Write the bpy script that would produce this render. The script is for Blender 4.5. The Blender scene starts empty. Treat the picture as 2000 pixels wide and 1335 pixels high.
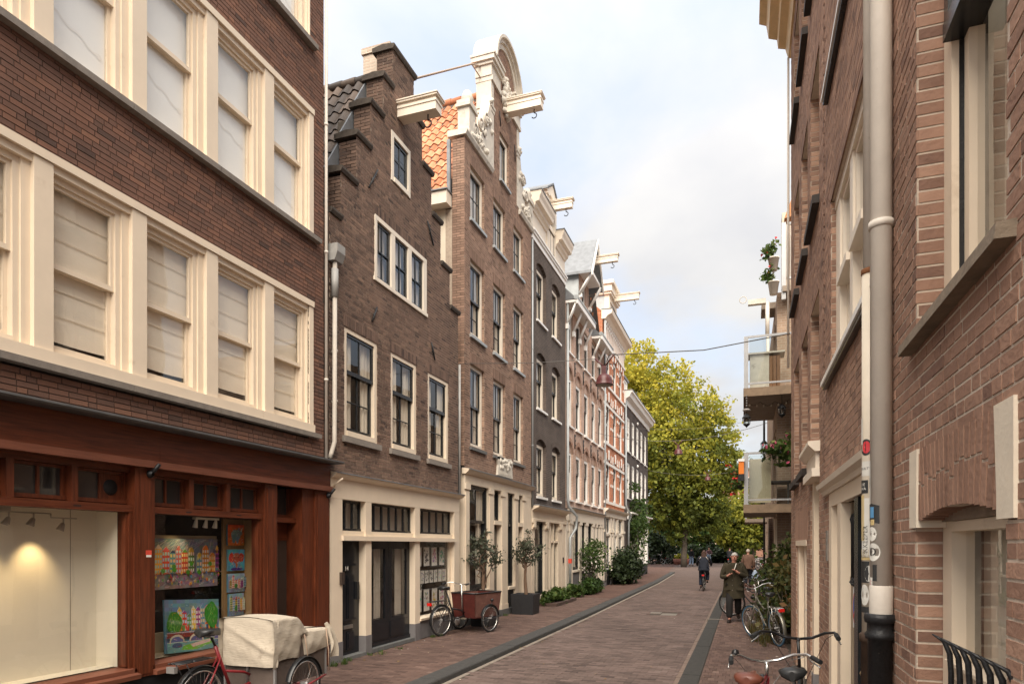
import bpy, math, random
import numpy as np
from mathutils import Vector, Matrix, Quaternion

scene = bpy.context.scene
C = scene.collection
RND = random.Random(11)
PI = math.pi

# ---------------------------------------------------------------- camera
EYE = 1.9
cam_d = bpy.data.cameras.new('camera')
cam = bpy.data.objects.new('camera', cam_d)
C.objects.link(cam)
cam.location = (0, 0, EYE)
YAW = math.atan(453 / 1300.)
cam.rotation_euler = (math.radians(90), 0, YAW)
cam_d.lens = 23.4
cam_d.sensor_width = 36
cam_d.shift_y = 397.5 / 2000.
cam_d.clip_start = .05
cam_d.clip_end = 3000
scene.camera = cam

# ---------------------------------------------------------------- sky and sun
SUN_EL, SUN_AZ = math.radians(50), math.radians(172)   # azimuth clockwise from +Y (the street)
world = bpy.data.worlds.new('World')
scene.world = world
world.use_nodes = True
wn = world.node_tree
wn.nodes.clear()
def N(tree, t, **kw):
    n = tree.nodes.new(t)
    for k, v in kw.items():
        setattr(n, k, v)
    return n
def build_sky():
    L = wn.links.new
    out = N(wn, 'ShaderNodeOutputWorld')
    sky = N(wn, 'ShaderNodeTexSky', sky_type='NISHITA', sun_disc=False)
    sky.sun_elevation = SUN_EL; sky.sun_rotation = SUN_AZ
    sky.air_density = 1.1; sky.dust_density = 2.2; sky.ozone_density = 1.2
    bg1 = N(wn, 'ShaderNodeBackground'); bg1.inputs[1].default_value = .15
    L(sky.outputs[0], bg1.inputs[0])
    tc = N(wn, 'ShaderNodeTexCoord')
    # cloud sheet: project the direction on a plane overhead so clouds flatten to the horizon
    sp = N(wn, 'ShaderNodeSeparateXYZ'); L(tc.outputs['Generated'], sp.inputs[0])
    ad = N(wn, 'ShaderNodeMath', operation='ADD'); ad.inputs[1].default_value = .38; L(sp.outputs[2], ad.inputs[0])
    mx = N(wn, 'ShaderNodeMath', operation='MAXIMUM'); mx.inputs[1].default_value = .12; L(ad.outputs[0], mx.inputs[0])
    dx = N(wn, 'ShaderNodeMath', operation='DIVIDE'); L(sp.outputs[0], dx.inputs[0]); L(mx.outputs[0], dx.inputs[1])
    dy = N(wn, 'ShaderNodeMath', operation='DIVIDE'); L(sp.outputs[1], dy.inputs[0]); L(mx.outputs[0], dy.inputs[1])
    cb = N(wn, 'ShaderNodeCombineXYZ'); L(dx.outputs[0], cb.inputs[0]); L(dy.outputs[0], cb.inputs[1])
    no = N(wn, 'ShaderNodeTexNoise'); no.inputs['Scale'].default_value = 2.3; no.inputs['Detail'].default_value = 9
    no.inputs['Roughness'].default_value = .52; no.inputs['Distortion'].default_value = .25
    mp = N(wn, 'ShaderNodeMapping'); mp.inputs['Location'].default_value = (3.1, 1.7, 0)
    L(cb.outputs[0], mp.inputs[0]); L(mp.outputs[0], no.inputs['Vector'])
    rp = N(wn, 'ShaderNodeValToRGB'); rp.color_ramp.elements[0].position = .30; rp.color_ramp.elements[1].position = .56
    L(no.outputs[0], rp.inputs[0])
    n2 = N(wn, 'ShaderNodeTexNoise'); n2.inputs['Scale'].default_value = 5; n2.inputs['Detail'].default_value = 8
    L(mp.outputs[0], n2.inputs['Vector'])
    cr = N(wn, 'ShaderNodeValToRGB')
    cr.color_ramp.elements[0].position = .3; cr.color_ramp.elements[0].color = (.86, .86, .88, 1)
    cr.color_ramp.elements[1].position = .68; cr.color_ramp.elements[1].color = (1.0, .985, .965, 1)
    L(n2.outputs[0], cr.inputs[0])
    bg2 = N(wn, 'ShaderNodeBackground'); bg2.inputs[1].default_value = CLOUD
    L(cr.outputs[0], bg2.inputs[0])
    # thin veil between the clouds: pale blue
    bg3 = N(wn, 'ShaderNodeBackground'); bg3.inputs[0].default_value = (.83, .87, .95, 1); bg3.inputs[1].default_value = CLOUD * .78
    veil = N(wn, 'ShaderNodeMixShader'); veil.inputs[0].default_value = .84
    L(bg1.outputs[0], veil.inputs[1]); L(bg3.outputs[0], veil.inputs[2])
    ms = N(wn, 'ShaderNodeMixShader'); L(rp.outputs[0], ms.inputs[0]); L(veil.outputs[0], ms.inputs[1]); L(bg2.outputs[0], ms.inputs[2])
    # overcast brightens overhead; here steepened out of view to light the facades
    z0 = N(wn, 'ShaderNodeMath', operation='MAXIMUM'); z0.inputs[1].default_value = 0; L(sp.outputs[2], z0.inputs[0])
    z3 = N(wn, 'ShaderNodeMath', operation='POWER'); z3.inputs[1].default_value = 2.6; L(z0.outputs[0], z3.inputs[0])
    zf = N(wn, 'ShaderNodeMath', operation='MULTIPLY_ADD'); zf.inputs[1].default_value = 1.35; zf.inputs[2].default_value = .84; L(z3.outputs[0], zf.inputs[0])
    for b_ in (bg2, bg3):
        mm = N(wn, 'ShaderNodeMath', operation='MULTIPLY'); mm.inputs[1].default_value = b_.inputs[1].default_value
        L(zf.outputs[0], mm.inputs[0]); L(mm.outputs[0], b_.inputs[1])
    L(ms.outputs[0], out.inputs[0])
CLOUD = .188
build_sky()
sun_d = bpy.data.lights.new('sun', 'SUN')
sun = bpy.data.objects.new('sun', sun_d); C.objects.link(sun)
sun_d.energy = 1.5; sun_d.angle = math.radians(60); sun_d.color = (1, .90, .77)
sd = Vector((math.sin(SUN_AZ) * math.cos(SUN_EL), math.cos(SUN_AZ) * math.cos(SUN_EL), math.sin(SUN_EL)))
sun.rotation_euler = sd.to_track_quat('Z', 'Y').to_euler()
vs = scene.view_settings
vs.view_transform = 'Standard'; vs.look = 'None'; vs.gamma = 1; vs.use_curve_mapping = False
vs.exposure = 2.42
scene.cycles.max_bounces = 8
scene.cycles.transparent_max_bounces = 16
scene.cycles.use_denoising = True

# ---------------------------------------------------------------- materials
MATS = {}
def new_mat(name):
    m = bpy.data.materials.new(name); m.use_nodes = True
    nt = m.node_tree
    b = nt.nodes['Principled BSDF']
    return m, nt, b
def mat(name, col, rough=.75, var=.12, scale=6., bump=0., bscale=None, metal=0., stretch=None, spec=.4, dirt=None):
    """plain surface: base colour with a mottled variation, optional grain (stretch) and fine relief"""
    if name in MATS: return MATS[name]
    m, nt, b = new_mat(name); L = nt.links.new
    b.inputs['Roughness'].default_value = rough
    b.inputs['Metallic'].default_value = metal
    b.inputs['Specular IOR Level'].default_value = spec
    tc = N(nt, 'ShaderNodeTexCoord')
    vec = tc.outputs['Object']
    if stretch:
        mp = N(nt, 'ShaderNodeMapping'); mp.inputs['Scale'].default_value = stretch
        L(vec, mp.inputs[0]); vec = mp.outputs[0]
    no = N(nt, 'ShaderNodeTexNoise'); no.inputs['Scale'].default_value = scale; no.inputs['Detail'].default_value = 7
    no.inputs['Roughness'].default_value = .62
    L(vec, no.inputs['Vector'])
    rp = N(nt, 'ShaderNodeValToRGB')
    rp.color_ramp.elements[0].position = .25; rp.color_ramp.elements[1].position = .75
    lo = [c * (1 - var) for c in col]; hi = [min(1, c * (1 + var)) for c in col]
    rp.color_ramp.elements[0].color = (*lo, 1); rp.color_ramp.elements[1].color = (*hi, 1)
    L(no.outputs[0], rp.inputs[0])
    c_out = rp.outputs[0]
    if dirt:
        n3 = N(nt, 'ShaderNodeTexNoise'); n3.inputs['Scale'].default_value = dirt[1]; n3.inputs['Detail'].default_value = 10
        n3.inputs['Roughness'].default_value = .7
        L(tc.outputs['Object'], n3.inputs['Vector'])
        r3 = N(nt, 'ShaderNodeValToRGB'); r3.color_ramp.elements[0].position = dirt[2]; r3.color_ramp.elements[1].position = dirt[2] + .12
        L(n3.outputs[0], r3.inputs[0])
        mix = N(nt, 'ShaderNodeMix', data_type='RGBA'); mix.inputs[7].default_value = (*dirt[0], 1)
        L(r3.outputs[0], mix.inputs[0]); L(c_out, mix.inputs[6]); c_out = mix.outputs[2]
    L(c_out, b.inputs['Base Color'])
    if bump:
        n2 = N(nt, 'ShaderNodeTexNoise'); n2.inputs['Scale'].default_value = bscale or scale * 8; n2.inputs['Detail'].default_value = 5
        L(vec, n2.inputs['Vector'])
        bp = N(nt, 'ShaderNodeBump'); bp.inputs['Strength'].default_value = bump; bp.inputs['Distance'].default_value = .01
        L(n2.outputs[0], bp.inputs['Height']); L(bp.outputs[0], b.inputs['Normal'])
    MATS[name] = m
    return m
def tone_mat(name, stops, rough=.88, var=.25, scale=14., bump=.5, spec=.25, attr='tone', trans=None, bscale=60, stain=.24):
    """colour picked per piece by the 'tone' attribute, with stains and relief inside each piece"""
    if name in MATS: return MATS[name]
    m, nt, b = new_mat(name); L = nt.links.new
    b.inputs['Roughness'].default_value = rough; b.inputs['Specular IOR Level'].default_value = spec
    at = N(nt, 'ShaderNodeAttribute', attribute_name=attr)
    tc = N(nt, 'ShaderNodeTexCoord')
    no = N(nt, 'ShaderNodeTexNoise'); no.inputs['Scale'].default_value = scale; no.inputs['Detail'].default_value = 6
    geo = N(nt, 'ShaderNodeNewGeometry')
    L(geo.outputs['Position'], no.inputs['Vector'])
    ma = N(nt, 'ShaderNodeMath', operation='MULTIPLY_ADD'); ma.inputs[1].default_value = var; ma.inputs[2].default_value = -var / 2
    L(no.outputs[0], ma.inputs[0])
    ad = N(nt, 'ShaderNodeMath', operation='ADD'); L(at.outputs['Fac'], ad.inputs[0]); L(ma.outputs[0], ad.inputs[1])
    rp = N(nt, 'ShaderNodeValToRGB')
    el = rp.color_ramp.elements
    while len(el) < len(stops): el.new(.5)
    for e, (p, c) in zip(el, stops):
        e.position = p; e.color = (*c, 1)
    L(ad.outputs[0], rp.inputs[0])
    n5 = N(nt, 'ShaderNodeTexNoise'); n5.inputs['Scale'].default_value = .9; n5.inputs['Detail'].default_value = 9; n5.inputs['Roughness'].default_value = .68
    L(geo.outputs['Position'], n5.inputs['Vector'])
    m5 = N(nt, 'ShaderNodeMapRange'); m5.inputs[1].default_value = .3; m5.inputs[2].default_value = .7; m5.inputs[3].default_value = 1 - stain; m5.inputs[4].default_value = 1 + stain * .7
    L(n5.outputs[0], m5.inputs[0])
    h5 = N(nt, 'ShaderNodeHueSaturation'); L(m5.outputs[0], h5.inputs['Value']); L(rp.outputs[0], h5.inputs['Color'])
    L(h5.outputs[0], b.inputs['Base Color'])
    if bump:
        n2 = N(nt, 'ShaderNodeTexNoise'); n2.inputs['Scale'].default_value = bscale; n2.inputs['Detail'].default_value = 4
        L(geo.outputs['Position'], n2.inputs['Vector'])
        bp = N(nt, 'ShaderNodeBump'); bp.inputs['Strength'].default_value = bump; bp.inputs['Distance'].default_value = .006
        L(n2.outputs[0], bp.inputs['Height']); L(bp.outputs[0], b.inputs['Normal'])
    if trans:
        out = nt.nodes['Material Output']
        tr = N(nt, 'ShaderNodeBsdfTranslucent'); L(rp.outputs[0], tr.inputs[0])
        mx = N(nt, 'ShaderNodeMixShader'); mx.inputs[0].default_value = trans
        L(b.outputs[0], mx.inputs[1]); L(tr.outputs[0], mx.inputs[2]); L(mx.outputs[0], out.inputs[0])
    MATS[name] = m
    return m
def col_mat(name, rough=.5):
    if name in MATS: return MATS[name]
    m, nt, b = new_mat(name)
    at = N(nt, 'ShaderNodeAttribute', attribute_name='col')
    nt.links.new(at.outputs['Color'], b.inputs['Base Color']); b.inputs['Roughness'].default_value = rough
    MATS[name] = m
    return m
def glass_mat(name, tint=(.97, .97, .96), refl=1.0, rough=.0):
    if name in MATS: return MATS[name]
    m, nt, b = new_mat(name); L = nt.links.new
    out = nt.nodes['Material Output']; nt.nodes.remove(b)
    tr = N(nt, 'ShaderNodeBsdfTransparent'); tr.inputs[0].default_value = (*tint, 1)
    gl = N(nt, 'ShaderNodeBsdfGlossy'); gl.inputs['Roughness'].default_value = rough
    no = N(nt, 'ShaderNodeTexNoise'); no.inputs['Scale'].default_value = 1.6; no.inputs['Detail'].default_value = 1
    tc = N(nt, 'ShaderNodeTexCoord'); L(tc.outputs['Object'], no.inputs['Vector'])
    bp = N(nt, 'ShaderNodeBump'); bp.inputs['Strength'].default_value = .12; bp.inputs['Distance'].default_value = .03
    L(no.outputs[0], bp.inputs['Height']); L(bp.outputs[0], gl.inputs['Normal'])
    lw = N(nt, 'ShaderNodeLayerWeight'); lw.inputs[0].default_value = .5
    pw = N(nt, 'ShaderNodeMath', operation='POWER'); pw.inputs[1].default_value = 4.; L(lw.outputs['Facing'], pw.inputs[0])
    mu = N(nt, 'ShaderNodeMath', operation='MULTIPLY_ADD'); mu.inputs[1].default_value = .85; mu.inputs[2].default_value = .075 * refl; mu.use_clamp = True
    L(pw.outputs[0], mu.inputs[0])
    mx = N(nt, 'ShaderNodeMixShader'); L(mu.outputs[0], mx.inputs[0]); L(tr.outputs[0], mx.inputs[1]); L(gl.outputs[0], mx.inputs[2])
    L(mx.outputs[0], out.inputs[0])
    MATS[name] = m
    return m
def brick_tex_mat(name, c1, c2, mortar, bw=.215, bh=.06, rough=.9, bump=.6, msize=.008, swap=False, sheen=None):
    """masonry too far away to tell the pieces apart"""
    if name in MATS: return MATS[name]
    m, nt, b = new_mat(name); L = nt.links.new
    b.inputs['Roughness'].default_value = rough; b.inputs['Specular IOR Level'].default_value = .25
    geo = N(nt, 'ShaderNodeNewGeometry')
    sp = N(nt, 'ShaderNodeSeparateXYZ'); L(geo.outputs['Position'], sp.inputs[0])
    cb = N(nt, 'ShaderNodeCombineXYZ')
    if swap:      # ground: rows run across the street
        L(sp.outputs[0], cb.inputs[0]); L(sp.outputs[1], cb.inputs[1])
    else:
        ad = N(nt, 'ShaderNodeMath', operation='ADD'); L(sp.outputs[0], ad.inputs[0]); L(sp.outputs[1], ad.inputs[1])
        L(ad.outputs[0], cb.inputs[0]); L(sp.outputs[2], cb.inputs[1])
    br = N(nt, 'ShaderNodeTexBrick')
    br.inputs['Scale'].default_value = 1; br.inputs['Mortar Size'].default_value = msize
    br.inputs['Brick Width'].default_value = bw; br.inputs['Row Height'].default_value = bh
    br.inputs['Color1'].default_value = (*c1, 1); br.inputs['Color2'].default_value = (*c2, 1); br.inputs['Mortar'].default_value = (*mortar, 1)
    br.inputs['Mortar Smooth'].default_value = .2
    L(cb.outputs[0], br.inputs['Vector'])
    no = N(nt, 'ShaderNodeTexNoise'); no.inputs['Scale'].default_value = 1.3; no.inputs['Detail'].default_value = 8; no.inputs['Roughness'].default_value = .7
    L(geo.outputs['Position'], no.inputs['Vector'])
    r2 = N(nt, 'ShaderNodeMapRange'); r2.inputs[1].default_value = .3; r2.inputs[2].default_value = .7; r2.inputs[3].default_value = .72; r2.inputs[4].default_value = 1.25
    L(no.outputs[0], r2.inputs[0])
    hs = N(nt, 'ShaderNodeHueSaturation'); L(r2.outputs[0], hs.inputs['Value']); L(br.outputs[0], hs.inputs['Color'])
    L(hs.outputs[0], b.inputs['Base Color'])
    bp = N(nt, 'ShaderNodeBump'); bp.inputs['Strength'].default_value = bump; bp.inputs['Distance'].default_value = .008; bp.invert = True
    L(br.outputs[1], bp.inputs['Height']); L(bp.outputs[0], b.inputs['Normal'])
    MATS[name] = m
    return m
def emit_mat(name, col, st):
    if name in MATS: return MATS[name]
    m, nt, b = new_mat(name)
    b.inputs['Base Color'].default_value = (*col, 1)
    b.inputs['Emission Color'].default_value = (*col, 1); b.inputs['Emission Strength'].default_value = st
    MATS[name] = m
    return m

# ---------------------------------------------------------------- mesh helpers
class MB:
    """collects shapes and links them as ONE mesh object; 'tone' or 'col' per face travel along"""
    def __init__(s, side=1, oy=0.):
        s.v = []; s.f = []; s.t = []; s.c = []; s.side = side; s.oy = oy; s.sm = []
    def face(s, idx, t=0., sm=False):
        s.f.append(idx); s.t.append(t); s.sm.append(sm)
    def quad(s, a, b, c, d, t=0., col=None):
        i = len(s.v); s.v += [tuple(a), tuple(b), tuple(c), tuple(d)]; s.face((i, i + 1, i + 2, i + 3), t)
        if col is not None: s.c.append(col)
    def box(s, x0, x1, y0, y1, z0, z1, t=0.):
        if x0 > x1: x0, x1 = x1, x0
        if y0 > y1: y0, y1 = y1, y0
        if z0 > z1: z0, z1 = z1, z0
        i = len(s.v)
        s.v += [(x0, y0, z0), (x1, y0, z0), (x1, y1, z0), (x0, y1, z0), (x0, y0, z1), (x1, y0, z1), (x1, y1, z1), (x0, y1, z1)]
        for q in ((0, 3, 2, 1), (4, 5, 6, 7), (0, 1, 5, 4), (1, 2, 6, 5), (2, 3, 7, 6), (3, 0, 4, 7)):
            s.face(tuple(i + k for k in q), t)
        return s
    def P(s, u, z, d):
        return (s.side * d, u - s.oy, z)
    def fb(s, u0, u1, z0, z1, d0, d1, t=0.):
        """box in facade terms: u along the street, z up, d out of the wall"""
        return s.box(s.side * d0, s.side * d1, u0 - s.oy, u1 - s.oy, z0, z1, t)
    def fbrick(s, u0, u1, z0, z1, d0, d1, t):
        """brick face: front and four edges"""
        i = len(s.v); P = s.P
        s.v += [P(u0, z0, d0), P(u1, z0, d0), P(u1, z1, d0), P(u0, z1, d0), P(u0, z0, d1), P(u1, z0, d1), P(u1, z1, d1), P(u0, z1, d1)]
        for q in ((4, 5, 6, 7), (0, 1, 5, 4), (1, 2, 6, 5), (2, 3, 7, 6), (3, 0, 4, 7)):
            if s.side < 0: q = q[::-1]
            s.face(tuple(i + k for k in q), t)
    def fprism(s, poly, u0, u1, t=0.):
        """profile (d, z) swept along u"""
        n = len(poly); i = len(s.v)
        s.v += [s.P(u0, z, d) for d, z in poly] + [s.P(u1, z, d) for d, z in poly]
        for k in range(n):
            q = (i + k, i + (k + 1) % n, i + n + (k + 1) % n, i + n + k)
            s.face(q if s.side > 0 else q[::-1], t)
        a = tuple(i + k for k in range(n)); b = tuple(i + n + k for k in range(n))
        s.face(a[::-1] if s.side > 0 else a, t); s.face(b if s.side > 0 else b[::-1], t)
        return s
    def fpoly(s, poly, d0, d1, t=0.):
        """outline (u, z) extruded out of the wall"""
        n = len(poly); i = len(s.v)
        s.v += [s.P(u, z, d0) for u, z in poly] + [s.P(u, z, d1) for u, z in poly]
        for k in range(n):
            s.face((i + k, i + (k + 1) % n, i + n + (k + 1) % n, i + n + k), t)
        s.face(tuple(i + k for k in range(n))[::-1], t); s.face(tuple(i + n + k for k in range(n)), t)
        return s
    def prism(s, poly, vec, t=0.):
        """3-D polygon swept by a vector"""
        n = len(poly); i = len(s.v)
        s.v += [tuple(p) for p in poly] + [(p[0] + vec[0], p[1] + vec[1], p[2] + vec[2]) for p in poly]
        for k in range(n):
            s.face((i + k, i + (k + 1) % n, i + n + (k + 1) % n, i + n + k), t)
        s.face(tuple(i + k for k in range(n))[::-1], t); s.face(tuple(i + n + k for k in range(n)), t)
        return s
    def tube(s, pts, r, n=8, t=0., caps=True, flat=None):
        pts = [Vector(p) for p in pts]; m = len(pts)
        rr = list(r) if isinstance(r, (list, tuple)) else [r] * m
        i0 = len(s.v)
        ref = None
        for k, p in enumerate(pts):
            a = pts[max(0, k - 1)]; b = pts[min(m - 1, k + 1)]
            d = (b - a).normalized() if (b - a).length > 1e-9 else Vector((0, 0, 1))
            if ref is None:
                ref = Vector((0, 0, 1)) if abs(d.z) < .9 else Vector((1, 0, 0))
            x = (ref - d * ref.dot(d))
            if x.length < 1e-4: x = Vector((1, 0, 0)) - d * d.x
            x.normalize(); y = d.cross(x); ref = x
            for j in range(n):
                an = 2 * PI * j / n
                e = flat if flat else 1.
                s.v.append(tuple(p + x * (rr[k] * math.cos(an) * e) + y * (rr[k] * math.sin(an))))
        for k in range(m - 1):
            for j in range(n):
                s.face((i0 + k * n + j, i0 + k * n + (j + 1) % n, i0 + (k + 1) * n + (j + 1) % n, i0 + (k + 1) * n + j), t, True)
        if caps:
            s.face(tuple(i0 + j for j in range(n))[::-1], t); s.face(tuple(i0 + (m - 1) * n + j for j in range(n)), t)
        return s
    def lathe(s, prof, c, n=16, t=0., axis=(0, 0, 1), closed=False):
        """profile [(r, h)] turned about an axis through c"""
        ax = Vector(axis).normalized()
        x = Vector((1, 0, 0)) if abs(ax.x) < .9 else Vector((0, 1, 0))
        x = (x - ax * x.dot(ax)).normalized(); y = ax.cross(x); c = Vector(c)
        i0 = len(s.v); m = len(prof)
        for r, h in prof:
            for j in range(n):
                an = 2 * PI * j / n
                s.v.append(tuple(c + ax * h + (x * math.cos(an) + y * math.sin(an)) * r))
        for k in range(m if closed else m - 1):
            k2 = (k + 1) % m
            for j in range(n):
                s.face((i0 + k * n + j, i0 + k * n + (j + 1) % n, i0 + k2 * n + (j + 1) % n, i0 + k2 * n + j), t, True)
        return s
    def loft(s, rings, t=0., caps=True, closed_ring=True):
        """rings: lists of equal length of points"""
        i0 = len(s.v); n = len(rings[0])
        for r in rings: s.v += [tuple(p) for p in r]
        for k in range(len(rings) - 1):
            for j in range(n if closed_ring else n - 1):
                s.face((i0 + k * n + j, i0 + k * n + (j + 1) % n, i0 + (k + 1) * n + (j + 1) % n, i0 + (k + 1) * n + j), t, True)
        if caps and closed_ring:
            s.face(tuple(i0 + j for j in range(n))[::-1], t); s.face(tuple(i0 + (len(rings) - 1) * n + j for j in range(n)), t)
        return s
    def grid(s, fn, nu, nv, t=0.):
        """sheet of nu x nv cells from fn(a, b) with a, b in 0..1"""
        i0 = len(s.v)
        for j in range(nv + 1):
            for i in range(nu + 1): s.v.append(tuple(fn(i / nu, j / nv)))
        for j in range(nv):
            for i in range(nu):
                a = i0 + j * (nu + 1) + i
                s.face((a, a + 1, a + nu + 2, a + nu + 1), t, True)
        return s
    def mesh(s, name, m):
        me = bpy.data.meshes.new(name)
        me.from_pydata(s.v, [], s.f)
        if any(s.t):
            a = me.attributes.new('tone', 'FLOAT', 'FACE'); a.data.foreach_set('value', s.t)
        if s.c and len(s.c) == len(s.f):
            a = me.attributes.new('col', 'FLOAT_COLOR', 'FACE')
            a.data.foreach_set('color', np.array([(*c, 1.) for c in s.c], dtype=np.float32).ravel())
        if any(s.sm): me.polygons.foreach_set('use_smooth', s.sm)
        if m is not None: me.materials.append(m)
        me.update()
        return me
    def build(s, name, m, parent=None, loc=(0, 0, 0), kind=None):
        return obj(name, s.mesh(name, m), parent, loc, kind)

def obj(name, me, parent=None, loc=(0, 0, 0), kind=None, rot=None, scale=None):
    o = bpy.data.objects.new(name, me)
    o.location = loc
    if rot is not None: o.rotation_euler = rot
    if scale is not None: o.scale = scale
    if parent is not None: o.parent = parent
    if kind: o['kind'] = kind
    C.objects.link(o)
    return o
def thing(name, label, cat, loc=(0, 0, 0), rz=0., group=None):
    o = bpy.data.objects.new(name, None)
    o.empty_display_size = .2
    o.location = loc; o.rotation_euler = (0, 0, rz)
    o['label'] = label; o['category'] = cat
    if group: o['group'] = group
    C.objects.link(o)
    return o
def tag(o, label, cat, group=None):
    o['label'] = label; o['category'] = cat
    if group: o['group'] = group
    return o
def copy_tree(o, parent=None):
    c = o.copy(); C.objects.link(c)
    c.parent = parent
    for ch in list(o.children): copy_tree(ch, c)
    return c
def cam_scale(p):
    """pixels (of a 2000 wide picture) per metre at a point, or 0 outside the frame: used to pick which pieces show largest"""
    x, y, z = p
    cs, sn = math.cos(YAW), math.sin(YAW)
    dz = -x * sn + y * cs
    if dz < .3: return 0.
    px = 1000 + 1300 * (x * cs + y * sn) / dz; py = 1065 - 1300 * (z - EYE) / dz
    if -30 < px < 2030 and -30 < py < 1365: return 1300. / dz
    return 0.
def text_mesh(body, size, depth=.001, align='CENTER'):
    cu = bpy.data.curves.new('lettering', 'FONT'); cu.body = body; cu.size = size; cu.extrude = depth
    cu.align_x = align; cu.align_y = 'CENTER'
    o = bpy.data.objects.new('lettering', cu); C.objects.link(o)
    dg = bpy.context.evaluated_depsgraph_get()
    me = bpy.data.meshes.new_from_object(o.evaluated_get(dg))
    C.objects.unlink(o); bpy.data.objects.remove(o)
    me.materials.clear()
    return me
# ---------------------------------------------------------------- palette
CREAM = mat('cream_paint', (.74, .62, .475), .5, .05, 3, .02, 40, dirt=((.60, .48, .35), 2.4, .62))
CREAM2 = mat('pale_cream_paint', (.76, .67, .55), .5, .05, 3, .02, 40, dirt=((.60, .51, .40), 2.4, .64))
WHITE = mat('white_paint', (.82, .79, .74), .4, .05, 3, .06, 40)
OFFW = mat('weathered_white_paint', (.58, .53, .45), .7, .15, 5, .3, 30, dirt=((.34, .30, .25), 3, .56))
DARK = mat('black_green_paint', (.018, .019, .02), .25, .3, 5)
BLACKD = mat('black_door_paint', (.012, .013, .016), .22, .3, 4)
GREYB = mat('grey_base_paint', (.16, .15, .15), .7, .15, 5, .2, 40)
STONE = mat('grey_sill_stone', (.24, .21, .18), .8, .2, 9, .3, 60)
BLUEST = mat('bluestone', (.13, .13, .125), .75, .25, 12, .4, 60)
LEAD = mat('lead_sheet', (.19, .20, .21), .5, .25, 5, .15, 20, metal=.2)
ZINC = mat('zinc_sheet', (.36, .38, .38), .5, .15, 4, .1, 10, metal=.3)
PIPEG = mat('pale_grey_pipe', (.66, .60, .52), .55, .08, 6, .15, 60, dirt=((.46, .40, .32), 7, .64))
PIPED = mat('zinc_pipe', (.33, .32, .30), .5, .15, 6)
IRON = mat('black_iron', (.012, .012, .013), .45, .4, 20, .3, 80)
CASTIRON = mat('chipped_cast_iron', (.014, .014, .015), .5, .4, 12, .4, 60, dirt=((.30, .26, .21), 26, .64))
MAHOG = mat('mahogany', (.105, .026, .010), .38, .6, 5, .15, 60, stretch=(2, 9, .5))
MAHOGH = mat('mahogany_board', (.105, .026, .010), .38, .6, 5, .15, 60, stretch=(2, .5, 9))
MAHOGW = mat('worn_mahogany', (.17, .058, .032), .5, .3, 5, .15, 60, stretch=(2, .5, 9))
BLACKB = mat('black_board', (.010, .010, .011), .6, .3, 3)
ROOM = mat('dim_room', (.12, .10, .08), .9, .4, 1.2)
ROOML = mat('room_wall', (.28, .24, .19), .9, .4, 1.2)
PLASTER = mat('cream_plaster', (.74, .64, .50), .85, .08, 1.5, .25, 20, dirt=((.50, .42, .33), 1.2, .66))
FILM = mat('window_film', (.88, .87, .84), .3, .03, 1.2)
BLIND = mat('linen_blind', (.84, .75, .62), .9, .05, 2, .2, 30)
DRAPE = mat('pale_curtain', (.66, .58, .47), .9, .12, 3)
DRAPED = mat('shaded_curtain', (.44, .38, .31), .9, .15, 3)  # second curtain cloth, a darker beige
GLASS = glass_mat('window_glass')
GLASSR = glass_mat('window_glass_bright', refl=1.35)
GLASSB = glass_mat('balcony_glass', (.80, .84, .82), refl=1.3)
MORT_D = mat('dark_mortar', (.075, .058, .048), .95, .3, 20, .4, 80)
MORT_14 = mat('brown_mortar', (.33, .26, .20), .95, .25, 20, .4, 80)
MORT_3 = mat('buff_mortar', (.44, .35, .27), .95, .2, 20, .4, 80)
MORT_R = mat('pale_mortar', (.54, .45, .36), .95, .15, 20, .4, 80)
BR_A = tone_mat('brick_wine_brown', [(0, (.095, .060, .048)), (.25, (.15, .086, .064)), (.5, (.185, .100, .072)), (.75, (.21, .108, .074)), (1, (.26, .135, .088))])
BR_14 = tone_mat('brick_umber', [(0, (.075, .050, .041)), (.3, (.145, .095, .072)), (.6, (.195, .125, .093)), (1, (.27, .175, .125))])
BR_3 = tone_mat('brick_tan', [(0, (.16, .10, .072)), (.4, (.26, .165, .12)), (.7, (.31, .20, .145)), (1, (.39, .245, .175))])
BR_R = tone_mat('brick_russet', [(0, (.20, .115, .084)), (.3, (.285, .165, .115)), (.65, (.335, .197, .138)), (1, (.395, .24, .168))], var=.5, scale=16, bump=.8, bscale=45)
BR_R2 = tone_mat('brick_russet_worn', [(0, (.19, .115, .084)), (.3, (.29, .175, .125)), (.65, (.355, .215, .15)), (1, (.43, .27, .19))])

# ---------------------------------------------------------------- house kit
class House:
    def __init__(s, name, label, cat, side, X, y0, y1):
        s.side, s.X, s.y0, s.y1 = side, X, y0, y1
        s.oy = (y0 + y1) / 2
        s.root = thing(name, label, cat, (X, s.oy, 0))
    def mb(s): return MB(s.side, s.oy)
    def world(s, u, z, d=0.): return (s.X + s.side * d, u, z)
    def part(s, name, m, f, parent=None, kind=None):
        b = s.mb(); f(b)
        return b.build(name, m, parent or s.root, kind=kind)
    def box(s, name, m, u0, u1, z0, z1, d0, d1, parent=None):
        b = s.mb()
        if m.name.startswith('window_glass'):   # a pane is one sheet
            P = b.P; b.quad(P(u0, z0, d1), P(u1, z0, d1), P(u1, z1, d1), P(u0, z1, d1))
        else: b.fb(u0, u1, z0, z1, d0, d1)
        return b.build(name, m, parent or s.root)

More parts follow.
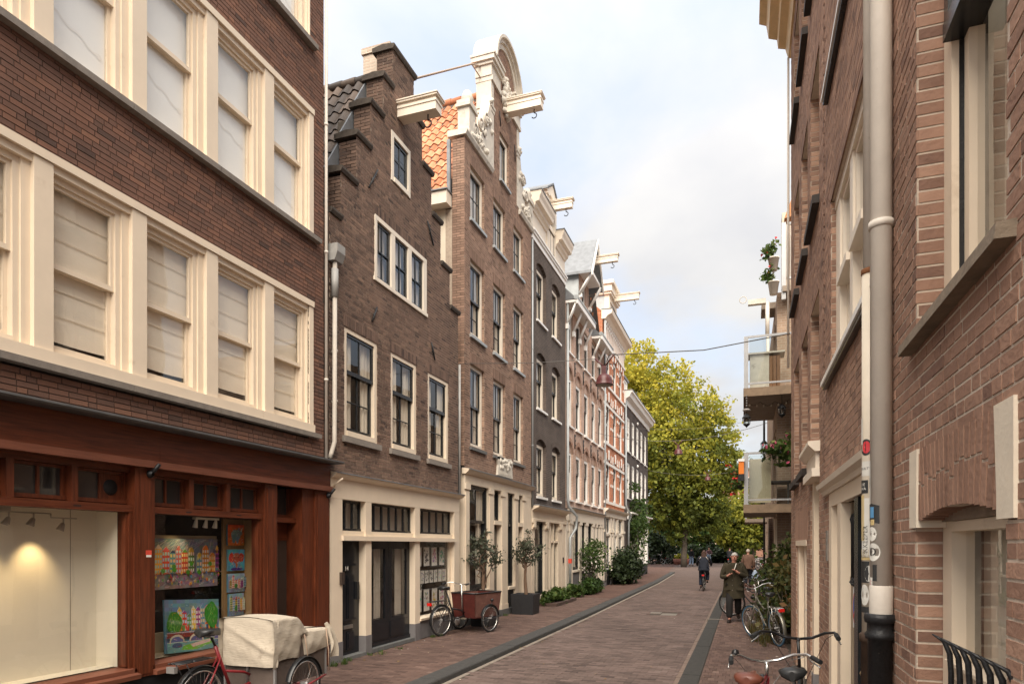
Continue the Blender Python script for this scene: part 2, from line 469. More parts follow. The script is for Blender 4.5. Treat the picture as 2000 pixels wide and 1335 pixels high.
def sub_iv(iv, a, b):
    r = []
    for p, q in iv:
        if b <= p or a >= q: r.append((p, q)); continue
        if a - p > .004: r.append((p, a))
        if q - b > .004: r.append((b, q))
    return r
def op_span(o, z):
    u0, u1, z0, z1 = o[:4]; rise = o[4] if len(o) > 4 else 0
    if not z0 < z < z1: return None
    if rise and z > z1 - rise:
        w = u1 - u0; rr = (w * w / 4 + rise * rise) / (2 * rise)
        h = math.sqrt(max(0, rr * rr - (z - z1 + rr) ** 2)); c = (u0 + u1) / 2
        return (c - h, c + h)
    return (u0, u1)
BRICKC = {}
def brick_piece(side, l, h, dp, tone, m):
    key = (side, round(l * 200), round(h * 500), round(dp * 500), int(tone * 10), m.name)
    if key not in BRICKC:
        b = MB(side); b.fbrick(0, l, 0, h, -dp, 0, (int(tone * 10) + .5) / 10)
        BRICKC[key] = b.mesh('brick', m)
    return BRICKC[key]
def reveals(H, openings, mb_m, mb_b, rev, ch, joint, rnd, tl=(0, 1)):
    for o in openings:
        r = o[5] if len(o) > 5 else rev
        if r <= 0: continue
        u0, u1, z0, z1 = o[:4]; rise = o[4] if len(o) > 4 else 0
        zt = z1 - rise
        for u, s in ((u0, -1), (u1, 1)):
            mb_m.quad(mb_m.P(u + s * .0035, z0, -r), mb_m.P(u + s * .0035, z0, -.004), mb_m.P(u + s * .0035, zt, -.004), mb_m.P(u + s * .0035, zt, -r))
            if mb_b is not None:
                k = math.floor(z0 / ch)
                while k * ch < zt - .01:
                    a, b = max(z0, k * ch), min(zt, (k + 1) * ch - joint)
                    if b - a > .012:
                        mb_b.fb(u, u + s * .03, a, b, -r, -.0105, tl[0] + (tl[1] - tl[0]) * rnd.random())
                    k += 1
        # head
        n = 8 if rise else 1
        pts = []
        for i in range(n + 1):
            u = u0 + (u1 - u0) * i / n
            if rise:
                w = u1 - u0; rr = (w * w / 4 + rise * rise) / (2 * rise)
                z = z1 - rr + math.sqrt(max(0, rr * rr - (u - (u0 + u1) / 2) ** 2))
            else: z = z1
            pts.append((u, z))
        for (a, za), (b, zb) in zip(pts, pts[1:]):
            mb_m.quad(mb_m.P(a, za + .003, -r), mb_m.P(b, zb + .003, -r), mb_m.P(b, zb + .003, -.009), mb_m.P(a, za + .003, -.009))
def brick_wall(H, z0, z1, outline, openings, m, mort, ch=.06, bl=.21, joint=.010, dp=.011, npart=0, seed=1, rev=.1, header=.35, tl=(0, 1), tone_fn=None, md=.009):
    rnd = random.Random(seed)
    wall = H.mb(); stuff = H.mb()
    cand = []; open_iv = {}
    k = round(z0 / ch); nrow = int(round((z1 - z0) / ch))
    runs = {}
    for r in range(nrow):
        za = z0 + r * ch; zc = za + ch / 2
        iv = outline(zc)
        for o in openings:
            sp = op_span(o, zc)
            if sp: iv = sub_iv(iv, *sp)
        cur = {}
        for a in iv:
            key = (round(a[0], 4), round(a[1], 4))
            cur[key] = runs.get(key, za)
        for key, zs in runs.items():
            if key not in cur:
                wall.quad(wall.P(key[0], zs, -md), wall.P(key[1], zs, -md), wall.P(key[1], za, -md), wall.P(key[0], za, -md))
        runs = cur
        ulo = min([a for a, b in iv], default=0); uhi = max([b for a, b in iv], default=0)
        u = math.floor(ulo) - (rnd.random() * bl)
        while u < uhi:
            L = bl if rnd.random() > header else bl * .48
            for a, b in iv:
                p, q = max(a, u), min(b, u + L - joint)
                if q - p > .025:
                    t = rnd.gauss(.5, .2)
                    t = min(.97, max(.03, t)); t = tl[0] + (tl[1] - tl[0]) * t
                    if tone_fn: t = min(.99, max(.01, tone_fn(p, zc, t)))
                    cand.append((p, q, za, za + ch - joint, t, rnd.uniform(-.0015, .0015)))
            u += L
    zt = z0 + nrow * ch
    for key, zs in runs.items():
        wall.quad(wall.P(key[0], zs, -md), wall.P(key[1], zs, -md), wall.P(key[1], zt, -md), wall.P(key[0], zt, -md))
    if npart:
        sc = sorted(range(len(cand)), key=lambda i: -cam_scale(H.world((cand[i][0] + cand[i][1]) / 2, cand[i][2])) * (cand[i][1] - cand[i][0] > .15))
        pick = set(sc[:npart])
    else: pick = set()
    revb = H.mb()
    reveals(H, openings, wall, revb, rev, ch, joint, rnd, tl)
    w = wall.build('wall', mort, H.root)
    for i, (p, q, a, b, t, jd) in enumerate(cand):
        if i in pick:
            obj('brick', brick_piece(H.side, q - p, b - a, dp, t, m), w, (H.side * jd, p - H.oy, a))
        else:
            stuff.fbrick(p, q, a, b, -dp, jd, t)
    stuff.build('bricks', m, w, kind='stuff')
    if revb.f: revb.build('reveal_bricks', m, w, kind='stuff')
    return w
def plain_wall(H, z0, z1, outline, openings, m, rev=.12, name='wall', extra=()):
    """masonry sheet with openings cut out, for houses whose bricks are too far to tell apart"""
    zs = {z0, z1, *extra}
    for o in openings:
        zs |= {o[2], o[3]}
        if len(o) > 4 and o[4]:
            for i in range(7): zs.add(o[3] - o[4] * (i / 7) ** 1.6)
    zs = sorted(z for z in zs if z0 <= z <= z1)
    w = H.mb()
    for a, b in zip(zs, zs[1:]):
        if b - a < 1e-5: continue
        zc = (a + b) / 2; iv = outline(zc)
        for o in openings:
            sp = op_span(o, zc)
            if sp: iv = sub_iv(iv, *sp)
        for p, q in iv:
            w.quad(w.P(p, a, 0), w.P(q, a, 0), w.P(q, b, 0), w.P(p, b, 0))
    reveals(H, openings, w, None, rev, .06, .01, RND)
    return w.build(name, m, H.root)
def interior(H, z0, z1, depth=.9, m=None, u0=None, u1=None, back=-.02):
    u0 = H.y0 + .05 if u0 is None else u0; u1 = H.y1 - .05 if u1 is None else u1
    b = H.mb(); P = b.P
    b.quad(P(u0, z0, -depth), P(u1, z0, -depth), P(u1, z1, -depth), P(u0, z1, -depth))
    b.quad(P(u0, z0, -depth), P(u0, z1, -depth), P(u0, z1, back), P(u0, z0, back))
    b.quad(P(u1, z0, -depth), P(u1, z1, -depth), P(u1, z1, back), P(u1, z0, back))
    b.quad(P(u0, z0, -depth), P(u1, z0, -depth), P(u1, z0, back), P(u0, z0, back))
    b.quad(P(u0, z1, -depth), P(u1, z1, -depth), P(u1, z1, back), P(u0, z1, back))
    return b.build('interior', m or ROOM, H.root)

WC = {}
def wavy(side, u0, u1, z0, z1, d, amp=.02, folds=5, nu=None, seed=0):
    b = MB(side); rnd = random.Random(seed); ph = rnd.random() * 6
    nu = nu or folds * 5
    def fn(a, v):
        u = u0 + (u1 - u0) * a
        return b.P(u, z0 + (z1 - z0) * v, d + amp * math.sin(ph + a * folds * 2 * PI) + amp * .4 * math.sin(2.3 * ph + a * folds * 4.4 + v))
    b.grid(fn, nu, 3)
    return b
def make_window(side, w, h, fz=-.03, fw=.07, fd=.10, fm='cream_paint', sm='black_green_paint', up=(2, 1), lo=(2, 2), split=.55, sw=.04, bar=.02,
                curtain='drape', cm='pale_curtain', sill=None, sillm='grey_sill_stone', rise=0., gm='window_glass', casement=False, sill_over=.08, sill_h=.08, sill_d=.07, lug=True, seed=0, gap=.06):
    M = MATS
    b = MB(side)
    hh = h - rise
    d0, d1 = fz - fd, fz
    b.fb(0, fw, 0, h, d0, d1); b.fb(w - fw, w, 0, h, d0, d1)
    b.fb(fw, w - fw, h - fw - rise, h, d0, d1); b.fb(fw, w - fw, 0, fw, d0, d1 + .015)
    parts = [(b.mesh('window', M[fm]), None)]
    x0, x1, y0, y1 = fw, w - fw, fw, h - fw - rise
    ym = y0 + (y1 - y0) * split
    def sash(xa, xb, za, zb, dd, cols, rows, thick=.04, lastbar=True):
        s = MB(side)
        s.fb(xa, xa + sw, za, zb, dd - thick, dd); s.fb(xb - sw, xb, za, zb, dd - thick, dd)
        s.fb(xa + sw, xb - sw, zb - sw, zb, dd - thick, dd); s.fb(xa + sw, xb - sw, za, za + sw * 1.35, dd - thick, dd)
        gx0, gx1, gz0, gz1 = xa + sw, xb - sw, za + sw * 1.35, zb - sw
        for i in range(1, cols):
            x = gx0 + (gx1 - gx0) * i / cols; s.fb(x - bar / 2, x + bar / 2, gz0, gz1, dd - thick * .8, dd - .006)
        for j in range(1, rows):
            z = gz0 + (gz1 - gz0) * j / rows; s.fb(gx0, gx1, z - bar / 2, z + bar / 2, dd - thick * .8, dd - .008)
        parts.append((s.mesh('sash', M[sm]), 'sash'))
        cw, chh = (gx1 - gx0) / cols, (gz1 - gz0) / rows
        for i in range(cols):
            for j in range(rows):
                key = ('pane', side, round(cw, 3), round(chh, 3), gm)
                if key not in WC:
                    p = MB(side); p.quad(p.P(.002, .002, 0), p.P(cw - .002, .002, 0), p.P(cw - .002, chh - .002, 0), p.P(.002, chh - .002, 0))
                    WC[key] = p.mesh('pane', M[gm])
                parts.append((WC[key], 'pane', (side * (dd - thick * .5), gx0 + i * cw, gz0 + j * chh)))
    if casement:
        n = casement; cw = (x1 - x0) / n
        for i in range(n): sash(x0 + i * cw + .004, x0 + (i + 1) * cw - .004, y0, y1, d1 - .03, *lo)
    elif split <= 0 or split >= 1:
        sash(x0, x1, y0, y1, d1 - .03, *lo)
    else:
        sash(x0, x1, ym - sw * .5, y1, d1 - .025, *up)
        sash(x0, x1, y0, ym + sw * .5, d1 - .07, *lo)
    cd = d0 - .03
    if curtain == 'drape':
        q = wavy(side, x0 - .03, x0 + (x1 - x0) * .40, y0 - .03, y1 + .03, cd, .02, 3, seed=seed); parts.append((q.mesh('curtain', M[cm]), 'curtain'))
        q = wavy(side, x1 - (x1 - x0) * .34, x1 + .03, y0 - .03, y1 + .03, cd, .02, 3, seed=seed + 1); parts.append((q.mesh('curtain', M[cm]), 'curtain'))
    elif curtain == 'full':
        q = wavy(side, x0 - .03, x1 + .03, y0 - .03, y1 + .03, cd, .018, 6, seed=seed); parts.append((q.mesh('curtain', M[cm]), 'curtain'))
    elif curtain == 'half':
        q = wavy(side, x0 - .03, x1 + .03, y0 - .03, y0 + (y1 - y0) * .5, cd, .012, 6, seed=seed); parts.append((q.mesh('curtain', M[cm]), 'curtain'))
    elif curtain == 'film':
        cd = d1 - .112; q = MB(side); q.fb(x0 - .01, x1 + .01, y0 - .01, y1 + .01, cd - .01, cd); parts.append((q.mesh('window_film', M['window_film']), 'film'))
        rnd = random.Random(seed * 3 + 1); q = MB(side); za = y0 + (y1 - y0) * rnd.uniform(.2, .42); zb = za - rnd.uniform(.1, .2); zc = [za + (zb - za) * i / 8 + .02 * math.sin(i * 1.7) for i in range(9)]
        for i in range(8): xa = x0 + .08 + (x1 - x0 - .18) * i / 8; xb = x0 + .08 + (x1 - x0 - .18) * (i + 1) / 8; q.quad(q.P(xa, zc[i] - .016, cd + .003), q.P(xb, zc[i + 1] - .016, cd + .003), q.P(xb, zc[i + 1] + .012, cd + .003), q.P(xa, zc[i] + .012, cd + .003))
        for x, z in ((x0 + .08, za), (x1 - .1, zb), (x1 - .1, y1 - .12), (x0 + .1, y1 - .1)): q.lathe([(.0, .004), (.032, .003)], q.P(x, z, cd), 12, axis=(side, 0, 0))
        parts.append((q.mesh('film_tape', M['white_paint']), 'tape'))
    elif curtain == 'blind':
        q = MB(side); n = 6; zb = y0 + sw * 1.35 + gap; cd = d1 - .105; rnd = random.Random(seed)
        sag = rnd.uniform(.0, .02)
        def fn(a, v):
            sg = (v * n) % 1.
            return q.P(x0 - .01 + (x1 - x0 + .02) * a, zb - sag * math.sin(a * PI) * (1 - v) + (y1 + .02 - zb) * v, cd - .01 + .006 * math.sin(sg * PI) + .004 * math.sin(a * 5 + v * 3 + seed) * (1 - v) ** 2)
        q.grid(fn, 10, n * 4)
        for i in range(1, n): z = zb + (y1 + .02 - zb) * i / n; q.fb(x0, x1, z - .003, z + .003, cd, cd + .006)
        parts.append((q.mesh('roman_blind', M['linen_blind']), 'blind'))
    if sill == 'stone' or sill == 'board':
        q = MB(side)
        q.fprism([(-.1, -.004), (sill_d, -.022), (sill_d, -sill_h), (-.1, -sill_h)], -sill_over, w + sill_over)
        parts.append((q.mesh('sill', M[sillm]), 'sill'))
    return parts
def window(H, u0, u1, z0, z1, parent=None, **k):
    w, h = round(u1 - u0, 3), round(z1 - z0, 3)
    key = (H.side, w, h, tuple(sorted(k.items())))
    if key not in WC: WC[key] = make_window(H.side, w, h, **k)
    parts = WC[key]
    root = obj('window', parts[0][0], H.root, (0, u0 - H.oy, z0))
    for p in parts[1:]:
        obj(p[0].name.split('.')[0], p[0], root, p[2] if len(p) > 2 else (0, 0, 0))
    return root
def soldier(H, u0, u1, z0, h, m, d=.004, bw=.055, joint=.009, tl=(.1, .9), lean=0., name='lintel_bricks', rnd=None, rise=0.):
    """a flat or slightly cambered arch of upright bricks over an opening"""
    rnd = rnd or RND
    b = H.mb(); n = max(2, int(round((u1 - u0) / bw))); c = (u0 + u1) / 2
    for i in range(n):
        a0 = u0 + (u1 - u0) * i / n + joint / 2; a1 = u0 + (u1 - u0) * (i + 1) / n - joint / 2
        k = lean * ((a0 + a1) / 2 - c) / ((u1 - u0) / 2)
        zz = z0 + rise * (1 - (((a0 + a1) / 2 - c) / ((u1 - u0) / 2)) ** 2)
        b.fpoly([(a0, zz), (a1, zz), (a1 + k, z0 + h), (a0 + k, z0 + h)], -.004, d, tl[0] + (tl[1] - tl[0]) * rnd.random())
    return b.build(name, m, H.root, kind='stuff')
def hook(b, c, r=.07):
    pts = [(c[0], c[1], c[2])] + [(c[0], c[1], c[2] - .10)]
    for i in range(11):
        a = PI / 2 - i * PI * 1.35 / 10
        pts.append((c[0] + r * math.cos(a) * .0 + r * math.cos(a), c[1], c[2] - .10 - r + r * math.sin(a)))
    b.tube(pts, .014, 6)
def hoist_beam(H, u, z, length, w=.16, h=.22, m=None, cap=True, d0=-.1, hk=True):
    m = m or CREAM2
    b = H.mb()
    b.fb(u - w / 2, u + w / 2, z, z + h, d0, length)
    b.fb(u - w / 2 - .015, u + w / 2 + .015, z + h * .62, z + h * .8, d0, length + .015)
    if cap:
        b.fb(u - w / 2 - .04, u + w / 2 + .04, z + h, z + h + .035, d0, length + .04)
        b.fb(u - w / 2 - .055, u + w / 2 + .055, z + h + .035, z + h + .055, d0, length + .055)
    o = b.build('hoist_beam', m, H.root)
    if hk:
        q = H.mb(); hook(q, q.P(u, z, length - .22)); q.build('hook', IRON, o)
    return o
def door(H, u0, u1, z0, z1, d, m, panels=(), knob=None, glass=None, name='door', handle=None):
    """leaf with raised or glazed panels given as fractions (a0, a1, b0, b1)"""
    b = H.mb(); w, h = u1 - u0, z1 - z0
    b.fb(u0, u1, z0, z1, d - .045, d)
    for a0, a1, c0, c1 in panels:
        b.fb(u0 + w * a0, u0 + w * a1, z0 + h * c0, z0 + h * c1, d - .01, d + .014)
        b.fb(u0 + w * a0 + .03, u0 + w * a1 - .03, z0 + h * c0 + .03, z0 + h * c1 - .03, d, d + .024)
    o = b.build(name, m, H.root)
    if glass:
        for a0, a1, c0, c1 in glass:
            q = H.mb(); q.fb(u0 + w * a0, u0 + w * a1, z0 + h * c0, z0 + h * c1, d + .001, d + .006); q.build('pane', MATS['door_glass'], o)
    if handle:
        q = H.mb(); q.fb(handle[0] - .02, handle[0] + .02, handle[1], handle[1] + handle[2], d + .02, d + .05); q.build('handle', IRON, o)
    return o
def mk_dglass():
    m, nt, b = new_mat('door_glass')
    b.inputs['Base Color'].default_value = (.035, .032, .03, 1); b.inputs['Roughness'].default_value = .03; b.inputs['Specular IOR Level'].default_value = .8
    MATS['door_glass'] = m
mk_dglass()
def downpipe(H, u, d, r, z0, z1, m, name='downpipe', bands=(), n=14, pts=None):
    b = H.mb()
    b.tube([b.P(*p) for p in pts] if pts else [b.P(u, z0, d), b.P(u, z1, d)], r, n)
    o = b.build(name, m, H.root)
    for z in bands:
        q = H.mb(); q.lathe([(r + .001, -.02), (r + .008, -.018), (r + .008, .018), (r + .001, .02)], q.P(u, z, d), n)
        q.fb(u - .012, u + .012, z - .012, z + .012, 0, d)
        q.build('pipe_bracket', m, o)
    return o
LX = -6.22
# ================================================================ the brown brick shop building, nearest on the left
A = House('shop_building', 'brown brick building with bands of cream sash windows over a mahogany gallery shopfront', 'building', 1, LX, 1.2, 8.88)
ch = .0575
bandB = (1.2, 8.50, 3.545, 5.615); bandC = (1.2, 8.51, 6.545, 8.545); bandD = (1.2, 8.53, 9.46, 11.5)
brick_wall(A, 3.235, 13.0, lambda z: [(1.2, 8.88)], [bandB + (0, .12), bandC + (0, .12), bandD + (0, .12)], BR_A, MORT_D, ch=ch, bl=.20, npart=300, seed=3, header=.3)
interior(A, 3.5, 11.6, .8)
def strip(zs, zt, gl0, glt, meet, curtain, ks, sname, usill):
    z_st = zs + .07
    # stone sill in blocks, with a joint every couple of windows
    u = 1.2
    for ue in [1.3, 3.33, 5.37, 6.62, 7.66, usill]:
        if ue <= u: continue
        b = A.mb(); b.fprism([(-.1, zs), (.085, zs), (.09, zs + .065), (-.1, zs + .075)], u + .003, ue - .003); b.build('sill_stone', STONE, A.root)
        u = ue
    A.box('sill_board', CREAM, 1.2, usill - .1, z_st + .004, gl0 - .05, -.1, .035)
    A.box('head_board', CREAM, 1.2, usill - .11, zt - .085, zt, -.1, .03)
    A.box('head_lining', CREAM, 1.2, usill - .12, zt - .155, zt - .087, -.14, -.01)
    for k in ks:
        o0 = 4.53 + 1.05 * k; o1 = o0 + .80
        if o0 < 1.3: continue
        window(A, o0 - .02, o1, gl0 - .05, zt - .155, fz=-.06, fw=.06, fd=.09, sm='cream_paint', up=(1, 1), lo=(1, 1), split=meet, sw=.038,
               curtain=curtain, seed=k + 5, gm='window_glass_bright', gap=.055 + .015 * (k % 3))
        last = k == ks[-1]
        b = A.mb()
        zb0, zb1 = z_st + .03, zt - .09
        if last:
            b.fb(o1, o1 + .02, zb0, zb1, -.12, -.012); b.fb(o1 + .02, usill - .115, zb0, zb1, -.12, .015)
        else:
            b.fb(o1, o1 + .085, zb0, zb1, -.14, -.04); b.fb(o1 + .085, o1 + .27, zb0, zb1, -.14, .012)
        b.build('mullion_board', CREAM, A.root)
strip(3.545, 5.615, 3.79, 5.43, .50, 'blind', range(-3, 4), 'B', 8.715)
strip(6.545, 8.545, 6.70, 8.34, .56, 'film', range(-3, 4), 'C', 8.72)
strip(9.46, 11.5, 9.62, 11.3, .55, 'film', range(-3, 4), 'D', 8.63)
# shopfront
b = A.mb(); b.fprism([(-.05, 3.19), (.215, 3.19), (.235, 3.208), (.235, 3.228), (0, 3.262), (-.05, 3.262)], 1.2, 9.10); b.build('lead_cornice', mat('dark_lead', (.10, .10, .10), .5, .3, 5), A.root)
for a, c in ((1.2, 3.9), (3.903, 5.75), (5.753, 9.01)):
    A.box('fascia_board', MAHOGH, a, c, 2.835, 3.188, -.05, .035)
A.box('fascia_moulding', MAHOGW, 1.2, 9.0, 2.755, 2.832, -.05, .085)
for a, c in ((2.75, 2.98), (5.44, 5.695), (7.50, 7.755), (8.64, 9.005)):
    b = A.mb(); b.fb(a, c, .47 if a < 8 else .02, 2.752, -.2, .02)
    b.fb(a + .05, c - .05, .5, 2.70, .018, .028)
    b.build('pillar', MAHOG, A.root)
A.box('plinth', BLACKB, 1.2, 7.5, 0, .468, -.25, .0)
def transoms(u0, u1, n, grille=False):
    w = (u1 - u0)
    A.box('transom_head', MAHOGH, u0, u1, 2.69, 2.752, -.2, -.045)
    step = w / n
    for i in range(n):
        a, c = u0 + i * step + .012, u0 + (i + 1) * step - (.075 if i < n - 1 else .012)
        b = A.mb()
        b.fb(a, a + .035, 2.35, 2.688, -.16, -.10); b.fb(c - .035, c, 2.35, 2.688, -.16, -.10); b.fb(a, c, 2.352, 2.39, -.16, -.085); b.fb(a + .035, c - .035, 2.66, 2.688, -.16, -.10)
        m_ = (a + c) / 2; b.fb(m_ - .012, m_ + .012, 2.39, 2.66, -.155, -.105)
        wv = b.build('transom_window', MAHOGW if False else MAHOG, A.root)
        for p, q in ((a + .035, m_ - .012), (m_ + .012, c - .035)):
            g = A.mb(); g.fb(p, q, 2.39, 2.66, -.14, -.13)
            if grille and i == n - 1 and p > m_:
                g.build('vent_panel', MAHOG, wv)
                v = A.mb(); v.lathe([(0, .012), (.075, .012), (.085, 0)], v.P((p + q) / 2, 2.52, -.13), 20, axis=(1, 0, 0)); v.build('vent_grille', BLACKB, wv)
            else: g.build('pane', MATS['door_glass'], wv)
        if i < n - 1: A.box('transom_post', MAHOG, c + .004, c + .071, 2.34, 2.688, -.17, -.02)
    A.box('transom_bar', MAHOGH, u0, u1, 2.262, 2.338, -.19, -.005)
    for q in (u0 + w * .28, u0 + w * .74):
        A.box('vent_slot', BLACKB, q - .04, q + .04, 2.29, 2.303, -.02, -.0035)
transoms(2.98, 5.44, 4, True)
transoms(5.695, 7.50, 3)
def bay(u0, u1):
    b = A.mb()
    b.fb(u0, u0 + .04, .6, 2.26, -.14, -.03); b.fb(u1 - .075, u1, .6, 2.26, -.14, -.03); b.fb(u1 - .045, u1 + .02, .58, 2.262, -.14, -.012)
    b.build('bay_frame', MAHOG, A.root)
    b = A.mb(); b.fprism([(-.2, .47), (.075, .47), (.08, .515), (.02, .53), (.02, .575), (-.14, .60), (-.2, .60)], u0 - .02, u1 + .03); b.build('bay_sill', MAHOGW, A.root)
    A.box('shop_pane', GLASS, u0 + .04, u1 - .075, .6, 2.26, -.095, -.088)
bay(2.98, 5.44); bay(5.695, 7.50)
# white display box in the first bay
b = A.mb()
WALLP = mat('display_white', (.70, .64, .52), .85, .05, 1.5, .05, 20)
P = b.P
for q in (((2.9, .6, -.42), (5.34, .6, -.42), (5.34, 2.34, -.42), (2.9, 2.34, -.42)), ((5.34, .6, -.42), (5.36, .6, -.14), (5.36, 2.34, -.14), (5.34, 2.34, -.42)),
          ((2.9, .6, -.42), (5.36, .6, -.42), (5.36, .6, -.14), (2.9, .6, -.14)), ((2.9, 2.34, -.42), (5.36, 2.34, -.42), (5.36, 2.34, -.14), (2.9, 2.34, -.14))):
    b.quad(*[P(*t) for t in q])
b.build('display_lining', WALLP, A.root)
A.box('display_joint', mat('display_seam', (.3, .26, .2), .9), 5.04, 5.046, .6, 2.34, -.4195, -.4165)
# spotlight rail
STEEL = mat('brushed_steel', (.36, .33, .29), .35, .1, 8, metal=.8)
lt = thing('spotlight_rail', 'steel rail with small cone spotlights at the top of the empty white shop window', 'spotlights', (LX - .3, 4.4, 2.2))
b = MB(); b.tube([(0, -1.0, .02), (0, .35, .02)], .007, 6); b.tube([(0, .35, .02), (0, .35, -.02), (0, .62, -.02)], .007, 6); b.box(-.04, .04, -.32, -.06, .02, .09); b.build('rail', STEEL, lt)
for y in (-.93, -.33, -.05, .18, .48):
    zz = .02 if y < .35 else -.02
    b = MB(); b.tube([(0, y, zz), (0, y, zz - .05)], .008, 6)
    b.lathe([(.006, 0), (.02, -.012), (.036, -.075), (.038, -.085), (.0, -.07)], (0, y, zz - .045), 14, axis=(.25, .3, 1)); b.build('spotlight', STEEL, lt)
def spot(loc, tgt, e, size=62, blend=.9, col=(1, .72, .36)):
    d = bpy.data.lights.new('spot', 'SPOT'); d.energy = e; d.spot_size = math.radians(size); d.spot_blend = blend; d.color = col; d.shadow_soft_size = .03
    o = bpy.data.objects.new('spot', d); C.objects.link(o); o.location = loc
    o.rotation_euler = (Vector(loc) - Vector(tgt)).to_track_quat('Z', 'Y').to_euler(); return o
for y in (4.13, 4.62): spot((LX - .2, y, 2.06), (LX - .42, y + .02, 1.55), 3.8, 74)
spot((LX - .18, 6.55, 2.16), (LX - .33, 6.45, 1.9), 1.6, 75)
# second bay: black back panel, tan side post, ledge
TAN = mat('tan_board', (.30, .18, .08), .6, .15, 4, .1, 30, stretch=(2, 9, .5))
LEDGE = mat('pale_ledge', (.52, .42, .29), .6, .08, 4)
A.box('display_back', BLACKB, 5.72, 7.62, .6, 2.34, -.60, -.55)
A.box('display_back_board', LEDGE, 5.95, 7.17, 1.94, 2.03, -.545, -.50)
A.box('display_back_strip', LEDGE, 7.06, 7.19, 1.42, 1.57, -.548, -.52)
A.box('display_ledge', LEDGE, 5.72, 7.47, .56, .60, -.55, -.14)
A.box('display_riser', LEDGE, 5.72, 7.47, .60, .84, -.55, -.50)
A.box('display_side', TAN, 7.535, 7.57, .6, 2.26, -.40, -.15)
A.box('display_side_panel', TAN, 7.15, 7.533, .6, 2.26, -.40, -.37)
# door in its recess
A.box('recess_wall', MAHOG, 8.36, 8.64, 0, 2.75, -.9, -.01)
A.box('recess_back', MAHOG, 7.6, 8.62, 0, 2.75, -.98, -.9)
A.box('door_head', MAHOGH, 7.757, 8.355, 2.24, 2.31, -.30, -.12)
A.box('door_panel_top', MAHOGH, 7.757, 8.355, 1.98, 2.238, -.34, -.28)
b = A.mb(); b.fb(7.757, 8.355, 2.31, 2.36, -.30, -.22); b.fb(7.757, 7.80, 2.36, 2.75, -.30, -.22); b.fb(8.31, 8.355, 2.36, 2.75, -.30, -.22); b.fb(8.03, 8.06, 2.36, 2.75, -.30, -.23); w_ = b.build('transom_window', MAHOG, A.root)
for p, q in ((7.80, 8.03), (8.06, 8.31)):
    A.box('pane', MATS['door_glass'], p, q, 2.36, 2.75, -.27, -.262, w_)
dd = door(A, 7.757, 8.355, .05, 1.98, -.29, mat('brown_door', (.055, .038, .03), .35, .2, 5), [], glass=[(.05, .55, .1, .95)])
A.box('door_edge', mat('pale_edge', (.55, .48, .38), .5), 8.10, 8.125, .06, 1.975, -.289, -.275, dd)
nb = A.box('notice', mat('notice_frame', (.42, .27, .14), .6), 7.80, 7.93, 1.22, 1.46, -.289, -.279, dd)
A.box('notice_paper', mat('paper_white', (.72, .68, .6), .8), 7.815, 7.915, 1.235, 1.445, -.279, -.277, nb)
A.box('name_plate', mat('brass_plate', (.45, .33, .18), .4), 7.80, 7.94, 1.47, 1.53, -.289, -.281, dd)
# small lamp sockets on the fascia
for u in (5.62, 8.95):
    b = A.mb(); b.lathe([(.045, 0), (.045, .02), (.02, .05)], b.P(u, 2.69, .03), 12, axis=(1, 0, 0)); b.tube([b.P(u, 2.69, .05), b.P(u + .04, 2.80, .13)], .022, 10); b.build('flag_socket', IRON, A.root)
b = A.mb(); b.fb(5.57, 5.645, 1.80, 1.85, .028, .030); st = b.build('sticker', mat('red_sticker', (.62, .07, .04), .5), A.root)
A.box('sticker_label', mat('paper_white', (.72, .68, .6), .8), 5.575, 5.64, 1.775, 1.799, .028, .0305, st)
downpipe(A, 8.905, .03, .024, 3.27, 12.9, PIPEG, bands=(4.5, 6.5, 8.5, 10.5))
# back and flank so the house is a solid block
b = A.mb(); b.quad(b.P(8.88, 0, 0), b.P(8.88, 0, -6), b.P(8.88, 13, -6), b.P(8.88, 13, 0)); b.quad(b.P(1.2, 0, 0), b.P(1.2, 0, -6), b.P(1.2, 13, -6), b.P(1.2, 13, 0))
b.quad(b.P(1.2, 13, 0), b.P(8.88, 13, 0), b.P(8.88, 13, -6), b.P(1.2, 13, -6)); b.quad(b.P(1.2, 0, -6), b.P(8.88, 0, -6), b.P(8.88, 13, -6), b.P(1.2, 13, -6))
b.build('flank_wall', MORT_D, A.root)

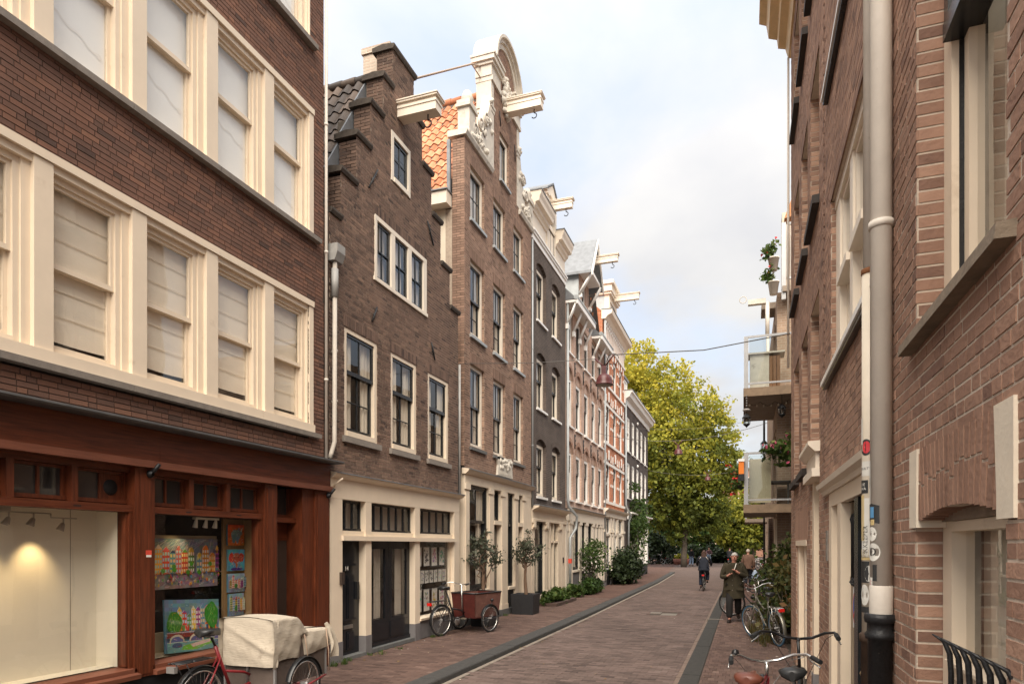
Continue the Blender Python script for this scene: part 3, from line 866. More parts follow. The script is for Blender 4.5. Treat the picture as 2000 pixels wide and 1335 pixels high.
# ---------------------------------------------------------------- paintings in the gallery window
PAINT = col_mat('oil_paint', .35)
def painting(label, u0, u1, z0, z1, x, style, seed, tilt=0., lean=0., roll=0.):
    rnd = random.Random(seed)
    w, h = u1 - u0, z1 - z0
    root = thing('painting', label, 'painting', (x, (u0 + u1) / 2, z0), 0, 'paintings in the gallery window')
    root.rotation_euler = (roll, lean, tilt)
    b = MB(); b.box(-.025, 0, -w / 2, w / 2, 0, h); b.build('canvas', mat('canvas_edge', (.10, .22, .28), .7), root)
    q = MB(); lay = [.0008]
    def poly(pts, col, up=True):
        if up: lay[0] += .00012
        i = len(q.v); q.v += [(lay[0], -w / 2 + p[0] * w, p[1] * h) for p in pts]
        q.face(tuple(range(i, i + len(pts)))); q.c.append(tuple(min(.9, max(.004, c * rnd.uniform(.8, 1.25))) for c in col))
    def rect(a, c, e, f, col, up=True): poly([(a, e), (c, e), (c, f), (a, f)], col, up)
    def line(a, e, c, f, t, col):
        dx, dy = (c - a) * w, (f - e) * h; l = math.hypot(dx, dy) or 1; nx, ny = -dy / l * t / w, dx / l * t / h
        poly([(a - nx, e - ny), (c - nx, f - ny), (c + nx, f + ny), (a + nx, e + ny)], col)
    def ell(cx, cy, rx, ry, col, n=12, jit=.12):
        poly([(cx + rx * math.cos(2 * PI * i / n) * rnd.uniform(1 - jit, 1 + jit), cy + ry * math.sin(2 * PI * i / n) * rnd.uniform(1 - jit, 1 + jit)) for i in range(n)], col)
    cols = [(.62, .06, .03), (.75, .22, .03), (.70, .45, .05), (.10, .26, .06), (.05, .07, .14), (.35, .05, .22), (.14, .30, .42), (.55, .12, .10), (.62, .55, .42)]
    def bg(c0, c1, n=14):
        for i in range(n):
            for j in range(n):
                t = j / n
                rect(i / n, (i + 1) / n, j / n, (j + 1) / n, [a + (c - a) * t for a, c in zip(c0, c1)], False)
    def housecol(x0, x1, y0, y1, col):
        rect(x0, x1, y0, y1, col)
        mid = (x0 + x1) / 2
        g = rnd.choice('tbs')
        top = (y1 - y0) * .18
        if g == 't': poly([(x0, y1), (x1, y1), (mid, y1 + top)], rnd.choice(cols))
        elif g == 'b': ell(mid, y1, (x1 - x0) * .4, top, rnd.choice(cols))
        else: rect(x0 + (x1 - x0) * .25, x1 - (x1 - x0) * .25, y1, y1 + top * .8, col)
        nr = max(3, int((y1 - y0) * 11)); nc = 2 if x1 - x0 < .09 else 3
        wc = rnd.choice([(.72, .68, .6), (.35, .55, .62), (.75, .6, .25), (.03, .04, .06)])
        for r in range(nr):
            for c in range(nc):
                xa = x0 + (x1 - x0) * (c + .2) / nc; ya = y0 + (y1 - y0) * (r + .2) / nr
                rect(xa, xa + (x1 - x0) * .6 / nc, ya, ya + (y1 - y0) * .6 / nr, wc)
        line(x0, y0, x0, y1, .0022, (.75, .7, .62)); line(x0, y1, mid, y1 + top, .002, (.75, .7, .62))
    if style == 'street':
        bg((.30, .24, .27), (.20, .23, .29))
        for i in range(26): a = rnd.uniform(.2, .9); line(a, .98, a - rnd.uniform(.05, .4), rnd.uniform(.5, .8), .0016, (.6, .6, .58))
        x = 0.
        while x < .97:
            ww = rnd.uniform(.06, .11); housecol(x, min(1, x + ww), .30, rnd.uniform(.62, .82), rnd.choice(cols)); x += ww + (.03 if .52 < x < .6 else 0)
        for i in range(60): ell(rnd.random(), rnd.uniform(.08, .4), .012, .035, rnd.choice(cols), 7)
        for i in range(110): a, e = rnd.random(), rnd.uniform(.03, .36); line(a, e, a + rnd.uniform(-.06, .06), e + rnd.uniform(-.05, .08), .0014, rnd.choice(cols + [(.75, .72, .66)] * 5))
        for s in range(7): a = rnd.uniform(.1, .9); ell(a, rnd.uniform(.3, .5), .03, .05, (.08, .30, .03), 8)
    elif style == 'bridge':
        bg((.16, .30, .36), (.14, .24, .28))
        x = .22
        while x < .80:
            ww = rnd.uniform(.075, .11); housecol(x, x + ww, .42, rnd.uniform(.66, .84), rnd.choice(cols)); x += ww
        for i in range(70): a = rnd.uniform(.15, .95); rect(a, a + .022, .40, .40 + rnd.uniform(.03, .12), rnd.choice(cols))
        for cx, cy, rx, ry in ((.14, .56, .13, .2), (.83, .70, .13, .25), (.10, .5, .09, .12)):
            ell(cx, cy, rx, ry, (.05, .22, .02), 16)
            for i in range(22): a = rnd.uniform(-.9, .9); e = rnd.uniform(-.9, .9); line(cx + a * rx * .8, cy + e * ry * .8, cx + a * rx * .8 + rnd.uniform(-.04, .04), cy + e * ry * .8 - .07, .0016, (.28, .5, .10))
        rect(0, 1, .28, .36, (.20, .045, .035)); line(0, .37, 1, .39, .004, (.6, .52, .42))
        for cx in (.17, .52, .9):
            ell(cx, .22, .13, .12, (.55, .48, .36), 14, .03); ell(cx, .20, .11, .10, (.10, .12, .24), 14, .03)
        rect(0, 1, .0, .19, (.14, .27, .34)); line(0, .19, 1, .20, .003, (.6, .52, .42))
        for cx in (.17, .52, .9): ell(cx, .13, .09, .05, (.08, .13, .22), 10)
        poly([(.28, .12), (.86, .24), (.8, .12), (.5, .03), (.24, .04)], (.16, .40, .05)); poly([(.40, .14), (.8, .22), (.76, .15), (.45, .08)], (.62, .56, .45))
        for i in range(60): a, e = rnd.random(), rnd.uniform(.02, .4); line(a, e, a + rnd.uniform(-.08, .08), e + rnd.uniform(-.02, .03), .0016, rnd.choice([(.7, .66, .6), (.2, .4, .5), (.6, .06, .04)]))
    elif style in ('grey_beast', 'red_beast'):
        if style == 'grey_beast':
            bg((.62, .16, .02), (.66, .09, .02), 8); body, line_c = (.16, .28, .31), (.5, .58, .56)
            ell(.5, .5, .30, .28, body); ell(.36, .32, .10, .22, body); ell(.58, .3, .09, .2, body); ell(.72, .6, .16, .15, body); poly([(.82, .64), (.9, .9), (.76, .7)], line_c); ell(.66, .78, .05, .07, body)
        else:
            bg((.06, .30, .42), (.10, .40, .48), 8); body, line_c = (.38, .10, .05), (.72, .36, .2)
            ell(.2, .62, .17, .22, (.55, .05, .03)); ell(.8, .62, .17, .22, (.55, .05, .03)); ell(.5, .6, .24, .26, body); poly([(.42, .5), (.58, .5), (.56, .14), (.46, .12)], body); ell(.38, .62, .03, .03, (.02, .02, .02)); ell(.62, .62, .03, .03, (.02, .02, .02)); ell(.5, .08, .4, .07, (.06, .03, .2))
        for i in range(46): a, e = rnd.uniform(.15, .85), rnd.uniform(.1, .85); line(a, e, a + rnd.uniform(-.12, .12), e + rnd.uniform(-.1, .1), .0016, rnd.choice([line_c, (.75, .7, .62), (.7, .4, .08)]))
    else:
        bg((.18, .22, .30), (.30, .42, .50), 8)
        x = .06
        while x < .9:
            ww = rnd.uniform(.14, .2); housecol(x, x + ww, .22, rnd.uniform(.6, .84), rnd.choice(cols)); x += ww
        for i in range(50): a, e = rnd.random(), rnd.uniform(.03, .35); line(a, e, a + rnd.uniform(-.1, .1), e + rnd.uniform(-.04, .06), .0018, rnd.choice(cols + [(.75, .7, .62)] * 4))
        ell(.4, .35, .1, .13, (.06, .28, .04), 9)
    for i in range(240 if w > .5 else 60):
        a, e = rnd.uniform(.02, .98), rnd.uniform(.02, .9); l = rnd.uniform(.01, .035); t = rnd.choice((0, PI / 2, rnd.uniform(0, 3)))
        line(a, e, min(.99, a + l * math.cos(t)), min(.98, e + l * 1.6 * math.sin(t)), .0013, rnd.choice([(.03, .03, .05), (.03, .03, .05), (.7, .66, .58), *cols]))
    q.build('painted_surface', PAINT, root)
    return root
painting('wide painting of a rainy street of gabled houses, high in the shop window', 6.02, 7.12, 1.37, 1.99, LX - .44, 'street', 4)
painting('green and blue painting of an arched bridge, leaning on the shop window ledge', 6.07, 6.93, .60, 1.235, LX - .22, 'bridge', 9, lean=-.10, roll=-.06)
xs = LX - .33
painting('small orange painting of a grey horned beast, topmost of the shop window column', 7.19, 7.50, 1.905, 2.185, xs, 'grey_beast', 21)
painting('small turquoise painting of a big eared red beast, second down the shop window column', 7.195, 7.505, 1.56, 1.85, xs, 'red_beast', 22)
painting('small painting of coloured houses, third down the shop window column', 7.195, 7.505, 1.27, 1.52, xs, 'town', 23)
painting('small painting of coloured houses, fourth down the shop window column', 7.21, 7.49, .95, 1.25, xs, 'town', 27)
painting('small orange painting half hidden behind the canvas cover of the cargo bike', 7.195, 7.505, .62, .92, xs, 'grey_beast', 31)
for i, (za, zb, lab) in enumerate([(1.55, 1.80, 'yellow'), (1.22, 1.50, 'pink'), (.92, 1.18, 'violet'), (.63, .88, 'grey')]):
    painting('small %s town painting at the shop window\'s left edge, %s of its four' % (lab, ('topmost', 'second', 'third', 'lowest')[i]), 5.76, 5.90, za, zb, LX - .2, 'town', 40 + i, tilt=.5)
sp = thing('spotlight_bar', 'white bar with three small spotlights above the paintings in the shop window', 'spotlights', (LX - .15, 6.62, 2.2))
b = MB(); b.box(-.03, .03, -.19, .19, .025, .05); b.build('bar', mat('lamp_white', (.6, .55, .46), .5), sp)
for y in (-.16, 0, .16):
    b = MB(); b.lathe([(.012, .03), (.02, 0), (.032, -.07), (.034, -.075), (0, -.06)], (0, y, 0), 12, axis=(.25, 0, 1)); b.build('spotlight', mat('lamp_white', (.6, .55, .46), .5), sp)
# ================================================================ house with the stepped gable
S = House('step_gable_house', 'umber brick canal house with a stepped gable, a hoist beam and a cream shopfront', 'house', 1, LX, 9.03, 14.14)
cen = 11.48
steps = [(7.20, 2.59), (8.0, 2.13), (8.86, 1.66), (9.68, 1.21), (10.44, .78), (11.2, .42)]
def out_s(z):
    for zt, hw in steps:
        if z < zt: return [(max(9.03, cen - hw), min(14.14, cen + hw))]
    return []
w14 = [(9.45, 10.50), (10.98, 12.01), (12.52, 13.54)]
op14 = [(a, c, 3.73, 5.53, 0, .05) for a, c in w14] + [(10.40, 12.44, 6.69, 7.81, 0, .03), (10.99, 11.73, 8.73, 9.66, 0, .03)]
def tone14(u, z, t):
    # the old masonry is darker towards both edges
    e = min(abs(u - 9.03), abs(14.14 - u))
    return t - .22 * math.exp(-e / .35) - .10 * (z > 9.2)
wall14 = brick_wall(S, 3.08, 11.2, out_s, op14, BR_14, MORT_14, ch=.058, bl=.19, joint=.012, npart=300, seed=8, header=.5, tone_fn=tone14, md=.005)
interior(S, .05, 7.2, .9)
interior(S, 7.2, 9.75, .9, u0=10.6, u1=12.4)
# flank and back of the gable: each step has its own thickness
b = S.mb()
zp = 3.08
for zt, hw in steps:
    a, c = max(9.03, cen - hw), min(14.14, cen + hw)
    n = int((zt - zp) / .058)
    for i in range(n):
        za = zp + i * .058
        for u, s in ((a, -1), (c, 1)):
            for d0, d1 in ((-.012, -.2), (-.21, -.34)) if i % 2 else ((-.012, -.11), (-.12, -.34)):
                b.fb(u - .002, u + .002, za, za + .049, d0, d1, RND.uniform(.05, .6))
    zp = zt
b.build('flank_bricks', BR_14, wall14, kind='stuff')
b = S.mb(); zp = 0
for zt, hw in steps:
    a, c = max(9.03, cen - hw), min(14.14, cen + hw)
    P = b.P
    if zp > 9.6: b.fb(a + .006, c - .006, max(zp, 3.1), zt, -.35, -.012)
    zp = zt
b.build('gable_core', MORT_14, S.root)
CAPM = mat('dark_coping', (.075, .060, .048), .9, .35, 9, .5, 40, dirt=((.16, .15, .11), 6, .62))
prev = None
for i, (zt, hw) in enumerate(steps):
    hin = steps[i + 1][1] if i < 5 else 0
    spans = [(cen - hw, cen - hin), (cen + hin, cen + hw)] if i < 5 else [(cen - hw, cen + hw)]
    for a, c in spans:
        a2 = a - (.05 if a < cen and not (i == 0) else 0); c2 = c + (.05 if c > cen and i > 0 else 0)
        if i < 5:
            if a < cen: a2 = max(9.03, a - .05); c2 = c
            else: a2 = a; c2 = min(14.14, c + .05)
        else: a2, c2 = a - .05, c + .05
        b = S.mb(); b.fprism([(-.42, zt), (.03, zt), (.055, zt + .05), (.055, zt + .085), (-.19, zt + .12), (-.42, zt + .085)], a2, c2); b.build('coping', CAPM, S.root)
# windows
for i, (a, c) in enumerate(w14):
    window(S, a, c, 3.73, 5.53, fz=-.012, fw=.085, fm='cream_paint', up=(2, 1), lo=(2, 2), split=.60, sw=.05, curtain='drape', cm='pale_curtain', seed=i, sill='stone', sill_h=.12, sill_d=.06, sill_over=.06)
    soldier(S, a - .03, c + .03, 5.53, .17, BR_14, rnd=random.Random(i), tl=(.0, .6))
# three-light window
b = S.mb(); b.fb(10.40, 12.44, 7.73, 7.81, -.09, .018); b.fb(10.36, 12.47, 6.63, 6.70, -.09, .03)
for u0, u1 in ((10.40, 10.47), (10.98, 11.12), (11.64, 11.78), (12.30, 12.44)): b.fb(u0, u1, 6.70, 7.73, -.09, .016)
tw = b.build('triple_window', CREAM2, S.root)
for a, c in ((10.47, 10.98), (11.12, 11.64), (11.78, 12.30)):
    q = S.mb(); f = -.02
    q.fb(a, a + .035, 6.70, 7.73, f - .04, f); q.fb(c - .06, c, 6.70, 7.73, f - .04, f); q.fb(a + .035, c - .06, 7.68, 7.73, f - .04, f); q.fb(a + .035, c - .06, 6.70, 6.75, f - .04, f)
    m_ = (a + c) / 2 - .02; q.fb(m_ - .011, m_ + .011, 6.75, 7.68, f - .035, f - .004); q.fb(a + .035, m_ - .011, 7.215, 7.235, f - .035, f - .005); q.fb(m_ + .011, c - .06, 7.215, 7.235, f - .035, f - .005)
    sh = q.build('sash', DARK, tw)
    for x0, x1 in ((a + .035, m_ - .011), (m_ + .011, c - .06)):
        for z0, z1 in ((6.75, 7.215), (7.235, 7.68)): S.box('pane', GLASSR, x0, x1, z0, z1, f - .022, f - .018, sh)
    q = wavy(1, a, c, 6.68, 7.75, -.13, .015, 4, seed=int(a * 10)); q.oy = 0
    obj('curtain', q.mesh('curtain', DRAPE), tw, (0, -S.oy, 0))
soldier(S, 10.36, 12.48, 7.812, .17, BR_14, rnd=random.Random(9), tl=(0, .6))
window(S, 10.99, 11.73, 8.73, 9.66, fz=.015, fw=.085, fm='pale_cream_paint', lo=(2, 2), split=0, sw=.06, bar=.03, curtain=None, seed=3)
hoist_beam(S, 11.36, 10.04, .80, .26, .24)
# roof of dark pantiles behind the gable
def roof_tiles(H, ridge, eave, d0, d1, m, tw=.235, tl=.33, thick=.018, npart=300, far=True, amp=.035):
    """S-shaped tiles, each a piece, on the slope that faces the camera; ridge, eave = (u, z)"""
    (ru, rz), (eu, ez) = ridge, eave
    L = math.hypot(ru - eu, rz - ez); sl = ((ru - eu) / L, (rz - ez) / L)
    nrm = (-sl[1], sl[0]) if eu < ru else (sl[1], -sl[0])
    b = H.mb()
    b.quad(b.P(eu, ez, d0), b.P(eu, ez, d1), b.P(ru, rz, d1), b.P(ru, rz, d0)); ro = b.build('roof', MORT_D, H.root)
    rows = int(L / tl) + 1; cols = int(abs(d1 - d0) / tw)
    metas = []
    for tone in range(6):
        q = MB(); n = 8
        def fn(a, v):
            # a across the tile (depth into the block), v up the slope
            hgt = amp * math.sin(a * 2 * PI - .6) * (1 if a < .72 else .7) + .012 + .03 * (1 - v)
            x = -a * (tw + .02); s_ = v * (tl + .05) - .05
            return (x, s_ * sl[0] + nrm[0] * hgt, s_ * sl[1] + nrm[1] * hgt)
        q.grid(fn, n, 1, (tone + .5) / 6)
        # thickness at the lower edge
        i0 = len(q.v)
        for i in range(n + 1):
            p = Vector(fn(i / n, 0)); q.v.append(tuple(p)); q.v.append((p.x, p.y - nrm[0] * thick, p.z - nrm[1] * thick))
        for i in range(n): q.face((i0 + 2 * i, i0 + 2 * i + 1, i0 + 2 * i + 3, i0 + 2 * i + 2), (tone + .5) / 6)
        metas.append(q.mesh('roof_tile', m))
    k = 0
    for r in range(rows):
        for c in range(cols):
            s_ = r * tl
            if s_ + tl > L + .05: continue
            o = obj('roof_tile', metas[RND.randrange(6)], ro, (d0 - c * tw, eu + s_ * sl[0] - H.oy + RND.uniform(-.004, .004), ez + s_ * sl[1] + RND.uniform(-.004, .004)))
            k += 1
    return ro
TILE_D = tone_mat('slate_brown_tile', [(0, (.040, .031, .026)), (.5, (.075, .055, .043)), (1, (.13, .09, .065))], rough=.6, spec=.25, bump=.2)
TILE_O = tone_mat('orange_tile', [(0, (.36, .13, .06)), (.5, (.50, .20, .10)), (1, (.60, .29, .16))], rough=.7, bump=.3)
roof_tiles(S, (11.48, 11.1), (9.06, 6.75), -.40, -3.2, TILE_D)
b = S.mb(); P = b.P; b.quad(P(14.1, 6.75, -.4), P(14.1, 6.75, -7), P(11.48, 11.1, -7), P(11.48, 11.1, -.4)); b.quad(P(9.06, 6.75, -3), P(9.06, 6.75, -7), P(11.48, 11.1, -7), P(11.48, 11.1, -3)); b.quad(P(9.06, 0, -7), P(14.1, 0, -7), P(14.1, 6.75, -7), P(9.06, 6.75, -7)); b.quad(P(9.06, 6.75, -7), P(14.1, 6.75, -7), P(11.48, 11.1, -7), P(11.48, 11.1, -7))
b.quad(P(9.05, 0, -.3), P(9.05, 0, -7), P(9.05, 6.8, -7), P(9.05, 6.8, -.3)); b.quad(P(14.1, 0, -.3), P(14.1, 0, -7), P(14.1, 6.8, -7), P(14.1, 6.8, -.3))
b.build('roof_back', TILE_D, S.root)
# ridge tiles
for i in range(9):
    b = S.mb(); b.lathe([(.11, 0), (.115, .02), (.10, .33)], b.P(11.48, 11.08, -.42 - i * .31), 10, axis=(-1, 0, 0), t=RND.random()); b.build('ridge_tile', TILE_D, S.root)
# lead soakers beside the gable
for zt, hw in steps[:4]:
    b = S.mb(); u = max(9.04, cen - hw); b.fpoly([(u + .02, zt + .1), (u + .5, zt + .85), (u + .5, zt + .1)], -.40, -.37); b.build('lead_flashing', LEAD, S.root)
b = S.mb(); b.fb(11.72, 12.3, 9.6, 11.8, -1.05, -.45); b.fb(11.69, 12.33, 11.8, 11.92, -1.08, -.42); b.build('chimney', brick_tex_mat('pale_chimney', (.42, .33, .26), (.50, .40, .32), (.5, .44, .36)), S.root)
# wall anchors
for (u0, z0), (u1, z1) in (((10.17, 8.157), (10.467, 8.626)), ((12.742, 8.235), (12.455, 8.631)), ((10.284, 5.851), (10.439, 6.153)), ((12.806, 5.838), (12.638, 6.164))):
    b = S.mb(); b.tube([b.P(u0, z0, .025), b.P(u1, z1, .025)], .016, 6); m_ = ((u0 + u1) / 2, (z0 + z1) / 2); b.tube([b.P(m_[0], m_[1], -.02), b.P(m_[0], m_[1], .03)], .02, 6); b.build('wall_anchor', IRON, S.root)
# shopfront
b = S.mb(); b.fprism([(-.05, 2.985), (.03, 2.985), (.10, 3.03), (.115, 3.055), (.115, 3.07), (-.02, 3.095), (-.05, 3.095)], 9.05, 14.2); b.build('shop_cornice', CREAM, S.root)
b = S.mb(); b.fprism([(-.02, 3.099), (.12, 3.074), (.12, 3.062), (.125, 3.062), (.125, 3.08), (-.02, 3.106)], 9.05, 14.21); b.build('cornice_lead', LEAD, S.root)
S.box('shop_fascia', CREAM, 9.05, 14.13, 2.665, 2.983, -.1, .01)
for a, c in ((9.05, 9.385), (10.10, 10.285), (11.94, 12.15), (13.845, 14.13)):
    S.box('pilaster', CREAM, a, c, .335, 2.663, -.14, .008); S.box('pilaster_base', GREYB, a - .004, c + .004, 0, .333, -.14, .016)
S.box('transom_bar', CREAM, 9.36, 13.87, 1.985, 2.065, -.14, .05)
for a, c, n in ((9.385, 10.10, 3), (10.285, 11.94, 6), (12.15, 13.845, 5)):
    S.box('transom_sill', CREAM, a, c, 2.067, 2.15, -.14, -.03)
    q = S.mb(); f = -.10
    q.fb(a, a + .04, 2.15, 2.66, f - .04, f); q.fb(c - .04, c, 2.15, 2.66, f - .04, f); q.fb(a, c, 2.62, 2.66, f - .04, f + .001); q.fb(a, c, 2.152, 2.19, f - .04, f + .012)
    for i in range(1, n): u = a + (c - a) * i / n; q.fb(u - .018, u + .018, 2.19, 2.62, f - .04, f - .002)
    wv = q.build('transom_window', DARK, S.root)
    for i in range(n): S.box('pane', GLASS, a + (c - a) * i / n + .02, a + (c - a) * (i + 1) / n - .02, 2.19, 2.62, f - .025, f - .02, wv)
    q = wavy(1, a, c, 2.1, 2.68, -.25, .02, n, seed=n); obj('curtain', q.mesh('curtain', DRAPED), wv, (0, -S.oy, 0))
# front door with the number
dr = door(S, 9.385, 10.10, .06, 1.985, -.13, BLACKD, [(.08, .80, .80, .95), (.08, .40, .30, .70), (.46, .80, .30, .70), (.08, .40, .04, .20), (.46, .80, .04, .20)])
q = S.mb(); q.fb(9.42, 9.98, 1.56, 1.60, -.13, -.09); q.fb(9.42, 9.98, .64, .67, -.13, -.09); q.build('door_rail', BLACKD, dr)
me = text_mesh('14', .11, .002); me.materials.append(mat('number_white', (.7, .68, .62), .5))
obj('house_number', me, dr, (.0 - .092, 9.66 - S.oy, 1.515), rot=(PI / 2, 0, PI / 2))
q = S.mb(); q.fb(9.60, 9.86, .50, .56, -.13, -.10); q.build('letter_slot', mat('dull_steel', (.30, .28, .25), .4, metal=.7), dr)
q = S.mb(); q.fb(9.95, 10.02, .98, 1.28, -.13, -.07); q.build('door_lock', IRON, dr)
S.box('threshold', BLUEST, 9.385, 10.10, 0, .058, -.14, .02)
S.box('mailbox', mat('dark_letterbox', (.05, .035, .028), .4), 9.30, 9.383, 1.27, 1.47, .008, .05)
# glazed double doors
for a, c in ((10.285, 11.105), (11.115, 11.94)):
    b = S.mb(); b.fb(a, a + .12, .07, 1.985, -.17, -.12); b.fb(c - .12, c, .07, 1.985, -.17, -.12); b.fb(a + .12, c - .12, 1.84, 1.985, -.17, -.12); b.fb(a + .12, c - .12, .07, .55, -.17, -.12)
    b.fb(a + .05, c - .05, .18, .48, -.121, -.108); b.fb(a, c, .07, .14, -.12, -.10)
    d_ = b.build('shop_door', BLACKD, S.root)
    S.box('pane', GLASS, a + .12, c - .12, .55, 1.84, -.15, -.145, d_)
    q = wavy(1, c - .34, c - .10, .55, 1.86, -.25, .015, 3, seed=int(a * 7)); obj('curtain', q.mesh('curtain', DRAPED), d_, (0, -S.oy, 0))
S.box('threshold', BLUEST, 10.285, 11.94, 0, .068, -.17, .0)
# shop window with hanging prints
S.box('window_base', GREYB, 12.152, 13.842, 0, .37, -.14, -.02)
b = S.mb(); b.fprism([(-.14, .372), (.03, .372), (.04, .42), (-.02, .45), (-.14, .45)], 12.15, 13.87); b.build('window_sill', CREAM, S.root)
b = S.mb(); b.fb(12.15, 12.19, .45, 1.985, -.13, -.08); b.fb(13.76, 13.845, .45, 1.985, -.13, -.08); b.build('shop_window', CREAM, S.root)
S.box('shop_pane', GLASS, 12.19, 13.76, .45, 1.985, -.11, -.105)
rp = random.Random(4)
names = {'green': (.10, .30, .18), 'black': (.03, .03, .035), 'pink': (.38, .12, .22), 'teal': (.08, .36, .30), 'ochre': (.42, .28, .08), 'grey': (.22, .22, .22), 'white': (.5, .5, .46)}
pc = 0
for row, (zt, hh, cnt, cl) in enumerate([(1.87, .40, 4, ['white', 'black', 'pink', 'green']), (1.38, .27, 7, ['black', 'grey', 'black', 'black', 'grey', 'white', 'grey']), (.98, .46, 4, ['teal', 'grey', 'ochre', 'pink'])]):
    q = MB(); q.tube([(LX - .145, 12.2, zt + .02), (LX - .145, 12.95, zt - .01), (LX - .145, 13.72, zt + .03)], .003, 4)
    ln = q.build('print_line', mat('cord_grey', (.3, .3, .28), .8)); tag(ln, 'thin cord the art prints hang from in the shop window, %s of three' % ('top', 'middle', 'lowest')[row], 'cord')
    step = 1.5 / cnt
    for i in range(cnt):
        wd = min(.26, step * .82); u = 12.26 + i * step + wd / 2
        col = cl[i]; c0 = names[col]
        t = thing('art_print', '%s art print clipped to the %s line in the shop window, %s from the left' % (col, ('top', 'middle', 'lowest')[row], ('first', 'second', 'third', 'fourth', 'fifth', 'sixth', 'seventh')[i]), 'print', (LX - .15, u, zt - hh), 0, 'art prints hung in the shop window')
        t.rotation_euler = (rp.uniform(-.04, .04), 0, 0)
        q = MB(); q.box(-.002, 0, -wd / 2, wd / 2, 0, hh); q.build('paper', mat('paper_white', (.72, .68, .6), .8), t)
        q = MB(); k = .001
        for s in range(26):
            cy, cz = rp.uniform(-.36, .36) * wd, rp.uniform(.18, .85) * hh; rr = rp.uniform(.03, .12) * wd
            n = 7; i0 = len(q.v); k += .00008
            q.v += [(k, cy + rr * math.cos(2 * PI * j / n) * rp.uniform(.6, 1.3), cz + rr * math.sin(2 * PI * j / n) * rp.uniform(.6, 1.3)) for j in range(n)]
            q.face(tuple(range(i0, i0 + n))); q.c.append(tuple(min(.8, c * rp.uniform(.6, 1.8)) for c in c0))
        q.build('printed_image', PAINT, t)
q = S.mb(); q.tube([q.P(9.13, 2.86, .01), q.P(9.17, 2.98, .16)], .016, 8); q.lathe([(.03, 0), (.03, .015)], q.P(9.13, 2.86, .01), 10, axis=(1, 0, 0)); q.build('flag_socket', CREAM, S.root)
# rainwater pipe with its hopper, at the joint with the shop building
dp = downpipe(S, 9.10, .06, .036, 3.3, 6.35, mat('old_beige_pipe', (.44, .39, .33), .6, .12, 8), bands=(5.0, 4.2), pts=[(8.97, 3.28, .05), (8.985, 3.36, .07), (9.07, 3.55, .07), (9.08, 6.45, .07)])
b = S.mb(); b.fprism([(.0, 6.42), (.12, 6.42), (.17, 6.55), (.17, 6.68), (.0, 6.68)], 9.0, 9.22); b.build('hopper', mat('hopper_zinc', (.30, .29, .27), .6, .2, 8), dp)
q = S.mb(); q.tube([q.P(9.08, 5.85, .07), q.P(9.08, 6.3, .07)], .055, 12); q.build('pipe_sleeve', PIPED, dp)
downpipe(S, 14.2, -.02, .03, 3.1, 6.1, PIPED, bands=())

# ================================================================ tall house with the neck gable
K = House('neck_gable_house', 'tall tan brick house with a carved white neck gable, orange tiles and a cream shopfront', 'house', 1, LX, 14.46, 19.66)
kc = 17.3
def out_k(z):
    if z < 11.58: return [(14.46, 19.66)]
    if z < 14.62: return [(16.2, 18.42)]
    r = 1.06; zz = z - 14.62
    if zz < r: h = math.sqrt(r * r - zz * zz) * .98; return [(kc - h, kc + h)]
    return []
cols3 = [(14.80, 15.72), (16.36, 17.28), (17.98, 18.86)]
rows3 = [(4.30, 6.31), (7.0, 8.83), (9.80, 11.08)]
op3 = [(a, c, z0, z1, 0, .16) for a, c in cols3 for z0, z1 in rows3] + [(16.84, 17.56, 11.8, 13.05, 0, .12)]
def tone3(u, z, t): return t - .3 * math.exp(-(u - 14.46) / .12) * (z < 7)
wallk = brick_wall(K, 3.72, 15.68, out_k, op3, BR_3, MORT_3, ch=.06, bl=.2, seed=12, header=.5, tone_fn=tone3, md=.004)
interior(K, .1, 9.7, .9); interior(K, 9.71, 11.5, .33); interior(K, 11.6, 13.3, .6, u0=16.4, u1=18.2)
for (z0, z1) in rows3:
    for i, (a, c) in enumerate(cols3):
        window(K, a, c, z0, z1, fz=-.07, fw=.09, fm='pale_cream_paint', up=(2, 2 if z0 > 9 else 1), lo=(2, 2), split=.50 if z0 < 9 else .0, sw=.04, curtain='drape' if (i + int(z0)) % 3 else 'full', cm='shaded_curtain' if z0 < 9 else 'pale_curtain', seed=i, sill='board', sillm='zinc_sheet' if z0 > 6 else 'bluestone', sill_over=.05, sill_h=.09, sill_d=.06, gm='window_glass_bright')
        soldier(K, a - .04, c + .04, z1, .24, BR_3, rnd=random.Random(i), tl=(.0, .5), rise=-.0)
window(K, 16.84, 17.56, 11.8, 13.05, fz=-.05, fw=.09, fm='pale_cream_paint', lo=(1, 1), split=0, curtain='full', cm='shaded_curtain', sill='board', sillm='zinc_sheet', sill_over=.04)
# brick flanks of the gable
b = K.mb()
for z0, z1, u in ((3.8, 11.58, 14.46), (11.6, 14.4, 16.2)):
    i = 0; z = z0
    while z < z1 - .06:
        for d0, d1 in ((-.012, -.11), (-.12, -.32)) if i % 2 else ((-.012, -.2), (-.21, -.32)): b.fb(u - .002, u + .003, z, z + .05, d0, d1, RND.uniform(.3, 1))
        z += .06; i += 1
b.build('flank_bricks', BR_3, wallk, kind='stuff')
K.box('gable_core', MORT_3, 16.206, 18.41, 13.2, 14.6, -.34, -.25)
b = K.mb(); b.fpoly([(kc + 1.04 * math.cos(PI * i / 16), 14.6 + 1.04 * math.sin(PI * i / 16)) for i in range(17)], -.34, -.02); b.build('gable_core', MORT_3, K.root)
K.box('side_wall_face', MORT_3, 14.47, 14.49, 0, 9.9, -.5, -.33)
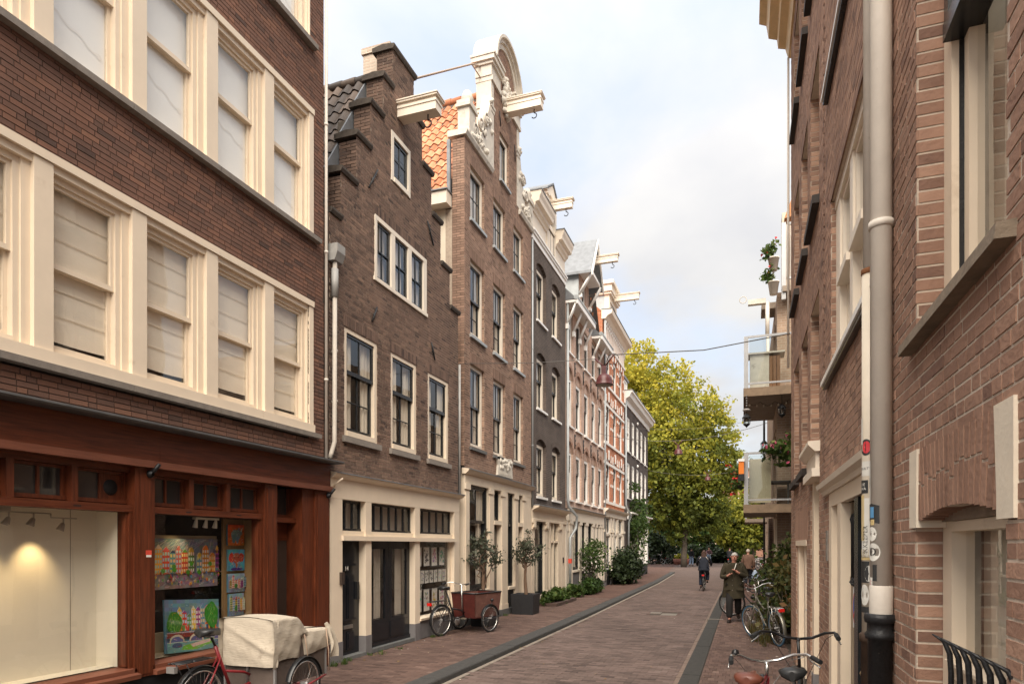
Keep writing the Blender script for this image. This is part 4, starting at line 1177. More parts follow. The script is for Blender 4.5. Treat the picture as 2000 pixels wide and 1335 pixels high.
# side wall, gutter box, roof
b = K.mb(); P = b.P; b.quad(P(14.47, 0, -.5), P(14.47, 0, -8), P(14.47, 9.95, -8), P(14.47, 9.95, -.5)); b.build('side_wall', PLASTER, K.root)
K.box('gutter_box', CREAM2, 14.17, 14.47, 9.92, 10.22, -3.4, -.34); K.box('gutter_lead', LEAD, 14.13, 14.48, 10.222, 10.25, -3.4, -.32)
roof_tiles(K, (17.3, 14.45), (14.28, 10.25), -.40, -3.6, TILE_O)
b = K.mb(); P = b.P; b.quad(P(19.66, 10.25, -.4), P(19.66, 10.25, -8), P(17.3, 14.45, -8), P(17.3, 14.45, -.4)); b.quad(P(14.3, 10.25, -3.5), P(14.3, 10.25, -8), P(17.3, 14.45, -8), P(17.3, 14.45, -3.5)); b.quad(P(14.47, 0, -8), P(19.66, 0, -8), P(19.66, 10.3, -8), P(14.47, 10.3, -8)); b.quad(P(14.3, 10.25, -8), P(19.66, 10.25, -8), P(17.3, 14.45, -8), P(17.3, 14.45, -8)); b.quad(P(19.66, 0, -.3), P(19.66, 0, -8), P(19.66, 10.3, -8), P(19.66, 10.3, -.3)); b.build('roof_back', TILE_O, K.root)
for i in range(11):
    b = K.mb(); b.lathe([(.12, 0), (.125, .02), (.105, .33)], b.P(17.3, 14.46, -.42 - i * .3), 10, axis=(-1, 0, 0), t=RND.random()); b.build('ridge_tile', TILE_O, K.root)
K.box('lead_strip', LEAD, 14.36, 14.45, 10.2, 11.5, -.42, -.34)
# stone dressings: shoulders, scrolls, pilasters, round pediment
for a, c, s in ((14.40, 16.2, 1), (18.42, 19.72, -1)):
    b = K.mb(); b.fprism([(-.42, 11.58), (.05, 11.58), (.09, 11.66), (.09, 11.70), (-.42, 11.73)], a, c); b.build('shoulder_coping', OFFW, K.root)
    # scroll: a curved carved slab rising to the neck
    u_in = 16.2 if s > 0 else 18.42; u_out = 14.75 if s > 0 else 19.5
    n = 12; pts = [(u_in, 11.73)]
    prof = []
    for i in range(n + 1):
        t = i / n; u = u_in + (u_out - u_in) * (1 - t); z = 11.73 + .85 * (t < .0) + (2.0 * t ** 2.2) + .45 * math.exp(-((t - .12) / .1) ** 2)
        prof.append((u, z))
    b = K.mb(); b.fpoly([(u_out, 11.73)] + prof + [(u_in, 11.73)], -.24, .02); sc_ = b.build('scroll', OFFW, K.root)
    q = K.mb(); r9 = random.Random(5)
    for i in range(34):
        t = r9.random(); u = u_in + (u_out - u_in) * (1 - t); zt = 11.75 + 2.0 * t ** 2.2; z = 11.75 + (zt - 11.7) * r9.random()
        q.lathe([(0, .09), (.05 * r9.uniform(.6, 1.5), .06), (.08 * r9.uniform(.6, 1.4), 0)], q.P(u, z, .01), 7, axis=(1, r9.uniform(-.4, .4), r9.uniform(-.4, .4)))
    for k in range(3):
        uc = u_out + (u_in - u_out) * (.2 + .25 * k); zc = 12.0 + .35 * k
        q.tube([q.P(uc + .2 * (1 - i / 16) * math.cos(i * .8), zc + .2 * (1 - i / 16) * math.sin(i * .8), .04) for i in range(15)], .035, 6)
    q.build('carving', OFFW, sc_, kind='stuff')
    q = K.mb(); up = u_out + s * .05; q.fb(up - .2, up + .2, 11.73, 12.35, -.24, .06); q.fb(up - .26, up + .26, 12.35, 12.42, -.28, .1); q.fb(up - .23, up + .23, 12.42, 12.52, -.26, .08); q.lathe([(.0, .34), (.09, .3), (.16, .12), (.10, 0)], q.P(up, 12.52, -.08), 12); q.build('vase_pedestal', OFFW, sc_)
for u, s in ((16.2, 1), (18.42, -1)):
    b = K.mb(); a, c = (u - .04, u + .16) if s > 0 else (u - .16, u + .04)
    b.fb(a, c, 11.75, 14.0, -.40, .015); b.fb(a - .05, c + .04, 13.3, 13.36, -.44, .05); b.fb(a - .03, c + .03, 13.20, 13.3, -.42, .03)
    b.build('neck_pilaster', OFFW, K.root)
    b = K.mb(); a, c = (u - .08, u + .62) if s > 0 else (u - .62, u + .08)
    b.fb(a + .03, c, 14.0, 14.12, -.42, .06); b.fb(a + .01, c, 14.12, 14.40, -.42, .035); b.fb(a - .03, c, 14.40, 14.48, -.45, .09); b.fb(a - .08, c + .03, 14.48, 14.60, -.5, .14); b.fb(a - .10, c + .03, 14.60, 14.66, -.52, .17)
    b.build('pilaster_cap', OFFW, K.root)
def arc(r, n=28, c=kc, z=14.62): return [(c + r * math.cos(PI * i / n), z + r * math.sin(PI * i / n)) for i in range(n + 1)]
for nm, r0, r1, d0, d1 in (('pediment_moulding', .80, .93, -.3, .035), ('pediment_moulding', .93, 1.03, -.4, .09), ('pediment_coping', 1.03, 1.10, -.52, .17)):
    b = K.mb(); a, c = arc(r0), arc(r1)
    for i in range(28):
        b.fpoly([a[i], a[i + 1], c[i + 1], c[i]], d0, d1)
    b.build(nm, OFFW, K.root)
# lichen on the coping, cartouche, anchors
q = K.mb(); r9 = random.Random(8)
for i in range(46):
    an = r9.uniform(0, 2 * PI); rr = .38 * r9.random() ** .5
    q.lathe([(0, .12), (.06 * r9.uniform(.5, 1.5), .08), (.10 * r9.uniform(.5, 1.3), 0)], q.P(kc + rr * .75 * math.cos(an), 14.2 + rr * 1.5 * math.sin(an), .0), 7, axis=(1, r9.uniform(-.5, .5), r9.uniform(-.5, .5)))
q.lathe([(0, .1), (.16, .08), (.24, .0)], q.P(kc, 14.1, .02), 14, axis=(1, 0, 0)); q.build('cartouche', OFFW, K.root)
hoist_beam(K, 17.3, 13.76, 1.05, .26, .3)
q = K.mb(); q.tube([q.P(16.75, 13.55, .03), q.P(16.85, 13.2, .03)], .015, 6); q.tube([q.P(18.0, 13.35, .03), q.P(18.05, 12.9, .03)], .015, 6); q.build('wall_anchor', IRON, K.root)
# the long tie rod from the stepped gable's beam to the pediment
q = K.mb(); q.tube([q.P(16.22, 14.45, -.28), q.P(15.6, 14.1, -.3), q.P(11.7, 11.05, -.4)], .022, 6); q.tube([q.P(16.2, 14.12, -.28), q.P(15.6, 14.1, -.3)], .015, 6); q.build('tie_rod', mat('rusty_rod', (.33, .25, .19), .8), K.root)
# gable stone over the shop
b = K.mb(); b.fpoly([(16.55, 3.78), (17.75, 3.78), (17.7, 4.05), (17.78, 4.25), (17.6, 4.32), (17.15, 4.28), (16.7, 4.32), (16.52, 4.25), (16.6, 4.05)], 0, .06)
gs = b.build('gable_stone', OFFW, K.root)
q = K.mb()
for i in range(30):
    q.lathe([(0, .05), (.05, .03), (.09, 0)], q.P(RND.uniform(16.7, 17.6), RND.uniform(3.98, 4.22), .05), 7, axis=(1, RND.uniform(-.4, .4), 0))
for i in range(9): q.fb(16.66 + i * .105, 16.73 + i * .105, 3.83, 3.90, .055, .068)
q.build('carving', OFFW, gs)
# shopfront
b = K.mb(); b.fprism([(-.05, 3.60), (.05, 3.60), (.12, 3.66), (.14, 3.70), (.14, 3.715), (-.05, 3.74)], 14.4, 19.72); b.build('shop_cornice', CREAM, K.root)
b = K.mb(); b.fprism([(-.05, 3.742), (.145, 3.717), (.15, 3.70), (.155, 3.70), (.155, 3.72), (-.05, 3.75)], 14.4, 19.73); b.build('cornice_lead', LEAD, K.root)
K.box('shop_fascia', CREAM, 14.46, 19.66, 3.38, 3.598, -.12, .01)
pil = [(14.46, 14.73), (16.02, 16.42), (16.95, 17.5), (18.06, 18.42), (18.80, 19.66)]
for a, c in pil:
    b = K.mb(); b.fb(a, c, .17, 3.378, -.16, .0)
    b.fb(a + .03, min(a + .26, c - .02), .3, 3.2, -.001, .02); b.fb(a - .02, min(a + .3, c), 3.24, 3.378, -.001, .045); b.fb(a, c, .17, .30, -.001, .022)
    b.build('pilaster', CREAM, K.root)
K.box('doorstep', BLUEST, 14.46, 18.1, 0, .168, -.16, .03); K.box('doorstep', BLUEST, 18.1, 19.66, 0, .168, -.16, .02)
K.box('window_base', BLACKB, 14.73, 16.02, .17, .72, -.16, -.03); K.box('window_base', BLACKB, 17.5, 18.06, .17, .68, -.16, -.03)
for a, c, z0, cols in ((14.73, 16.02, .72, 2), (17.5, 18.06, .68, 2)):
    b = K.mb(); b.fprism([(-.16, z0), (.03, z0), (.03, z0 + .07), (-.16, z0 + .1)], a, c); b.build('window_sill', CREAM, K.root)
    window(K, a, c, z0 + .1, 3.376, fz=-.06, fw=.05, fm='black_green_paint', up=(2, 1), lo=(1, 1), split=.66, sw=.05, curtain='full' if c > 17 else 'drape', cm='pale_curtain', seed=6)
for a, c, cm in ((16.42, 16.95, DRAPE), (18.42, 18.80, DRAPED)):
    K.box('door_rail', CREAM, a, c, 2.46, 2.57, -.14, .02)
    window(K, a, c, 2.57, 3.376, fz=-.08, fw=.04, fm='black_green_paint', lo=(1, 1), split=0, sw=.04, curtain='full', cm='shaded_curtain')
    door(K, a, c, .17, 2.46, -.13, DARK, [(.12, .88, .05, .28)], glass=[(.15, .85, .36, .95)])
# ================================================================ black brick house with two cornices
BT_4 = brick_tex_mat('black_brown_brick', (.078, .059, .050), (.108, .080, .067), (.16, .135, .115), .2, .062)
BT_5 = brick_tex_mat('pink_brick', (.44, .28, .21), (.50, .32, .24), (.52, .43, .36), .2, .062)
BT_6 = brick_tex_mat('orange_brick', (.46, .135, .055), (.52, .17, .075), (.50, .36, .26), .2, .062)
BT_5A = brick_tex_mat('arch_brick', (.29, .15, .10), (.34, .18, .12), (.40, .32, .26), .2, .062)
BT_7 = brick_tex_mat('dark_grey_brick', (.060, .046, .042), (.085, .064, .056), (.12, .10, .09), .2, .062)
def block(H, zt, depth=7., m=None, name='rear_walls', zs=0.):
    """flanks and back, so each house is a solid block"""
    b = H.mb(); P = b.P; u0, u1 = H.y0 + .01, H.y1 - .01
    b.quad(P(u0, zs, -.05), P(u0, zs, -depth), P(u0, zt, -depth), P(u0, zt, -.05)); b.quad(P(u1, zs, -.05), P(u1, zs, -depth), P(u1, zt, -depth), P(u1, zt, -.05))
    b.quad(P(u0, zs, -depth), P(u1, zs, -depth), P(u1, zt, -depth), P(u0, zt, -depth)); b.quad(P(u0, zt, -.05), P(u1, zt, -.05), P(u1, zt, -depth), P(u0, zt, -depth))
    return b.build(name, m, H.root)
def seg_lintel(H, a, c, z1, rise, h, m, d=.006, name='arch_bricks'):
    w = c - a; rr = (w * w / 4 + rise * rise) / (2 * rise); cu = (a + c) / 2; cz = z1 - rr
    an = math.asin(w / 2 / rr); n = 12; b = H.mb()
    for i in range(n):
        t0 = -an + 2 * an * (i + .08) / n; t1 = -an + 2 * an * (i + .92) / n
        b.fpoly([(cu + rr * math.sin(t0), cz + rr * math.cos(t0)), (cu + rr * math.sin(t1), cz + rr * math.cos(t1)), (cu + (rr + h) * math.sin(t1), cz + (rr + h) * math.cos(t1)), (cu + (rr + h) * math.sin(t0), cz + (rr + h) * math.cos(t0))], -.004, d)
    return b.build(name, m, H.root, kind='stuff')
B4 = House('black_brick_house', 'black brick house with white double cornices, a white dormer and a cream panelled shopfront', 'house', 1, LX, 19.68, 23.84)
cols4 = [(20.22, 21.30), (22.02, 23.08)]; rows4 = [(3.50, 5.35), (6.31, 8.13), (9.12, 11.0)]
op4 = [(a, c, z0, z1, .16, .2) for a, c in cols4 for z0, z1 in rows4]
plain_wall(B4, 3.05, 11.46, lambda z: [(19.68, 23.84)], op4, BT_4, .2)
interior(B4, .1, 11.4, 1.0); block(B4, 11.6, 7, BT_4)
for z0, z1 in rows4:
    for i, (a, c) in enumerate(cols4):
        B4.box('arch_infill', BT_4, a, c, z1 - .17, z1, -.16, -.09); window(B4, a, c, z0, z1 - .17, fz=-.11, fw=.10, fm='pale_cream_paint', up=(1, 1), lo=(1, 1), split=.58, sw=.05, curtain='full', cm='pale_curtain', seed=i, sill='board', sillm='white_paint', sill_over=.04, sill_h=.09, sill_d=.06)
        seg_lintel(B4, a, c, z1, .16, .2, BT_4)
b = B4.mb(); b.fb(19.70, 23.82, 11.46, 11.62, -.1, .03); b.fb(19.70, 23.82, 11.62, 11.70, -.1, .07); b.fb(19.70, 23.82, 11.70, 11.76, -.1, .10); b.build('frieze_board', WHITE, B4.root)
B4.box('attic_wall', CREAM2, 19.70, 23.82, 11.762, 12.62, -.5, -.02)
def cornice(H, a, c, z, h, proj, name='cornice', m=CREAM2):
    b = H.mb(); b.fprism([(-.3, z), (.02, z), (.05, z + h * .12), (proj * .35, z + h * .2), (proj * .4, z + h * .38), (proj * .75, z + h * .42), (proj * .8, z + h * .62), (proj * .95, z + h * .8), (proj, z + h), (-.3, z + h)], a, c)
    o = b.build(name, m, H.root)
    b = H.mb(); b.fb(a - .02, c + .02, z + h + .002, z + h + .03, -.3, proj + .02); b.build('cornice_lead', LEAD, o); return o
cornice(B4, 19.70, 21.35, 12.35, .55, .32); cornice(B4, 22.45, 23.82, 12.35, .55, .32)
window(B4, 21.38, 22.42, 11.78, 12.70, fz=.02, fw=.08, fm='pale_cream_paint', lo=(2, 1), split=0, curtain='half', cm='pale_curtain')
b = B4.mb(); b.fb(21.30, 21.50, 12.7, 13.62, -.6, .03); b.fb(22.30, 22.50, 12.7, 13.62, -.6, .03); b.fb(21.26, 21.54, 13.62, 13.70, -.64, .07); b.fb(22.26, 22.54, 13.62, 13.70, -.64, .07); b.fb(21.5, 22.3, 12.7, 12.82, -.5, .0); b.fb(21.5, 22.3, 13.5, 13.7, -.5, .0); b.build('dormer_frame', CREAM2, B4.root)
B4.box('dormer_pane', MATS['door_glass'], 21.5, 22.3, 12.82, 13.5, -.1, -.08)
b = B4.mb(); b.fpoly([(21.2, 13.72), (22.6, 13.72), (21.9, 14.16)], -.62, .06); b.build('dormer_gable', CREAM2, B4.root)
b = B4.mb(); b.fpoly([(21.24, 12.7), (22.56, 12.7), (22.56, 13.7), (21.9, 14.1), (21.24, 13.7)], -3, -.64); b.build('dormer_sides', ZINC, B4.root)
b = B4.mb(); P = b.P; b.fpoly([(21.15, 13.72), (21.9, 14.2), (22.65, 13.72), (22.65, 13.78), (21.9, 14.26), (21.15, 13.78)], -3, .1); b.build('dormer_roof', LEAD, B4.root)
hoist_beam(B4, 21.9, 13.30, .75, .17, .26)
b = B4.mb(); b.fprism([(-.5, 12.6), (-2.4, 14.0), (-5, 14.0), (-5, 11.6), (-.5, 11.6)], 19.72, 23.80); b.build('roof', TILE_O, B4.root)
b = B4.mb(); b.fb(20.0, 20.5, 12.9, 14.05, -1.4, -.8); b.fb(19.96, 20.54, 14.05, 14.14, -1.44, -.76); b.lathe([(.14, 0), (.13, .3), (.11, .3), (.11, .1)], b.P(20.25, 14.14, -1.1), 12); b.build('chimney', TILE_O, B4.root)
downpipe(B4, 19.70, .03, .028, 3.1, 11.4, ZINC, bands=(5, 8, 10.4))
# panelled shopfront
b = B4.mb(); b.fprism([(-.1, 2.68), (.05, 2.68), (.05, 2.74), (.02, 2.76), (.02, 3.0), (.1, 3.06), (.22, 3.1), (.24, 3.15), (-.1, 3.18)], 19.72, 23.86); b.build('shop_entablature', CREAM, B4.root)
b = B4.mb(); b.fb(19.72, 23.88, 3.152, 3.185, -.1, .25); b.build('cornice_lead', LEAD, B4.root)
for a, c in ((19.72, 20.02), (21.12, 21.5), (22.85, 23.28)):
    b = B4.mb(); b.fb(a, c, .05, 2.678, -.16, .0); b.fb(a - .015, c + .015, 2.42, 2.48, -.1, .03); b.fb(a + .05, c - .05, 2.48, 2.678, -.1, .07); b.fb(a - .02, c + .02, 2.62, 2.678, -.1, .055); b.fb(a, c, .05, .4, -.1, .018); b.build('pilaster', CREAM, B4.root)
for a, c in ((21.86, 22.02), (22.3, 22.42)): B4.box('door_post', CREAM, a, c, .05, 2.678, -.16, -.03)
b = B4.mb(); b.fb(23.3, 23.82, .05, 2.678, -.16, .0); b.build('pilaster', CREAM, B4.root)
B4.box('shop_base', CREAM, 20.02, 21.12, .05, .30, -.16, -.02); B4.box('step', BLUEST, 19.7, 23.82, 0, .048, -.1, .06)
window(B4, 20.02, 21.12, .30, 2.678, fz=-.07, fw=.05, fm='black_green_paint', up=(1, 1), lo=(2, 1), split=.68, sw=.05, curtain='half', cm='pale_curtain')
window(B4, 21.5, 21.86, .30, 2.678, fz=-.09, fw=.04, fm='black_green_paint', lo=(1, 1), split=0, curtain='full', cm='shaded_curtain')
for a, c in ((22.02, 22.3), (22.42, 22.85)):
    B4.box('door_rail', CREAM, a, c, 2.0, 2.07, -.14, -.01); B4.box('pane', MATS['door_glass'], a, c, 2.07, 2.678, -.12, -.11); door(B4, a, c, .05, 2.0, -.12, DARK, [(.15, .85, .08, .3), (.15, .85, .4, .9)])
B4.box('bell_plate', IRON, 23.45, 23.55, 1.28, 1.48, 0, .03)

# ================================================================ pink brick house with five arched bays
B5 = House('pink_brick_house', 'pink brick house with five bays of arched windows, bracketed eaves and a brick hoist dormer', 'house', 1, LX, 23.85, 30.90)
cols5 = [(24.02 + 1.43 * i, 24.98 + 1.43 * i) for i in range(5)]
rows5 = [(3.66, 5.84), (6.44, 8.64)]
op5 = [(a, c, z0, z1, .42, .16) for a, c in cols5 for z0, z1 in rows5] + [(a, c, 9.2, 10.72, 0, .16) for a, c in cols5]
plain_wall(B5, 3.3, 10.95, lambda z: [(23.85, 30.90)], op5, BT_5, .16)
interior(B5, .1, 10.9, 1.0); block(B5, 10.9, 7, BT_5)
for z0, z1 in rows5:
    for i, (a, c) in enumerate(cols5):
        seg_lintel(B5, a, c, z1, .42, .17, BT_5A)
        b = B5.mb(); w = c - a; rise = .40; rr = (w * w / 4 + rise * rise) / (2 * rise)
        b.fpoly([(a, z1 - .42)] + [(a + w * k / 10, z1 - rr + math.sqrt(max(0, rr * rr - (w * k / 10 - w / 2) ** 2))) for k in range(11)] + [(c, z1 - .42)], -.13, -.07); b.build('tympanum', BT_5, B5.root)
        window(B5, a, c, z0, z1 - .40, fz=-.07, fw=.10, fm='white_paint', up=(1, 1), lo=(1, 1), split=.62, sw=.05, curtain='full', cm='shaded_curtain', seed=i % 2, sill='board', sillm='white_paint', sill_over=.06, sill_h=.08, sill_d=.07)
        if i < 4:
            q = B5.mb(); u = c + .24; z = z1 + .1
            q.tube([q.P(u, z - .28, .02), q.P(u, z + .28, .02)], .022, 6)
            for k in (-.18, 0, .18): q.tube([q.P(u, z + k, .02), q.P(u + .10, z + k + .06, .03)], .02, 6)
            q.build('wall_anchor', IRON, B5.root)
for i, (a, c) in enumerate(cols5):
    window(B5, a, c, 9.2, 10.72, fz=-.07, fw=.10, fm='white_paint', lo=(1, 1), split=0, sw=.05, curtain='full', cm='shaded_curtain', sill='board', sillm='white_paint', sill_over=.06, sill_h=.08)
for ea, ec in ((23.87, 27.0), (28.35, 30.88)):
    b = B5.mb(); b.fb(ea, ec, 10.86, 10.95, -.1, .40); b.fb(ea, ec, 10.80, 10.97, .40, .46); b.build('eaves_board', WHITE, B5.root)
    b = B5.mb(); b.tube([b.P(ea - .02, 11.03, .40), b.P(ec, 11.03, .40)], .09, 10); b.build('gutter', ZINC, B5.root)
    b = B5.mb(); b.fprism([(.4, 11.0), (-1.6, 13.0), (-1.6, 10.98), (.4, 10.98)], ea, ec); b.build('eaves_roof', mat('slate', (.16, .165, .17), .6, .25, 8, .3, 30), B5.root)
    n = 3 if ec - ea > 3 else 2
    for k in range(n + 1):
        u = ea + .1 + (ec - ea - .2) * k / n
        for du in (-.05, .05):
            b = B5.mb(); b.tube([b.P(u + du, 10.05, .02), b.P(u + du, 10.84, .36)], .035, 4); b.fb(u + du - .04, u + du + .04, 9.92, 10.10, 0, .1); b.build('eaves_bracket', WHITE, B5.root)
# brick dormer with its gable roof and hoist
D0, D1 = 25.95, 27.75
plain_wall(B5, 10.98, 12.85, lambda z: [(D0, D1)], [(26.5, 27.2, 11.6, 12.75, 0, .12)], BT_5, .12, 'dormer_wall')
window(B5, 26.5, 27.2, 11.6, 12.75, fz=-.06, fw=.08, fm='white_paint', lo=(1, 1), split=0, curtain='full', cm='shaded_curtain', sill='board', sillm='white_paint')
b = B5.mb(); b.fpoly([(D0, 12.85), (D1, 12.85), ((D0 + D1) / 2, 14.15)], -.2, -.01); b.build('dormer_gable', mat('white_boards', (.76, .72, .66), .5), B5.root)
b = B5.mb(); P = b.P; b.quad(P(D0, 10.9, -.01), P(D0, 10.9, -3), P(D0, 12.9, -3), P(D0, 12.9, -.01)); b.quad(P(D1, 10.9, -.01), P(D1, 10.9, -3), P(D1, 12.9, -3), P(D1, 12.9, -.01)); b.build('dormer_sides', ZINC, B5.root)
m5 = (D0 + D1) / 2
b = B5.mb(); b.fpoly([(D0 - .22, 12.65), (m5, 14.3), (D1 + .22, 12.65), (D1 + .22, 12.75), (m5, 14.42), (D0 - .22, 12.75)], -2.0, .55); b.build('dormer_roof', LEAD, B5.root)
b = B5.mb()
for s in (-1, 1):
    e = m5 + s * 1.1
    b.fpoly([(m5, 14.4), (m5, 14.2), (e, 12.56), (e, 12.74)] if s < 0 else [(m5, 14.2), (m5, 14.4), (e, 12.74), (e, 12.56)], .56, .62)
b.build('barge_board', WHITE, B5.root)
for s in (-1, 1):
    u = m5 + s * .82
    b = B5.mb(); b.tube([b.P(u, 11.9, .02), b.P(u, 12.75, .52)], .05, 4); b.tube([b.P(u + s * .1, 11.95, .02), b.P(u + s * .1, 12.7, .5)], .05, 4); b.fb(u - .06, u + .16 if s > 0 else u + .06, 11.82, 11.96, 0, .12); b.build('dormer_bracket', WHITE, B5.root)
b = B5.mb(); b.fb(m5 - .85, m5 + .85, 12.78, 12.9, 0, .5); b.build('dormer_tie', WHITE, B5.root)
hoist_beam(B5, m5, 13.40, 1.4, .18, .24)
b = B5.mb(); b.fprism([(-1.6, 12.9), (-3, 13.6), (-5, 13.6), (-5, 10.9), (-1.6, 10.9)], 23.9, 30.85); b.build('roof', TILE_O, B5.root)
roof_tiles(B5, (29.2, 13.6), (30.9, 11.2), -.1, -2.6, TILE_O)
dp5 = downpipe(B5, 23.98, .06, .05, .25, 10.5, ZINC, bands=(5.5, 8.4), pts=[(24.15, .2, .1), (24.15, 2.2, .1), (24.55, 2.55, .22), (24.5, 3.0, .28), (23.98, 3.35, .1), (23.95, 3.6, .06), (23.95, 10.9, .06)])
b = B5.mb(); b.fb(24.09, 24.21, 1.25, 1.42, .04, .158); b.build('red_sticker', mat('red_sticker', (.62, .07, .04), .5), dp5)
# shopfront
b = B5.mb(); b.fprism([(-.1, 2.85), (.04, 2.85), (.04, 3.2), (.1, 3.26), (.16, 3.31), (-.1, 3.33)], 24.2, 30.88); b.build('shop_entablature', CREAM2, B5.root)
b = B5.mb(); b.fb(24.18, 30.9, 3.322, 3.345, -.1, .18); b.build('cornice_lead', LEAD, B5.root)
for a, c in ((23.87, 24.1), (24.45, 24.9), (26.05, 26.45), (27.35, 27.55), (27.15, 27.3), (28.45, 28.85), (29.25, 29.5), (29.95, 30.2), (30.45, 30.86)):
    b = B5.mb(); b.fb(a, c, .28, 2.848, -.14, .01); b.fb(a - .02, c + .02, 2.72, 2.848, -.1, .04); b.build('pilaster', CREAM2, B5.root)
    B5.box('pilaster_base', GREYB, a - .01, c + .01, 0, .278, -.14, .03)
for a, c, z0 in ((24.9, 26.05, .95), (27.55, 28.45, .95), (26.45, 27.15, .95), (28.85, 29.25, .4), (29.5, 29.95, .3)):
    B5.box('shop_base', GREYB, a, c, 0, z0 - .08, -.14, -.01); B5.box('shop_sill', CREAM2, a, c, z0 - .078, z0, -.14, .04)
    window(B5, a, c, z0, 2.848, fz=-.06, fw=.05, fm='black_green_paint', lo=(1, 1), split=0, sw=.05, curtain='drape', cm='pale_curtain', gm='window_glass_bright')
door(B5, 24.1, 24.45, .05, 2.45, -.1, DARK, [(.15, .85, .08, .4), (.15, .85, .5, .9)]); B5.box('door_rail', CREAM2, 24.1, 24.45, 2.452, 2.848, -.12, -.02)

# ================================================================ orange brick house with white bands
B6 = House('orange_brick_house', 'bright orange brick house striped with white bands under an ornate white cornice', 'house', 1, LX, 30.92, 36.58)
cols6 = [(31.55 + 1.75 * i, 32.6 + 1.75 * i) for i in range(3)]
rows6 = [(4.05, 6.12), (6.85, 8.92), (9.62, 11.25)]
op6 = [(a, c, z0, z1, .14, .14) for a, c in cols6 for z0, z1 in rows6]
plain_wall(B6, 3.65, 12.95, lambda z: [(30.92, 36.58)], op6, BT_6, .14)
interior(B6, .1, 12, 1.0); block(B6, 12.9, 7, BT_6)
BAND = mat('white_band', (.78, .74, .68), .6, .06, 4)
for z0, z1 in rows6:
    for i, (a, c) in enumerate(cols6):
        window(B6, a, c, z0, z1, fz=-.06, fw=.11, fm='white_paint', up=(1, 1), lo=(1, 1), split=.66, sw=.05, curtain='full', cm='shaded_curtain', seed=i % 2, rise=.1)
        m_ = (a + c) / 2
        B6.box('keystone', BAND, m_ - .1, m_ + .1, z1 - .06, z1 + .40, 0, .05)
        for u in (a - .16, c + .02): B6.box('white_block', BAND, u, u + .14, z1 - .14, z1 + .22, 0, .03)
        for zz in (z0 + (z1 - z0) * .36, z0 + (z1 - z0) * .68):
            for u in (a - .22, c + .03): B6.box('white_block', BAND, u, u + .19, zz, zz + .13, 0, .025)
        soldier(B6, a - .02, c + .02, z1, .3, BT_6, d=.02, rnd=random.Random(2), lean=.12, rise=.0)
    B6.box('sill_band', BAND, 30.93, 36.57, z0 - .13, z0 - .01, 0, .07)
    if z1 < 11: B6.box('string_band', BAND, 30.93, 36.57, z1 - .33, z1 - .2, 0, .022)
b = B6.mb()
for i in range(14):
    u = 31.1 + i * .39; b.fb(u, u + .1, 11.6, 12.3, 0, .05)
    b.fpoly([(u + .1, 12.1)] + [(u + .245 + .145 * math.cos(PI - PI * k / 6), 12.1 + .2 * math.sin(PI * k / 6)) for k in range(7)] + [(u + .39, 12.1), (u + .39, 12.38), (u + .1, 12.38)], 0, .06)
    b.lathe([(0, .06), (.08, .05), (.1, 0)], b.P(u + .05, 12.45, .05), 8, axis=(1, 0, 0))
b.build('arched_frieze', BAND, B6.root, kind='stuff')
B6.box('string_band', BAND, 30.93, 36.57, 11.48, 11.6, 0, .07)
b = B6.mb(); b.fprism([(-.1, 12.55), (.08, 12.55), (.2, 12.7), (.38, 12.78), (.42, 12.95), (-.1, 12.98)], 30.9, 36.7); b.build('cornice', CREAM2, B6.root)
b = B6.mb(); b.fb(30.88, 36.72, 12.985, 13.01, -.1, .44); b.build('cornice_lead', LEAD, B6.root)
b = B6.mb(); b.fb(32.6, 34.6, 12.95, 14.3, -2.4, -.3); b.build('dormer_sides', ZINC, B6.root)
b = B6.mb(); b.fb(32.6, 32.85, 13.0, 14.3, -.3, -.05); b.fb(34.35, 34.6, 13.0, 14.3, -.3, -.05); b.fb(32.85, 34.35, 14.05, 14.3, -.3, -.06); b.fb(33.2, 33.35, 13, 14.05, -.3, -.1); b.build('dormer_frame', CREAM2, B6.root)
B6.box('dormer_pane', MATS['door_glass'], 32.85, 34.35, 13.0, 14.05, -.28, -.2)
b = B6.mb(); b.fb(32.5, 34.7, 14.3, 14.42, -2.5, .05); b.fb(32.42, 34.78, 14.42, 14.75, -2.6, .1); b.fb(32.34, 34.86, 14.75, 14.92, -2.7, .2); b.build('dormer_cornice', CREAM2, B6.root)
hoist_beam(B6, 33.6, 14.25, 1.25, .2, .28)
b = B6.mb(); b.fprism([(-.1, 12.95), (-2.2, 14.9), (-5, 14.9), (-5, 12.9)], 31.0, 36.5); b.build('roof', TILE_O, B6.root)
b = B6.mb(); b.fprism([(-.1, 3.3), (.05, 3.3), (.05, 3.5), (.2, 3.6), (.24, 3.68), (-.1, 3.7)], 30.95, 37.0); b.build('shop_entablature', CREAM2, B6.root)
for a, c in ((30.95, 31.4), (32.6, 33.0), (33.3, 33.7), (34.4, 34.8), (36.0, 36.56)):
    b = B6.mb(); b.fb(a, c, .28, 3.298, -.14, .01); b.fb(a - .03, c + .03, 2.55, 2.68, -.1, .06); b.fb(a - .02, c + .02, .28, .7, -.1, .03); b.build('pilaster', CREAM2, B6.root); B6.box('pilaster_base', GREYB, a - .02, c + .02, 0, .278, -.14, .04)
